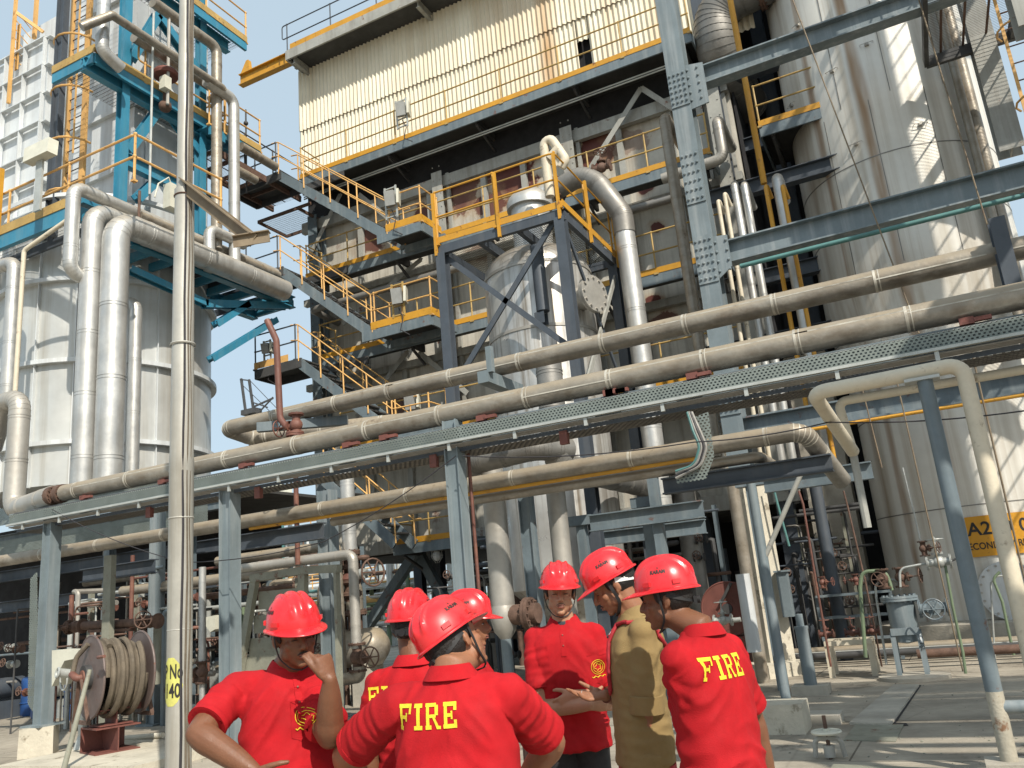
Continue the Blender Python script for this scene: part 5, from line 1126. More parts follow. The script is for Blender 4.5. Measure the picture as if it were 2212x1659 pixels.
# guy rods hanging in front of tank
for k, (pa, pb, w) in enumerate((((1735, 60), (1985, 720), .014), ((1985, 0), (2155, 560), .014), ((1950, 880), (2080, 1450), .012), ((1870, 870), (1905, 1010), .012), ((1990, 850), (2140, 1480), .016), ((2115, 830), (2220, 1280), .016))):
    A, B_ = at(*pa, Y=15.0 if k < 2 else 14), at(*pb, Y=15.0 if k < 2 else 14); b = M(); b.cyl(A+(A-B_)*.2, B_, w, n=6)
    o = b.build('tie_rod', 'arm_brown'); tag(o, ('thick brown tie rod in front of the rusty tank, left one', 'thick brown tie rod in front of the rusty tank, right one', 'thin rod above the small valve tree beside the tank', 'thin short rod under the lower grey beam', 'thin rod left of the cream leg at the picture right', 'thin rod right of the cream leg')[k], 'rod', 'rods hanging in front of the tank')
Y = 15.2; A = at(1580, 680, Y=Y); B_ = at(2212, 490-60, Y=Y); z_ = at(1900, 500, Y=Y).z
b = M(); b.cyl((at(1600, 580, Y=Y).x, Y, z_), (4, Y, z_), .045, n=10); o = b.build('thin_pipe', 'teal_pipe'); tag(o, 'thin pale green pipe hung under the middle tank beam', 'pipe')
z_ = at(1800, 920, Y=14.8).z; b = M(); b.cyl((at(1740, 930, Y=14.8).x, 14.8, z_), (4, 14.8, z_), .03, n=8); o = b.build('thin_pipe', 'yellow'); tag(o, 'thin orange-yellow pipe crossing the lower tank', 'pipe')

for k, (pa, pb, X, w, mt_, lb) in enumerate((((321, 20), (323, 420), -14.8, 5, 'galv', 'thin grey rod hanging down in front of the blue frame'), ((360, 30), (362, 225), -14.9, 7, 'alu_dull', 'thin silver pipe hanging beside the rod in the blue frame'), ((296, 410), (300, 470), -14.9, 6, 'rusty', 'short rusty stub under the blue frame rail'))):
    A, B_ = at(*pa, X=X), at(*pb, X=X); b = M(); b.cyl((X, B_.y, B_.z), (X, B_.y, A.z), wid(A, w)/2, n=8); o = b.build('drop_rod', mt_); tag(o, lb, 'rod')
c = at(358, 170, X=-15.1); t = thing('control_valve', 'red-capped control valve on the blue frame platform', 'valve', c); b = M(); b.lathe(c, [(.3, .05), (.32, .12), (.28, .2), (.05, .26)], 20); b.build('cap', 'red_oxide', t); b = M(); b.cyl(c-V((0, 0, .8)), c+V((0, 0, .06)), .06, n=10); b.sph(c-V((0, 0, .8)), .16); b.build('body', 'rusty', t); b = M(); b.box(c.x+.1, c.x+.3, c.y-.28, c.y-.08, c.z-.5, c.z-.15); b.build('positioner', 'box_cream', t)
# ================================================================== LAMP POLE
pb_ = at(384, 1752, Z=0); PX_, PY_ = pb_.x, pb_.y
def pz(x, y): return zat(x, y, (PX_, PY_))
def pr_(y, w): return wid(V((PX_, PY_, pz(395, y))), w)/2
lpz = thing('lamp_pole', 'tall weathered grey-beige steel pole with cables down its side and a yellow painted number', 'pole', (PX_, PY_, 0))
za, zb, zc2, zd = pz(390, 1000), pz(395, 420), pz(400, 0), pz(402, 0)+3
b = M(); b.lathe((PX_, PY_, 0), [(pr_(1500, 53), 0), (pr_(1100, 51), za-.1), (pr_(1100, 51)+.004, za-.09), (pr_(1100, 50), za+.1), (pr_(600, 42), pz(395, 520)), (pr_(500, 40), zb-.02), (pr_(500, 38)+.01, zb), (pr_(500, 38)+.01, zb+.05), (pr_(380, 33), zb+.06), (pr_(200, 31), zc2-1.5), (pr_(0, 30)*.98, zd)], 32); b.build('shaft', 'pole_paint', lpz)
for y in (1120, 1360, 745): b = M(); z = pz(390, y); b.lathe((PX_, PY_, z), [(pr_(y, 51), -.012), (pr_(y, 54), 0), (pr_(y, 51), .012)], 32, caps=False); b.build('weld_ring', 'pole_paint', lpz)
RTd = V((RT.x, RT.y, 0)); FWd = V((-math.sin(h_), math.cos(h_), 0))
for k, (o1, rr) in enumerate(((.5, .014), (.78, .012), (.93, .011))):
    P = []
    for i in range(25):
        z = .2+(zd-.2)*i/24; r0 = (pr_(1500, 53)+(pr_(0, 30)-pr_(1500, 53))*min(1, z/zc2)**.8)+.008; a = math.asin(o1+.04*math.sin(i*1.7+k)); P.append(V((PX_, PY_, z))+RTd*r0*math.sin(a)-FWd*r0*math.cos(a))
    b = M(); b.tube(P, rr, 6); b.build('cable', 'cable' if k == 0 else 'hose', lpz)
b = M(); b.lathe((PX_, PY_, zb-.03), [(pr_(430, 42), -.01), (pr_(430, 45), 0), (pr_(430, 42), .01)], 24); b.build('strap', 'rusty', lpz)
# painted number
def onpole(s, z, off=.003):
    r0 = pr_(1480, 53); a = s/r0-.32; return V((PX_, PY_, z))+RTd*(r0+off)*math.sin(a)-FWd*(r0+off)*math.cos(a)
zn = pz(372, 1472); hN = wid(V((PX_, PY_, zn)), 88)
b = M(); n_ = 16; rows = 12; vs = []; random.seed(5)
for j in range(rows+1):
    t_ = -1+2*j/rows; hw_ = .118*math.sqrt(max(.02, 1-t_*t_*.92))*random.uniform(.92, 1.06)
    for i in range(n_+1): vs.append(onpole(-hw_+2*hw_*i/n_, zn+t_*hN*.56, .0025))
b.add(vs, [(j*(n_+1)+i, j*(n_+1)+i+1, (j+1)*(n_+1)+i+1, (j+1)*(n_+1)+i) for j in range(rows) for i in range(n_)], True); b.build('painted_patch', 'paint_yellow', lpz)
text_mesh('P No', hN*.46, 'ink', None, None, None, lpz, warp=lambda x, y: onpole(x*.52+.018, zn+y+hN*.22, .006), bold=.004)
text_mesh('140', hN*.46, 'ink', None, None, None, lpz, warp=lambda x, y: onpole(x*.6+.016, zn+y-hN*.22, .006), bold=.004)
# brown steel angle fixed to the pole
A = V((PX_, PY_, pz(400, 405)))-FWd*.06
dd = ray(548, 520); t_ = (A.dot(FW)-CAMP.dot(FW)-.9)/1.0; B_ = CAMP+ray(548, 520)*((A-CAMP).dot(FW)-.7)
B_.z = A.z-.02 if abs(B_.z-A.z) < .0 else B_.z
ag = thing('bracket_arm', 'rust-brown steel angle arm bolted to the lamp pole, pointing down right against the sky', 'bracket', A)
b = M(); b.bar(A, B_, .014, .15); b.bar(A+V((0, 0, .07)), B_+V((0, 0, .07)), .12, .014); b.build('arm', 'arm_brown', ag)
c = B_; b = M(); d_ = RTd; b.bar(c-d_*.22, c+d_*.17+V((0, 0, .03)), .012, .12); b.bar(c-d_*.22+V((0, 0, .06)), c+d_*.17+V((0, 0, .09)), .09, .012); b.build('cross_arm', 'arm_brown', ag)

# thin wires slung across
def wire(label, pts, Y, r=.007):
    P = [at(x, y, Y=yy) for (x, y), yy in zip(pts, Y)]; Q = []
    for i in range(len(P)-1):
        for k in range(8): f = k/8; Q.append(P[i].lerp(P[i+1], f)-V((0, 0, .10*4*f*(1-f)*(P[i+1]-P[i]).length/4)))
    Q.append(P[-1]); b = M(); b.tube(Q, r, 5); o = b.build('wire', 'cable'); tag(o, label, 'wire')
wire('thin wire sagging from the far left rack column past the lamp pole', [(112, 1100), (400, 1215), (700, 1170), (985, 985)], [8.8, 8.6, 8.7, 8.7])
wire('thin wire running across the drop tray to the cream pipe loop', [(1000, 985), (1500, 955), (1790, 912), (2230, 885)], [8.7, 8.6, 8.4, 8.3])

# ================================================================== HOSE REEL (left)
gz = at(205, 1672, Z=.12)
rc_ = at(203, 1462, Y=8.3); RD = wid(rc_, 172)/2
hr = thing('hose_reel', 'big dusty purple-brown steel hose reel wound with hose on a red stand, front left', 'hose reel', (rc_.x, 8.6, .12))
def disc(m, y, r, th=.012):
    m.cyl((rc_.x, y-th, rc_.z), (rc_.x, y+th, rc_.z), r, n=48); m.torus((rc_.x, y, rc_.z), (0, 1, 0), r, .018, 48, 8)
b = M(); disc(b, 8.3, RD); b.build('disc', 'reel', hr); b = M(); disc(b, 8.98, RD); b.build('disc', 'reel', hr)
b = M(); b.cyl((rc_.x, 8.2, rc_.z), (rc_.x, 9.1, rc_.z), RD*.3, n=20); b.build('drum', 'dark_steel', hr)
b = M(); P = []
for i in range(6*26+1):
    a = 2*math.pi*i/26; f = i/(6*26); rr = RD*(.80+.05*math.sin(f*19)); P.append(V((rc_.x+rr*math.cos(a), 8.37+.52*f, rc_.z+rr*math.sin(a)-.02)))
b.tube(P, .042, 8); b.build('hose', 'hose', hr)
b = M(); P = []
for i in range(3*26+1):
    a = 2*math.pi*i/26+1; f = i/(3*26); rr = RD*(.90+.03*math.sin(f*9)); P.append(V((rc_.x+rr*math.cos(a), 8.45+.40*f, rc_.z+rr*math.sin(a)-.03)))
b.tube(P, .042, 8); b.build('hose', 'hose', hr)
b = M(); b.cyl((rc_.x, 8.28, rc_.z), (rc_.x, 8.18, rc_.z), .10, n=20); b.tube(fillet([V((rc_.x, 8.26, rc_.z)), V((rc_.x, 8.12, rc_.z)), V((rc_.x-.14, 8.1, rc_.z+.06))], .05)[0], .05, 10); b.build('inlet', 'brown_pipe', hr)
b = M(); b.tube(fillet([V((rc_.x-.14, 8.1, rc_.z+.03)), V((rc_.x-.15, 8.15, rc_.z+.28)), V((rc_.x-.02, 8.26, rc_.z+.45))], .14)[0], .036, 10); b.build('inlet_hose', 'hose', hr)
c = V((rc_.x-.16, 8.282, rc_.z-.33)); b = M(); b.cyl(c, c-V((0, .004, 0)), .065, n=24); b.build('sticker', 'white_tag', hr); text_mesh('14', .07, 'ink', c-V((0, .006, 0)), (1, 0, 0), (0, 0, 1), hr)
b = M()
for y_ in (8.2, 9.06):
    b = M()
    for s in (-.24, .24): b.bar((rc_.x+s*1.2, y_, rc_.z-RD*1.05), (rc_.x+s*.2, y_-.03, rc_.z-.02), .03, .05, (0, 1, 0))
    b.bar((rc_.x-.3, y_, rc_.z-RD*1.05), (rc_.x+.3, y_, rc_.z-RD*1.05), .04, .05); b.build('cradle', 'rusty', hr)
b = M(); zt_ = rc_.z-RD*1.0
b.ibeam((rc_.x-.3, 8.6, .29), (rc_.x+.3, 8.6, .29), .60, .34); b.box(rc_.x-.32, rc_.x-.30, 8.3, 8.9, .12, .46); b.ibeam((rc_.x-.22, 8.6, .58), (rc_.x+.22, 8.6, .58), .45, .22); b.bar((rc_.x, 8.4, .72), (rc_.x, 8.4, zt_+.05), .22, .2, (0, 1, 0)); b.bar((rc_.x, 8.9, .72), (rc_.x, 8.9, zt_+.05), .22, .2, (0, 1, 0)); b.build('stand', 'red_oxide', hr)
A = at(258, 1440, Y=8.0); B_ = at(213, 1668, Y=7.7); b = M(); b.tube([A, A.lerp(B_, .4), B_], [.028, .032, .036], 10); b.build('hose_lance', 'olive', hr)
b = M(); c = at(265, 1415, Y=8.2); b.cyl(c-V((.12, 0, 0)), c+V((.12, 0, .01)), .022, n=8); b.build('crank_grip', 'brown_pipe', hr)
hr.rotation_euler = (0, 0, -R(19))
b = M(); b.box(rc_.x-1.0, rc_.x+1.7, 7.6, 9.6, 0, .12); o = b.build('plinth', 'concrete_block'); tag(o, 'low concrete plinth under the hose reel', 'plinth')
# hooded inlet box beside the reel
c = at(150, 1435, Y=8.8); t = thing('hooded_socket', 'cream sheet hood with hose couplings left of the hose reel', 'socket', (c.x, 8.8, 0))
b = M(); A = at(133, 1403, Y=8.8); B_ = at(190, 1403, Y=8.8); C_ = at(133, 1480, Y=8.8); b.poly([A, B_, at(185, 1420, Y=8.8), at(160, 1425, Y=8.8), C_], .32, (0, 1, 0)); b.build('hood', 'box_cream', t)
b = M(); c = at(150, 1455, Y=8.55); b.cyl(c, c-V((.05, .15, -.03)), .065, n=14); b.torus(c-V((.05, .15, -.03)), (.05, .15, -.03), .065, .02, 14, 6); b.torus(c+V((-.12, 0, -.09)), (.3, 1, 0), .14, .014, 18, 6); b.build('coupling', 'galv', t)
b = M(); b.cyl((c.x, 8.8, .0), (c.x, 8.8, c.z), .06, n=12); b.lathe((c.x, 8.8, 0), [(.14, 0), (.14, .05), (.06, .3)], 14); b.build('post', 'galv', t)
b = M(); b.poly([at(66, 1250, Y=9.0), at(80, 1235, Y=9.0), at(83, 1530, Y=9.0), at(76, 1545, Y=9.0), at(60, 1520, Y=9.0)], .01, (0, 1, 0)); o = b.build('riser_tray', 'perf_xz'); tag(o, 'vertical perforated cable tray left of the far left rack column', 'cable tray')
# valve header behind the reel
Y = 10.2; hd = thing('valve_header', 'short rusty pipe header with a valve at each end behind the hose reel', 'pipe', at(235, 1350, Y=Y)); A = at(180, 1352, Y=Y); B_ = at(305, 1345, Y=Y)
b = M(); b.cyl(A, B_, .075, n=14); b.bar(A+V((.2, 0, -.1)), B_+V((-.2, 0, -.1)), .12, .05); b.build('tube', 'rusty', hd)
gate_valve('gate_valve', 'gate valve with handwheel at the left end of the header behind the hose reel', A-V((.2, 0, 0)), (1, 0, 0), (-.5, -.8, .0), .085)
gate_valve('gate_valve', 'gate valve with handwheel at the right end of the header behind the hose reel', B_+V((.22, 0, 0)), (1, 0, 0), (.5, -.8, .1), .085)
def simple_pipe(label, a, c, Y, w, mt, cat='pipe', name='pipe', Y2=None, band=0):
    A, B_ = at(*a, Y=Y), at(*c, Y=Y2 or Y)
    if abs(a[0]-c[0]) < 22 and Y2 is None: B_.x = A.x = (A.x+B_.x)/2
    r0 = wid(A, w)/2; pipe([A, B_], r0, mt, name, label, cat, band=band, n=16)
simple_pipe('red-brown slanting pipe in the clutter above the hose reel', (157, 1285), (150, 1370), 10.8, 10, 'brown_pipe')
b = M(); c = at(236, 1270, Y=10.0); b.bar((c.x, 10.0, 0), (c.x, 10.0, at(236, 1200, Y=10.0).z), .19, .1, (0, 1, 0)); o = b.build('post', 'olive'); tag(o, 'olive flat post above the hose reel', 'post')
simple_pipe('grey-green cylinder bottle hanging left of the lamp pole', (341, 1330), (338, 1478), 10.6, 17, 'olive', 'cylinder', 'gas_bottle')
simple_pipe('slim silver vertical pipe with flanges right of the lamp pole', (437, 1225), (437, 1430), 10.8, 15, 'alu', band=.8)
simple_pipe('second slim silver pipe, lower, right of the lamp pole', (437, 1475), (436, 1700), 10.8, 13, 'alu')
gate_valve('gate_valve', 'rusty gate valve in the slim silver pipe right of the lamp pole', at(437, 1452, Y=10.8), (0, 0, 1), (-1, -.1, 0), .08)
simple_pipe('brown pipe rising left of the column behind the hose reel', (283, 1200), (284, 1460), 11.5, 9, 'brown_pipe')
c = at(345, 1485, Y=12); 
simple_pipe('white wrapped hose lying on the ground between hose reel and lamp pole', (265, 1595), (352, 1588), 9.5, 11, 'white_wrap')
c = at(462, 1352, Y=11.5); b = M(); b.poly([at(445, 1335, Y=11.5), at(478, 1328, Y=11.5), at(478, 1358, Y=11.5), at(468, 1364, Y=11.5)], .3, (0, 1, 0)); o = b.build('lamp_housing', 'box_cream'); tag(o, 'cream wedge-shaped lamp housing right of the slim silver pipe', 'lamp')
for k, (px, py, Y, lb) in enumerate(((75, 1500, 14, 'blue plastic drum in the far left shadows'), (98, 1525, 13.5, 'blue drum, nearest the far left rack column'), (170, 1535, 13, 'blue drum half hidden by the hose reel'))):
    c = at(px, py, Y=Y); t = thing('drum', lb, 'drum', (c.x, Y, 0), 'blue drums'); b = M(); b.lathe((c.x, Y, 0), [(.28, 0), (.3, .05), (.3, .28), (.32, .3), (.3, .32), (.3, .58), (.32, .6), (.3, .62), (.3, .85), (.27, .9), (.02, .9)], 20); b.build('body', 'drum_blue', t); b = M(); b.cyl((c.x+.12, Y, .9), (c.x+.12, Y, .94), .04, n=10); b.build('cap', 'dark_steel', t)
# dark low structure under the left tanks: beams, shed wall, trays
random.seed(11)
lw = thing('pump_shelter', 'dark open steel shelter packed with pipes behind the hose reel', 'shelter', (-17, 14, 0))
A = at(0, 1300, Y=12.5)
for k, z in enumerate((4.1, 3.3, 2.6)):
    b = M(); b.ibeam((-24, 12.5+k*.3, z), (-12.4, 12.5+k*.3, z), .2, .26); b.build('beam', ('slate', 'slate_dark', 'slate_dark')[k], lw)
for X in (-22.5, -20.2, -18.1, -16.0, -13.6): b = M(); b.ibeam((X, 12.5, 0), (X, 12.5, 4.2), .18, .18, (0, 1, 0)); b.build('column', 'slate', lw)
b = M(); b.box(-26, -14.2, 15.8, 15.9, 0, 4.0); b.build('dark_back_wall', 'deep_shade', lw)
b = M(); b.box(-26, -12.2, 12.6, 15.8, 4.28, 4.34); b.build('roof_sheet', 'soffit', lw)
b = M(); b.box(-19.5, -12.8, 12.2, 12.21, 3.7, 4.05); b.build('tray', 'perf_xz', lw)
b = M(); b.box(-24.5, -12.8, 11.9, 11.91, 4.35, 4.75); b.build('tray', 'perf_xz', lw)
for i in range(16):
    z = random.uniform(.5, 3.6); y = random.uniform(12.8, 15.2); x0 = random.uniform(-23, -16); L = random.uniform(2, 6); b = M(); r0 = random.choice((.03, .04, .06, .09)); b.cyl((x0, y, z), (min(x0+L, -12.6), y, z), r0, n=10); b.build('line_pipe', random.choice(('rusty', 'alu_dull', 'tan_pipe', 'slate', 'brown_pipe')), lw)
for i in range(14):
    x = random.uniform(-23, -12.8); y = random.uniform(12.8, 15); b = M(); r0 = random.choice((.025, .04, .07)); b.cyl((x, y, 0), (x, y, random.uniform(2, 4)), r0, n=10); b.build('standpipe', random.choice(('rusty', 'alu_dull', 'tan_pipe', 'galv', 'green_pipe')), lw)
for i in range(4):
    x = (-21, -18.6, -15.4, -13.2)[i]; b = M(); b.box(x-.3, x+.3, 13.2, 13.8, 0, .4); b.cyl((x, 13.1, .7), (x, 14.0, .7), .24, n=16); b.cyl((x, 12.9, .7), (x, 13.1, .7), .32, n=16); b.build('pump', random.choice(('slate', 'slate_dark', 'galv')), lw)
# ================================================================== CENTRE-LEFT CLUTTER
Y = 12.6
lp('bright silver vertical pipe behind the rear rack column, left of the furnace stairs', [V((at(752, 1100, Y=Y).x, Y, at(745, 1190, Y=Y).z)), V((at(752, 1100, Y=Y).x, Y, at(750, 1010, Y=Y).z))], wid(at(752, 1100, Y=Y), 31)/2, 'alu', band=.8)
vx = at(752, 1100, Y=Y).x; vt = thing('control_valve', 'big rusty control valve under the bright silver vertical pipe', 'valve', (vx, Y, at(745, 1270, Y=Y).z))
b = M(); ztp = at(745, 1190, Y=Y).z; zbt_ = at(750, 1300, Y=Y).z
for f in (0, .28, .55, .8): z = ztp-(ztp-zbt_)*f; flange(b, (vx, Y, z-.05), (0, 0, 1), .19, .035, 10)
b.cyl((vx, Y, zbt_), (vx, Y, ztp), .12, n=14); b.build('body', 'rusty', vt)
b = M(); b.lathe((vx, Y, ztp-.62), [(.16, 0), (.2, .1), (.16, .2)], 16); b.build('belly', 'brown_pipe', vt)
c = at(806, 1236, Y=Y-.2); b = M(); b.cyl((vx, Y-.1, c.z), c, .035, n=8); b.cyl((vx+.15, Y-.1, c.z), (vx+.45, Y-.15, c.z), .09, n=12); b.build('yoke', 'galv', vt); b = M(); wheel(b, c, (1, -.35, 0), .24, .018); b.build('handwheel', 'rusty', vt)
Y = 11.6; A = at(520, 1200, Y=Y); B_ = at(762, 1195, Y=Y); r0 = wid(B_, 22)/2; z = (at(700, 1205, Y=Y)).z
lp('silver line running left to right under the rack and turning down by the big valve', [V((A.x, Y, z)), V((B_.x, Y, z)), V((B_.x, Y, at(778, 1400, Y=Y).z))], r0, 'alu_dull', band=.9, bend=1.5)
Y = 12.4; A = at(470, 1190, Y=Y); z = at(600, 1195, Y=Y).z; B_ = at(728, 1180, Y=Y)
lp('fatter tan line above the silver line, turning down behind the rear column', [V((A.x, Y, z)), V((B_.x, Y, z)), V((B_.x, Y, .6))], wid(B_, 22)/2, 'tan_pipe', band=1.0, bend=1.6)
Y = 11.9; z = at(480, 1250, Y=Y).z; A = at(420, 1240, Y=Y); B_ = at(620, 1240, Y=Y)
for k, dz in enumerate((0, -.28, -.5)):
    b = M(); b.cyl((A.x-2, Y+k*.3, z+dz), (B_.x, Y+k*.3, z+dz), (.10, .06, .045)[k], n=12); o = b.build('pipe', ('tan_pipe', 'rusty', 'galv')[k]); tag(o, ('dusty low pipe passing behind the lamp pole, the top one of three', 'rusty low pipe passing behind the lamp pole, the middle one of three', 'thin grey low pipe passing behind the lamp pole, the bottom one of three')[k], 'pipe')
# gate valve low and exchanger
vx2 = at(775, 1400, Y=11.6).x
gate_valve('gate_valve', 'gate valve with dark handwheel in front of the tan horizontal vessel', at(772, 1420, Y=11.6), (0, 0, 1), (1, -.5, 0), .10)
lp('tan elbow pipe leaving the valve in front of the horizontal vessel', [V((vx2, 11.6, at(772, 1440, Y=11.6).z)), V((vx2, 11.6, at(765, 1462, Y=11.6).z)), V((vx2-.75, 11.6, at(765, 1472, Y=11.6).z))], .10, 'tan_pipe', band=.5, bend=1.3)
hv = thing('horizontal_vessel', 'tan horizontal drum vessel on a concrete saddle behind the first man', 'vessel', (at(780, 1400, Y=14).x, 14, 0)); c = at(788, 1398, Y=13.6); r0 = wid(c, 80)/2
b = M(); b.lathe((c.x-1.3, 13.6, c.z), [(.02, -.2), (r0*.6, -.15), (r0*.95, -.02), (r0, .1), (r0, 1.5), (r0*.95, 1.62), (r0*.6, 1.75), (.02, 1.8)], 28, (1, 0, .0)); b.build('shell', 'tan_pipe', hv)
for dx in (-1.0, -.1): b = M(); b.box(c.x+dx, c.x+dx+.3, 13.3, 13.9, 0, c.z-r0*.8); b.build('saddle', 'concrete', hv)
b = M(); b.cyl((c.x-.2, 13.6, c.z), (c.x-.2, 13.6, c.z+r0+.35), .14, n=16); flange(b, (c.x-.2, 13.6, c.z+r0+.3), (0, 0, 1), .24, .04); b.build('nozzle', 'rusty', hv)
lp('tan pipe bend rising from the horizontal vessel', [V((c.x-.2, 13.6, c.z+r0+.35)), V((c.x-.2, 13.6, c.z+r0+.9)), V((c.x-.9, 13.6, c.z+r0+.95)), V((c.x-.95, 13.6, .5))], .17, 'tan_pipe', band=.6, bend=1.4)
# gantry frame in olive (left of the rear column)
Y = 10.4; gf = thing('access_steps', 'olive painted access steps behind the first helmet', 'steps', at(620, 1450, Y=Y)); g_ = lambda x, y, Y=Y: at(x, y, Y=Y)
def gb(nm, a, c, w=.1, h=.1, dy=0): b = M(); b.bar(g_(*a)+V((0, dy, 0)), g_(*c)+V((0, dy, 0)), w, h, (0, 1, 0)); b.build(nm, 'olive', gf)
gb('top_beam', (545, 1250), (655, 1232), .12, .13); gb('top_beam', (655, 1232), (733, 1228), .12, .13); gb('leg', (551, 1252), (512, 1480), .12); gb('leg', (655, 1235), (653, 1480), .13); gb('leg', (727, 1235), (737, 1590), .05); gb('leg', (648, 1245), (620, 1330), .08, dy=.1); gb('leg', (590, 1250), (590, 1450), .07, dy=.6)
for (a, c) in (((550, 1298), (640, 1290)), ((540, 1350), (625, 1345)), ((530, 1400), (610, 1396)), ((520, 1440), (600, 1438))): gb('tread', a, c, .28, .03, .1)
# elevated floodlight cluster & crane silhouettes beyond
far = thing('far_lamp_mast', 'far lamp cluster mast with cream box lamps below the tray against the sky', 'light mast', at(590, 1090, Y=34)); g_ = lambda x, y, Y=34: at(x, y, Y=Y)
for (px, py) in ((570, 1062), (592, 1062), (612, 1068)): c = g_(px, py); b = M(); b.obb(c, (.42, 0, 0), (0, .2, 0), (-.08, .1, .36)); b.build('lamp', 'box_cream', far)
b = M(); c = g_(588, 1090); b.bar(c-V((1.0, 0, 0)), c+V((1.2, 0, 0)), .1, .25); b.bar(c-V((.4, 0, 6)), c, .3, .3, (0, 1, 0)); b.bar(c+V((.6, 0, -6)), c+V((.6, 0, 0)), .2, .2, (0, 1, 0)); b.build('mast', 'teal_pipe', far)
cr = thing('far_gantry', 'far dark lattice gantry with rods against the sky, between cylinder tank and furnace', 'gantry', at(543, 890, Y=60)); g_ = lambda x, y, Y=60: at(x, y, Y=Y)
for k, (a, c, w) in enumerate((((521, 818), (530, 885), .2), ((538, 820), (547, 882), .2), ((521, 820), (540, 822), .12), ((545, 880), (590, 860), .15), ((548, 870), (578, 880), .12), ((560, 890), (590, 858), .12), ((522, 830), (600, 905), .05), ((540, 822), (620, 905), .05))):
    b = M(); b.bar(g_(*a), g_(*c), w, w, (0, 1, 0)); b.build('lattice_bar', 'dark_steel', cr)
b = M(); c = g_(543, 890); b.box(c.x-.9, c.x+.9, 59.5, 60.5, c.z-.25, c.z+.25); b.bar(c, (c.x, 60, 0), .4, .4, (0, 1, 0)); b.build('cabin', 'dark_steel', cr)
# far process units seen through the gaps: each a thing with posts, decks, rails and pipes
random.seed(21)
def far_unit(label, X, Y, w, dp, H, tone):
    t = thing('process_unit', label, 'process unit', (X, Y, 0), 'far process units behind the plant')
    nx = max(2, int(w/3.5))
    for i in range(nx+1):
        for y in (Y, Y+dp): b = M(); b.bar((X-w/2+w*i/nx, y, 0), (X-w/2+w*i/nx, y, H), .22, .22, (0, 1, 0)); b.build('column', tone, t)
    z = 3.0
    while z <= H+.1:
        b = M(); b.bar((X-w/2, Y, z), (X+w/2, Y, z), .15, .3); b.bar((X-w/2, Y+dp, z), (X+w/2, Y+dp, z), .15, .3); b.box(X-w/2, X+w/2, Y, Y+dp, z+.16, z+.2); b.build('deck', tone, t)
        m = M(); m.cyl((X-w/2, Y, z+1.2), (X+w/2, Y, z+1.2), .04, n=5); m.cyl((X-w/2, Y, z+.7), (X+w/2, Y, z+.7), .04, n=5)
        for i in range(int(w/1.2)+1): m.cyl((X-w/2+1.2*i, Y, z+.2), (X-w/2+1.2*i, Y, z+1.2), .035, n=5)
        m.build('handrail', 'ochre', t); z += 3.2
    for i in range(int(w*2.2)):
        b = M(); r0 = random.choice((.05, .08, .12, .2)); c = random.choice(('alu', 'alu_dull', 'green_pipe', 'galv', 'ochre', 'teal_pipe', 'rusty', 'duct'))
        if random.random() < .6:
            z0 = random.uniform(.5, H); x0 = X-w/2+random.random()*w*.5; b.cyl((x0, Y-random.uniform(.2, 1.2), z0), (x0+random.uniform(1.5, w*.5), Y-random.uniform(.2, 1.2), z0), r0, n=8)
        else: x0 = X-w/2+random.random()*w; y0 = Y-random.uniform(.2, 1.2); z0 = random.uniform(0, H*.6); b.cyl((x0, y0, z0), (x0, y0, z0+random.uniform(1, 3.5)), r0, n=8)
        b.build('line_pipe', c, t)
    return t
for k, (px, Y, w, dp, H, tone, lb) in enumerate(((850, 36, 14, 4, 4.6, 'galv', 'far pale process unit full of small pipes, seen through the strut left of the helmets'), (560, 40, 18, 5, 8.2, 'slate', 'far bluish process unit under the far lamp cluster'), (330, 44, 16, 5, 7, 'duct', 'far process unit behind the lamp pole'), (120, 42, 14, 5, 6, 'galv', 'far process unit behind the hose reel'), (700, 60, 24, 6, 9, 'duct', 'farthest process unit on the horizon behind the rear rack column'))):
    c = at(px, 1340, Y=Y); far_unit(lb, c.x, Y, w, dp, H, tone)
# horizon tree line
tl = M(); random.seed(2)
pts_ = []
for i in range(90):
    x = -330+i*5.2; hgt = 4+2.5*math.sin(i*.7)+random.uniform(-1, 2); tl.sph((x, 175+random.uniform(-4, 4), hgt*.45), hgt*.62, (1.3, .8, 1), 7, 5)
mat('far_green', (.10, .13, .08), .9, 0, .3, .5)
o = tl.build('far_trees', 'far_green'); o['kind'] = 'stuff'; o['label'] = 'far hazy line of trees on the horizon beyond the plant'; o['category'] = 'trees'

# ================================================================== CENTRE DUCTS under the vessel
def duct(label, P, r, mt='alu_dull', band=.6, bend=1.3): lp(label, P, r, mt, band=band, n=26, bend=bend, seg=7)
Y = 11.4; A = at(1195, 930, Y=Y); r0 = wid(A, 58)/2
z0 = at(1195, 1005, Y=Y).z; E = at(1575, 1075, Y=Y+1.2)
duct('fat dull duct dropping between the long pipes and running away to the back', [V((A.x, Y+.1, A.z+1.2)), V((A.x, Y, z0)), V((A.x+.05, at(1560, 1078, X=A.x).y, z0))], r0, 'alu_dark')
Y = 11.0; A = at(1010, 1000, Y=Y); B_ = at(1160, 985, Y=Y); r0 = wid(A, 52)/2
duct('fat dull duct lying left of the dropping one under the tray', [V((A.x-.3, Y+.5, A.z)), V((A.x+.2, Y, A.z)), V((B_.x, Y, A.z+.05)), V((B_.x+.25, Y+.6, A.z+.05))], r0, 'alu_dark')
Y = 11.6; A = at(1070, 1110, Y=Y); r0 = wid(A, 50)/2; z1 = at(1090, 1330, Y=Y).z
dv2 = thing('down_pipe', 'fat dull silver downpipe with wrapped conical foot on a slate leg', 'pipe', (A.x, Y, 0))
b = M(); b.lathe((A.x, Y, 0), [(r0, z1+.1), (r0, at(1065, 1040, Y=Y).z+.3)], 28); b.build('casing', 'alu_dull', dv2)
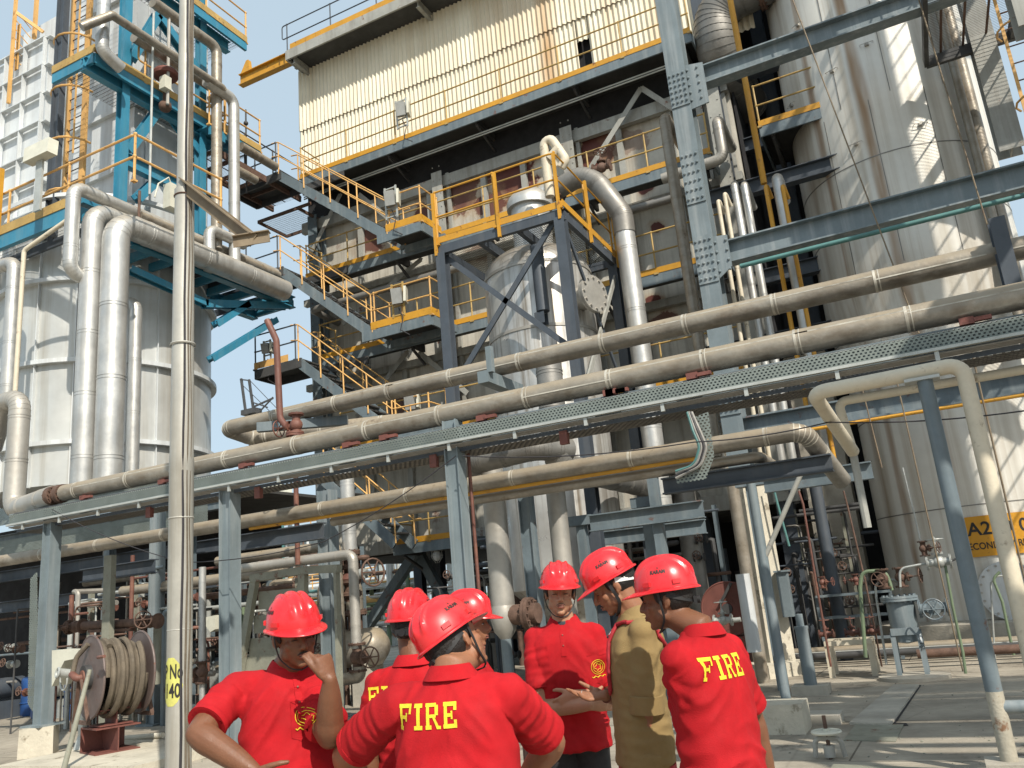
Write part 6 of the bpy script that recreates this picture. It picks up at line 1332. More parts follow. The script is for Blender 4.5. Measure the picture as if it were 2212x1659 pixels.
b = M(); b.lathe((A.x, Y, z1-.35), [(r0*.4, 0), (r0*.9, .12), (r0*1.15, .3), (r0*1.12, .42), (r0*1.02, .5)], 28); b.build('wrapped_foot', 'alu_dull', dv2)
b = M(); b.cyl((A.x, Y, 0), (A.x, Y, z1-.3), r0*.45, n=18); b.build('leg', 'slate', dv2)
b = M(); flange(b, (A.x+r0+.25, Y, z1-.0), (1, 0, 0), .24, .05, 12); b.cyl((A.x, Y, z1), (A.x+r0+.4, Y, z1), .15, n=16); b.build('side_flange', 'rusty', dv2)
Y = 12.2; A = at(1208, 1140, Y=Y); lp('silver duct pipe dropping behind the crossed-arms man', [V((A.x, Y, at(1200, 1050, Y=Y).z)), V((A.x, Y, .4))], wid(A, 42)/2, 'alu_dull', band=1.0, n=22)
for k, (px, py, Y, w, mt_, lb) in enumerate(((1490, 1150, 17, 48, 'alu_dark', 'fat dark vertical pipe in the shadow behind the right hand helmets'), (1600, 1160, 14.5, 26, 'tan_pipe', 'tan vertical pipe left of the concrete pillar'), (1310, 1150, 15, 30, 'slate_dark', 'dark vertical stanchion pipe behind the khaki man'), (1770, 1100, 17.5, 26, 'slate_dark', 'dark vertical pipe left of the tank foot'), (1400, 1120, 16.5, 24, 'slate', 'slate stanchion pipe behind the helmets'))):
    c = at(px, py, Y=Y); b = M(); b.cyl((c.x, Y, 0), (c.x, Y, at(px, 1010, Y=Y).z), wid(c, w)/2, n=20); o = b.build('stand_pipe', mt_); tag(o, lb, 'pipe')
Y = 14.1; A = at(1600, 1330, Y=Y); zs0, zs1 = at(1632, 1408, Y=Y).z, at(1602, 1240, Y=Y).z; b = M(); b.cyl((at(1616, 1320, Y=Y).x, Y, zs0), (at(1616, 1320, Y=Y).x, Y, zs1), wid(A, 30)/2, n=20); o = b.build('pipe_sleeve', 'duct'); tag(o, 'pale new sleeve wrapped round the lower tan pipe beside the red reel', 'pipe sleeve')
# T-head stanchions (blue) below ducts
for k, (px, py) in enumerate(((1405, 1000), (1395, 1085), (1255, 1125), (1620, 1040))):
    Y = 12.6+k*.3; c = at(px, py, Y=Y); b = M(); b.bar((c.x-.22, Y, c.z), (c.x+.22, Y, c.z), .25, .16); b.bar((c.x, Y, 0), (c.x, Y, c.z), .15, .15, (0, 1, 0)); o = b.build('stanchion', 'slate'); tag(o, ('slate T-headed stanchion under the long tan pipe', 'slate T-headed stanchion under the fat duct', 'slate T-headed stanchion just right of the silver duct pipe', 'slate T-headed stanchion near the concrete pillar')[k], 'stanchion', 'T-headed stanchions')
# dark bay clutter under the furnace
random.seed(31)
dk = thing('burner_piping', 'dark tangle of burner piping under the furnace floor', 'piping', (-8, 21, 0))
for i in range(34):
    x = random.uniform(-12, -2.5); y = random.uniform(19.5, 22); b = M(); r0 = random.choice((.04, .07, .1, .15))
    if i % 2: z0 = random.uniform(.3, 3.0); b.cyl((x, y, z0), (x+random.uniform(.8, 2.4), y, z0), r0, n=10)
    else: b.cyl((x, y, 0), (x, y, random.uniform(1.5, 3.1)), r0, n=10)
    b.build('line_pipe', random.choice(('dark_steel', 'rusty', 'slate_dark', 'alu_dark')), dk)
# big concrete piers in dark (right)
for k, (px, py, Y, w) in enumerate(((1835, 1300, 19.5, 95), (1760, 1250, 21, 60))):
    c = at(px, py, Y=Y); wd = wid(c, w)/2; b = M(); b.box(c.x-wd, c.x+wd, Y, Y+.8, 0, 6.5); o = b.build('concrete_pier', 'concrete'); tag(o, ('wide shadowed concrete pier just left of the rusty tank', 'narrower shadowed concrete pier behind the test station')[k], 'pier')
# ================================================================== RIGHT: reel, test stations, valves
Y = 15.8; c = at(1572, 1315, Y=Y); r0 = wid(c, 112)/2
rr2 = thing('hose_reel', 'dull red hose reel disc in the shade behind the man on the right', 'hose reel', (c.x, Y, 0))
b = M(); b.cyl((c.x, Y-.02, c.z), (c.x, Y, c.z), r0, n=40); b.torus((c.x, Y-.01, c.z), (0, 1, 0), r0, .02, 40, 6); b.build('disc', 'red_oxide', rr2); b = M(); b.cyl((c.x, Y+.45, c.z), (c.x, Y+.48, c.z), r0, n=40); b.build('disc', 'red_oxide', rr2)
b = M(); b.cyl((c.x, Y-.06, c.z), (c.x, Y+.5, c.z), r0*.2, n=20); b.bar((c.x-.1, Y-.08, c.z+.1), (c.x+.15, Y-.1, c.z+.45), .05, .05, (0, 1, 0)); b.build('hub', 'dark_steel', rr2)
b = M(); P = []
for i in range(5*22+1): a = 2*math.pi*i/22; f = i/(5*22); P.append(V((c.x+r0*.8*math.cos(a), Y+.06+.34*f, c.z+r0*.8*math.sin(a))))
b.tube(P, .04, 6); b.build('hose', 'hose', rr2); b = M(); b.box(c.x-.3, c.x+.3, Y-.1, Y+.6, 0, c.z-r0-.02); b.build('stand', 'red_oxide', rr2)
gate_valve('gate_valve', 'pale valve with handwheel in front of the dull red reel', at(1562, 1340, Y=15.0), (1, 0, 0), (0, 0, 1), .07, 'galv')
simple_pipe('short pipe feeding the valve in front of the dull red reel', (1530, 1345), (1600, 1338), 15.05, 10, 'galv')
simple_pipe('curved feed pipe leg left of the dull red reel', (1532, 1345), (1530, 1430), 15.05, 12, 'galv')
# filter pot
fp = at(1975, 1458, Z=.05); fx_, fy_ = fp.x, fp.y; ft = thing('filter_pot', 'slate blue flanged filter pot on four legs in front of the tank', 'filter', (fx_, fy_, 0))
zt = zat(1948, 1288, (fx_, fy_)); zm = zat(1960, 1390, (fx_, fy_)); rr = wid(V((fx_, fy_, 1.2)), 56)/2
b = M(); b.lathe((fx_, fy_, 0), [(.02, zm), (rr*.82, zm+.03), (rr*.85, zt-.5), (rr*1.0, zt-.42), (rr*1.0, zt-.06)], 28); b.build('body', 'slate_pale', ft)
b = M(); flange(b, (fx_, fy_, zt-.03), (0, 0, 1), rr*1.35, .035, 16); b.build('top_flange', 'slate_pale', ft)
for s1 in (-1, 1):
    for s2 in (-1, 1): b = M(); b.bar((fx_+s1*rr*.95, fy_+s2*rr*.8, 0), (fx_+s1*rr*.9, fy_+s2*rr*.8, zt-.5), .07, .04, (0, 1, 0)); b.build('leg', 'slate_pale', ft)
b = M(); b.bar((fx_-rr, fy_-rr*.85, zt-.5), (fx_+rr, fy_-rr*.85, zt-.5), .05, .1); b.build('collar', 'slate_pale', ft)
b = M(); b.lathe((fx_, fy_, 0), [(.5, 0), (.5, .05), (.3, .07)], 18); b.build('footing', 'concrete', ft)
b = M(); b.box(fx_+rr*.93, fx_+rr*1.05, fy_-rr*.95, fy_-rr*.9, zm+.02, zt-.55); b.build('tag_plate', 'white_tag', ft)
text_mesh('TSL', .085, 'ink', (fx_+rr*.99, fy_-rr*.955, zt-.72), (0, 0, -1), (1, 0, 0), ft)
for k, dx in enumerate((-.16, .08)):
    gate_valve('small_valve', ('rusty small valve on top of the slate pot, left one', 'rusty small valve on top of the slate pot, right one')[k], (fx_+dx, fy_, zt+.28), (0, 0, 1), ((-.2, -1, 0), (1, -.2, 0))[k], .065)
gate_valve('small_valve', 'bigger rusty valve hanging off the right side of the slate pot', (fx_+rr+.25, fy_-.05, zt-.2), (1, 0, 0), (0, -1, 0), .09, 'slate')
def tubeline(label, pts, Y, w, mt, rad=.12, name='impulse_line'):
    P = [at(x, y, Y=Y) for x, y in pts]; b = M(); b.tube(fillet(P, rad, 5)[0], wid(P[0], w)/2, 8); o = b.build(name, mt); tag(o, label, 'pipe')
tubeline('green bent tube over the slate pot', [(1928, 1275), (1912, 1232), (1862, 1235), (1858, 1270), (1870, 1420)], fy_, 8, 'green_pipe')
tubeline('thin grey bent tube over the slate pot', [(1945, 1275), (1935, 1250), (1890, 1258), (1893, 1290), (1915, 1435)], fy_+.1, 5, 'galv')
tubeline('thin grey tube joining the slate pot to the valve tree', [(1945, 1268), (1943, 1228), (1990, 1219), (2040, 1216)], fy_-.1, 5, 'galv')
c = at(2012, 1208, Y=fy_-.1); gate_valve('small_valve', 'small wheel valve of the valve tree in front of the tank, upright one', at(1995, 1185, Y=fy_-.1), (0, 0, 1), (1, -.4, 0), .05)
gate_valve('small_valve', 'larger wheel valve of the valve tree in front of the tank, lying one', at(2028, 1214, Y=fy_-.1), (1, 0, 0), (0, 0, 1), .075, 'galv')
tubeline('thin rod rising from the valve tree', [(1988, 1168), (1975, 1110), (1950, 1010)], fy_-.1, 3.5, 'galv', name='rod')
tubeline('dark bent tube above the valve tree', [(2045, 1215), (2072, 1205), (2070, 1170), (2040, 1030)], fy_-.1, 4.5, 'dark_steel')
tubeline('thin green leg down from the valve tree to the plinth', [(2042, 1222), (2058, 1310), (2080, 1410), (2086, 1455)], fy_-.1, 6, 'green_pipe')
tubeline('thin bent tube in front of the pale cover plate', [(2150, 1435), (2140, 1260), (2150, 1245), (2180, 1243)], 16.6, 4, 'galv')
tubeline('green tube in front of the pale cover plate', [(2190, 1415), (2165, 1300), (2145, 1250), (2160, 1235)], 16.5, 6, 'green_pipe')
tubeline('thin red-brown riser left of the green tube', [(1795, 1440), (1765, 1270), (1735, 1090), (1725, 1060)], 14.6, 5, 'brown_pipe')
tubeline('second thin red-brown riser nearest the small stand', [(1905, 1440), (1870, 1260), (1830, 1090), (1822, 1060)], 15.4, 4, 'rusty')
tubeline('thin teal riser right of the concrete pillar', [(1705, 1180), (1680, 1090), (1665, 1030)], 15.2, 5, 'teal_pipe')
gate_valve('small_valve', 'little red-wheeled valve on the thin red-brown riser', at(1776, 1258, Y=14.6), (0, 0, 1), (1, -.3, 0), .04, 'brown_pipe')
gate_valve('small_valve', 'little red-wheeled valve left of the green bent tube', at(1848, 1252, Y=15.2), (0, 0, 1), (-1, -.3, 0), .04, 'brown_pipe')
# low stand with valves
st_ = at(1845, 1462, Z=0); s_ = thing('valve_stand', 'low cream rust-stained stand carrying three small valves', 'stand', (st_.x, st_.y, 0)); wS = .72
zs = .52
for dy in (0, .5): b = M(); b.bar((st_.x-wS/2, st_.y+dy, zs), (st_.x+wS/2, st_.y+dy, zs), .1, .07); b.build('top_rail', 'cream_pipe', s_)
for dx in (-.32, .32):
    for dy in (0, .5): b = M(); b.bar((st_.x+dx, st_.y+dy, 0), (st_.x+dx, st_.y+dy, zs), .09, .05, (0, 1, 0)); b.build('leg', 'cream_pipe', s_)
for k, dx in enumerate((-.32, .08, .38)): gate_valve('small_valve', ('left valve on the low cream stand', 'middle valve on the low cream stand', 'right valve on the low cream stand')[k], (st_.x+dx, st_.y+.15, zs+.14), (1, 0, 0), (0, 0, 1), .05, 'brown_pipe')
for k, (x0, y, r0) in enumerate(((-.6, 15.6, .07), (-3, 16.2, .06), (-3.2, 16.6, .05), (-2.8, 16.9, .08))):
    b = M(); b.cyl((x0, y, .15+r0), (3.5, y, .15+r0), r0, n=10); o = b.build('ground_pipe', ('rusty', 'dark_steel', 'galv', 'tan_pipe')[k]); tag(o, ('nearest', 'second nearest', 'third nearest', 'farthest')[k]+' of the pipes lying along the ground before the tank', 'pipe', 'ground pipes before the tank')
b = M()
for x in (-2.2, -.9): b.bar((x, 17.2, 0), (x, 17.2, 1.2), .06, .06, (0, 1, 0))
for z in (.4, .8, 1.2): b.bar((-2.2, 17.2, z), (-.9, 17.2, z), .3, .04)
o = b.build('step_rack', 'slate'); tag(o, 'small slate rack of steps in the shade right of the concrete pillar', 'steps')
c = at(1690, 1255, Y=15.2); b = M(); b.box(c.x-.09, c.x+.09, 15.2, 15.4, c.z-.6, c.z+.15); b.box(c.x-.12, c.x+.12, 15.15, 15.45, c.z+.15, c.z+.18); o = b.build('control_cabinet', 'slate_pale'); tag(o, 'narrow slate cabinet with rusty lid beside the concrete pillar', 'cabinet')
# ground works: trench slabs, block, wheel valve
b = M(); A = at(1640, 1585, Z=0); B_ = at(1728, 1590, Z=0); yk = (A.y+B_.y)/2; b.box(A.x-.1, B_.x+.05, yk, yk+.5, 0, .30); o = b.build('kerb_block', 'concrete_block'); tag(o, 'cream painted crumbling kerb block right of the man in front', 'kerb block')
b = M(); b.box(A.x+.3, B_.x+.35, yk+.55, yk+.95, 0, .10); o = b.build('footing_slab', 'concrete'); tag(o, 'low broken slab behind the cream kerb block', 'slab')
def gslab(pts, z0, z1, mt, name, label, cat):
    P = [at(x, y, Z=z1) for x, y in pts]; cz = V((0, 0, (z0-z1)/2)); b = M(); b.poly([p+cz for p in P], z1-z0, (0, 0, 1)); o = b.build(name, mt)
    if label: tag(o, label, cat)
    return o
for k, (pts, lb) in enumerate((([(1835, 1560), (1930, 1478), (1985, 1478), (1925, 1562)], 'upper cover slab of the ground trench'), ([(1935, 1600), (1952, 1564), (1850, 1562), (1822, 1598)], 'lower sunken cover slab of the ground trench'), ([(1800, 1650), (2110, 1662), (2120, 1720), (1770, 1715), (1780, 1680)], 'rust-brown steel cover plate at the bottom right edge'))):
    gslab(pts, .002, (.03, .012, .06)[k], ('concrete', 'olive', 'olive')[k], 'trench_cover', lb, 'cover slab')
P = [at(x, y, Z=.004) for x, y in ((1772, 1665), (1838, 1566), (1862, 1568), (1946, 1500), (1950, 1503), (1875, 1596), (1955, 1605), (1915, 1640), (1800, 1652))]
vw = at(1795, 1640, Z=0); vwt = thing('trench_valve', 'old trench valve with flat dusty handwheel on a yoke, front right', 'valve', (vw.x, vw.y, 0)); zw = zat(1800, 1583, (vw.x, vw.y))+.01; rw = wid(V((vw.x, vw.y, zw)), 52)/2*1.1
b = M(); wheel(b, (vw.x, vw.y, zw), (0, 0, 1), rw, .016); b.cyl((vw.x, vw.y, zw-.008), (vw.x, vw.y, zw+.008), rw*.9, n=28); b.build('handwheel', 'box_cream', vwt)
b = M(); b.cyl((vw.x, vw.y, 0), (vw.x, vw.y, zat(1792, 1545, (vw.x, vw.y))), .018, n=10); b.build('stem', 'rusty', vwt)
b = M()
for s in (-1, 1): b.tube(fillet([V((vw.x, vw.y, zw-.05)), V((vw.x+s*.11, vw.y, zw-.06)), V((vw.x+s*.13, vw.y, .02))], .05)[0], .022, 8)
b.cyl((vw.x, vw.y, .02), (vw.x, vw.y, .12), .05, n=10); b.build('yoke', 'grey_steel', vwt)
# brown flanged stub between the first two men, brown rounded hydrant box behind middle man
c = at(708, 1590, D=4.6); hb_ = thing('hydrant_stub', 'brown bolted flange stub between the first man and the man in the middle', 'hydrant', (c.x, c.y, 0))
b = M(); b.cyl((c.x, c.y, 0), (c.x, c.y, c.z-.05), .12, n=20); b.build('stub', 'brown_pipe', hb_); b = M(); flange(b, (c.x, c.y, c.z-.02), (0, 0, 1), .19, .025, 10); b.build('flange', 'brown_pipe', hb_)
c = at(1135, 1515, D=5.6); hb_ = thing('hydrant_box', 'dusty topped brown rounded bench stand behind the crossed-arms man', 'stand', (c.x, c.y, 0))
b = M(); b.lathe((c.x, c.y, 0), [(.34, c.z-.10), (.36, c.z-.08), (.36, c.z-.02), (.33, c.z), (.02, c.z+.005)], 28); b.build('top', 'concrete', hb_)
b = M()
for i in range(4): a = i*math.pi/2+.5; q = V((c.x+.27*math.cos(a), c.y+.27*math.sin(a), 0)); b.cyl(q, q+V((0, 0, c.z-.09)), .04, n=10)
b.build('leg', 'brown_pipe', hb_)

# small-bore piping and valves between the rack columns
random.seed(77)
def manifold(label, x0, x1, y, n, zmax, ex):
    t = thing('pipe_manifold', label, 'piping', ((x0+x1)/2, y, 0), 'small-bore piping under the rack')
    for i in range(n):
        r0 = random.choice((.018, .025, .035, .05)); mt_ = random.choice(('rusty', 'alu_dull', 'tan_pipe', 'galv', 'slate', 'dark_steel', 'brown_pipe') if not ex else ('rusty', 'dark_steel', 'dark_steel', 'slate_dark', 'alu_dark')); b = M()  # ex: dark palette that paints the shade of the bays into the pipes
        if i % 3: x = random.uniform(x0, x1); yy = y+random.uniform(0, 1.0); z = random.uniform(.8, zmax); P = [V((x, yy, 0)), V((x, yy, z)), V((x+random.uniform(-.8, .8), yy, z)), V((x+random.uniform(-.2, .2), yy+.6, z))]; b.tube(fillet(P, .1, 4)[0], r0, 8)
        else: z = random.uniform(.3, zmax); yy = y+random.uniform(0, 1.0); a = random.uniform(x0, x1-.5); b.cyl((a, yy, z), (min(x1, a+random.uniform(.8, 3)), yy, z), r0, n=8)
        b.build('line_pipe', mt_, t)
    for i in range(n//4):
        p = V((random.uniform(x0, x1), y+.2, random.uniform(.5, zmax*.8))); b = M(); b.sph(p, .06); flange(b, p+V((.1, 0, 0)), (1, 0, 0), .08, .012, 4); flange(b, p-V((.1, 0, 0)), (1, 0, 0), .08, .012, 4); b.cyl(p, p+V((0, -.22, .05)), .015, n=6); b.build('valve_body', 'dark_steel' if ex else random.choice(('rusty', 'brown_pipe', 'galv')), t)
        b = M(); wheel(b, p+V((0, -.22, .05)), (0, -1, .2), .08, .009); b.build('handwheel', 'rusty', t)
    for i in range(3): x = random.uniform(x0, x1); b = M(); b.bar((x, y+.9, 0), (x, y+.9, zmax), .09, .09, (0, 1, 0)); b.build('support', random.choice(('slate', 'olive')), t)
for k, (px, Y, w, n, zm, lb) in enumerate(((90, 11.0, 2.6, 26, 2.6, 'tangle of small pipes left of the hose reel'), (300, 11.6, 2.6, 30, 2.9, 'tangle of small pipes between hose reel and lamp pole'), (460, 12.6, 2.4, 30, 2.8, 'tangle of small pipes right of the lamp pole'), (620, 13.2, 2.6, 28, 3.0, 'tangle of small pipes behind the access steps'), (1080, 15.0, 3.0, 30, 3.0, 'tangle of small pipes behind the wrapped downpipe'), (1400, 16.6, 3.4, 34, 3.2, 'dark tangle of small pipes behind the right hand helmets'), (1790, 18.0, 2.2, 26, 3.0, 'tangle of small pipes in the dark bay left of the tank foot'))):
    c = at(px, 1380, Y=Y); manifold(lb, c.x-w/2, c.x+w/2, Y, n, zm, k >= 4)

# black strips laid flat on the ground, painting the shade in the trench gap
for k, pts in enumerate((((1860, 1562), (1958, 1562), (1962, 1567), (1850, 1568)), ((1925, 1566), (1932, 1566), (1990, 1480), (1985, 1480)))):
    P = [at(x, y, Z=.006) for x, y in pts]; b = M(); b.poly(P, .004, (0, 0, 1)); o = b.build('trench_shade_strip', 'deep_shade'); struct(o)

# grit and small stones in the corners of the yard
random.seed(5); b = M()
for i in range(280):
    if i % 2: px, py = random.uniform(1640, 2212), random.uniform(1470, 1659)
    else: px, py = random.uniform(0, 700), random.uniform(1590, 1659)
    c = at(px, py, Z=0); r0 = random.uniform(.004, .013)*(1.6 if random.random() < .08 else 1); b.sph((c.x, c.y, r0*.3), r0, (random.uniform(.7, 1.5), random.uniform(.7, 1.5), .6), 5, 4)
o = b.build('grit', 'olive'); o['kind'] = 'stuff'; o['label'] = 'loose grit and small stones scattered over the yard concrete'; o['category'] = 'grit'
# ================================================================== PEOPLE
def Rz(a): return Matrix.Rotation(a, 3, 'Z')
def remesh(m, vox, smooth=2, fold=None):
    """melt overlapping closed shapes into one continuous skin"""
    me = bpy.data.meshes.new('tmp'); me.from_pydata(m.v, [], m.f)
    bm = bmesh.new(); bm.from_mesh(me); bmesh.ops.recalc_face_normals(bm, faces=bm.faces); bm.to_mesh(me); bm.free()
    o = bpy.data.objects.new('tmp', me); COL.objects.link(o)
    r = o.modifiers.new('r', 'REMESH'); r.mode = 'VOXEL'; r.voxel_size = vox; r.use_smooth_shade = True
    s = o.modifiers.new('s', 'SMOOTH'); s.factor = .5; s.iterations = smooth
    dg = bpy.context.evaluated_depsgraph_get(); ev = o.evaluated_get(dg); em = ev.to_mesh()
    q = M(); vs = [v.co.copy() for v in em.vertices]; ns = [v.normal.copy() for v in em.vertices]; fs = [tuple(p.vertices) for p in em.polygons]
    ev.to_mesh_clear(); bpy.data.objects.remove(o); bpy.data.meshes.remove(me)
    if fold: vs = [fold(v, n) for v, n in zip(vs, ns)]
    q.add(vs, fs, True); return q
def ell(m, c, rad, Rm=None, n=14, k=10):
    c = V(c); rings = []
    for i in range(k+1):
        t = math.pi*i/k; rr = max(math.sin(t), 2e-3); ring = []
        for j in range(n):
            a = 2*math.pi*j/n; p = V((rad[0]*rr*math.cos(a), rad[1]*rr*math.sin(a), -rad[2]*math.cos(t))); ring.append(c+(Rm @ p if Rm else p))
        rings.append(ring)
    m.ring_tube(rings, False, True)
def limb(m, pts, rs, n=14):
    P = [V(p) for p in pts]; m.sph(P[0], rs[0]*.98, n=n, m=8); m.sph(P[-1], rs[-1]*.98, n=n, m=8)
    # a few extra rings with a slight swell
    Q = []; RR = []
    for i in range(len(P)-1):
        for k in range(5):
            f = k/5; Q.append(P[i].lerp(P[i+1], f)); RR.append(rs[i]+(rs[i+1]-rs[i])*f+.10*rs[i]*math.sin(math.pi*f)*(1 if i != 99 else 0))
    Q.append(P[-1]); RR.append(rs[-1]); m.tube(Q, RR, n)
def hand(m, w, d, palm, thumb, curls=(20, 25, 28, 30), thumb_curl=20, thumb_out=45, spread=6, s=1.0, tips=None):
    """w wrist, d towards the fingers, palm = palm normal, thumb = side the thumb leaves from"""
    d = V(d).normalized(); palm = (V(palm)-d*V(palm).dot(d)).normalized(); side = d.cross(palm).normalized()
    if side.dot(V(thumb)) < 0: side = -side
    w = V(w)
    # palm: flattened tube
    rings = []
    for f, hw, hd in ((-.01, .026, .019), (.02, .031, .018), (.05, .039, .016), (.08, .041, .0135), (.092, .036, .010)):
        rings.append([w+d*f*s+side*(hw*math.cos(a)*s)+palm*(hd*math.sin(a)*s) for a in [2*math.pi*j/14 for j in range(14)]])
    m.ring_tube(rings); ell(m, w+d*.035*s+side*.024*s+palm*.008*s, (.020*s, .020*s, .020*s))
    L = ((.045, .026, .020), (.050, .029, .021), (.046, .027, .021), (.036, .020, .018)); off = (.029, .0095, -.0105, -.029)
    ends = []
    for i in range(4):
        p = w+d*(.082-(.008 if i == 3 else 0))*s+side*off[i]*s; ang = R(spread*(1.5-i)); dd = (d*math.cos(ang)+side*math.sin(ang)).normalized(); pts = [p-dd*.02*s, p]; rr = [.0088*s, .0094*s]; c = curls[i] if not isinstance(curls[i], tuple) else None; tot = 0
        for j in range(3):
            tot += (curls[i][j] if c is None else c*(.9, 1.1, .7)[j]); a = R(tot); v = dd*math.cos(a)+palm*math.sin(a); p = p+v*L[i][j]*s; pts.append(p); rr.append((.0085, .0078, .0068)[j]*s)
        m.tube(pts, rr, 10); m.sph(pts[-1], rr[-1], n=10, m=6)
        for j in (2, 3): m.sph(pts[j], rr[j]*1.08, n=10, m=6)
        ends.append(pts)
    a = R(thumb_out); v = (d*math.cos(a)+side*math.sin(a)+palm*.25).normalized(); p = w+d*.022*s+side*.026*s+palm*.004*s; pts = [p-v*.01, p]; rr = [.014*s, .0135*s]
    for j, Ls in enumerate((.042, .034, .026)):
        p = p+v*Ls*s; pts.append(p); rr.append((.0115, .0105, .0088)[j]*s); t2 = R(thumb_curl); v = (v*math.cos(t2)-side*math.sin(t2)*.8+palm*math.sin(t2)*.6).normalized()
    m.tube(pts, rr, 10); m.sph(pts[-1], rr[-1], n=10, m=6)
    return ends, pts
def helmet(par, C, Rh, s=1.0, ratchet='strap', front_up=0):
    T = lambda p: C+Rh @ (V(p)*s)
    ax, ay, hgt, z0 = .108, .131, .134, .040
    def prof(u, v):
        # u azimuth from the front, v 0 rim .. 1 crown
        k = math.cos(v*math.pi/2)**.80; zz = math.sin(v*math.pi/2)**.94
        x = ax*k*math.sin(u); y = ay*k*math.cos(u)-.006
        rib = 0
        for xi, w_ in ((0, .0125), (-.041, .0085), (.041, .0085)):
            g_ = math.exp(-((x-xi)/w_)**4); e = max(0, min(1, (zz-.30)/.22)); rib += g_*e*.0085
        side_ = .0
        n = V((x/ax, y/ay, zz)).normalized()
        return V((x, y, z0+hgt*zz))+n*rib
    U, Wn = 88, 40; m = M(); rings = []
    for i in range(Wn+1):
        v = i/Wn*.995; rings.append([T(prof(2*math.pi*j/U, v)) for j in range(U)])
    m.ring_tube(rings, False, True)
    # brim: rolled lip all round, growing into a peak at the front
    def brim(u, out, dz):
        f = max(0, math.cos(u))**2.2; ex = out*(.011+.047*f); k = V((math.sin(u), math.cos(u), 0)); b_ = prof(u, 0)
        return T(V((b_.x, b_.y, z0))+k*ex+V((0, 0, dz-.012*f*out-.002)))
    R0 = [[brim(2*math.pi*j/U, o_, dz) for j in range(U)] for o_, dz in ((-.15, .006), (.0, .006), (.6, .002), (1, -.001), (1.04, -.004), (1, -.007), (.5, -.004), (-.3, -.002))]
    m.ring_tube(R0, False, False)
    hl_ = m.build('hard_hat', 'helmet', par)
    # accessory slots
    for u in (R(62), R(-62), R(118), R(-118)):
        b = M(); p = prof(u, .06); q = prof(u, .16); n = V((math.sin(u), math.cos(u), .12)).normalized(); t_ = V((math.cos(u), -math.sin(u), 0))
        c = (p+q)/2; b.obb(T(c+n*.002), Rh @ (t_*.017*s), Rh @ (n*.005*s), Rh @ (V((0, 0, .0085))*s)); b.build('slot_boss', 'helmet', hl_)
    # maker's word on both sides
    for sg in (1, -1):
        def wp(x, y, sg=sg):
            u = sg*R(86)+(-sg)*0+(-x if sg < 0 else -x)*-1*(-1)/.13; v = .34+y/.19; p = prof(u, max(.02, v)); n = V((p.x/ax**2, p.y/ay**2, (p.z-z0)/hgt**2)).normalized(); return T(p+n*.0012)
        text_mesh('KARAM', .021, 'ink', None, None, None, hl_, warp=wp, bold=.0011, name='lettering')
        b = M(); b.add([wp(-.006, .013), wp(.006, .013), wp(.0, .026), wp(-.0025, .014), wp(.0025, .014), wp(0, .02)], [(0, 3, 5, 2), (4, 1, 2, 5)]); b.build('emblem', 'ink', hl_)
    # head band and ratchet at the nape
    b = M(); P = []
    for i in range(25):
        a = R(95+170*i/24); P.append(T((.088*math.sin(a), .104*math.cos(a)-.008, .020-.035*math.sin(R(180*i/24)))))
    for p, q in zip(P[:-1], P[1:]): b.bar(p, q+(q-p)*.15, .004, .022, Rh @ V((0, 0, 1)))
    c = T((0, -.122, -.016)); b.cyl(c, c+Rh @ V((0, -.014, 0)), .017, n=14); b.obb(c+Rh @ V((0, .003, 0)), Rh @ V((.034, 0, 0)), Rh @ V((0, .006, 0)), Rh @ V((0, 0, .014))); b.build('head_band', ratchet, hl_)
    return hl_

SUPER = 2.35
def torso_rings(base, neck, Rb, secs, n=40):
    rings = []
    for t, hw, hd, yo in secs:
        c = base.lerp(neck, t); ring = []
        for j in range(n):
            a = 2*math.pi*j/n; ca, sa = math.cos(a), math.sin(a); x = hw*math.copysign(abs(ca)**(2/SUPER), ca); y = hd*math.copysign(abs(sa)**(2/SUPER), sa)+yo
            ring.append(c+Rb @ V((x, y, 0)))
        rings.append(ring)
    return rings

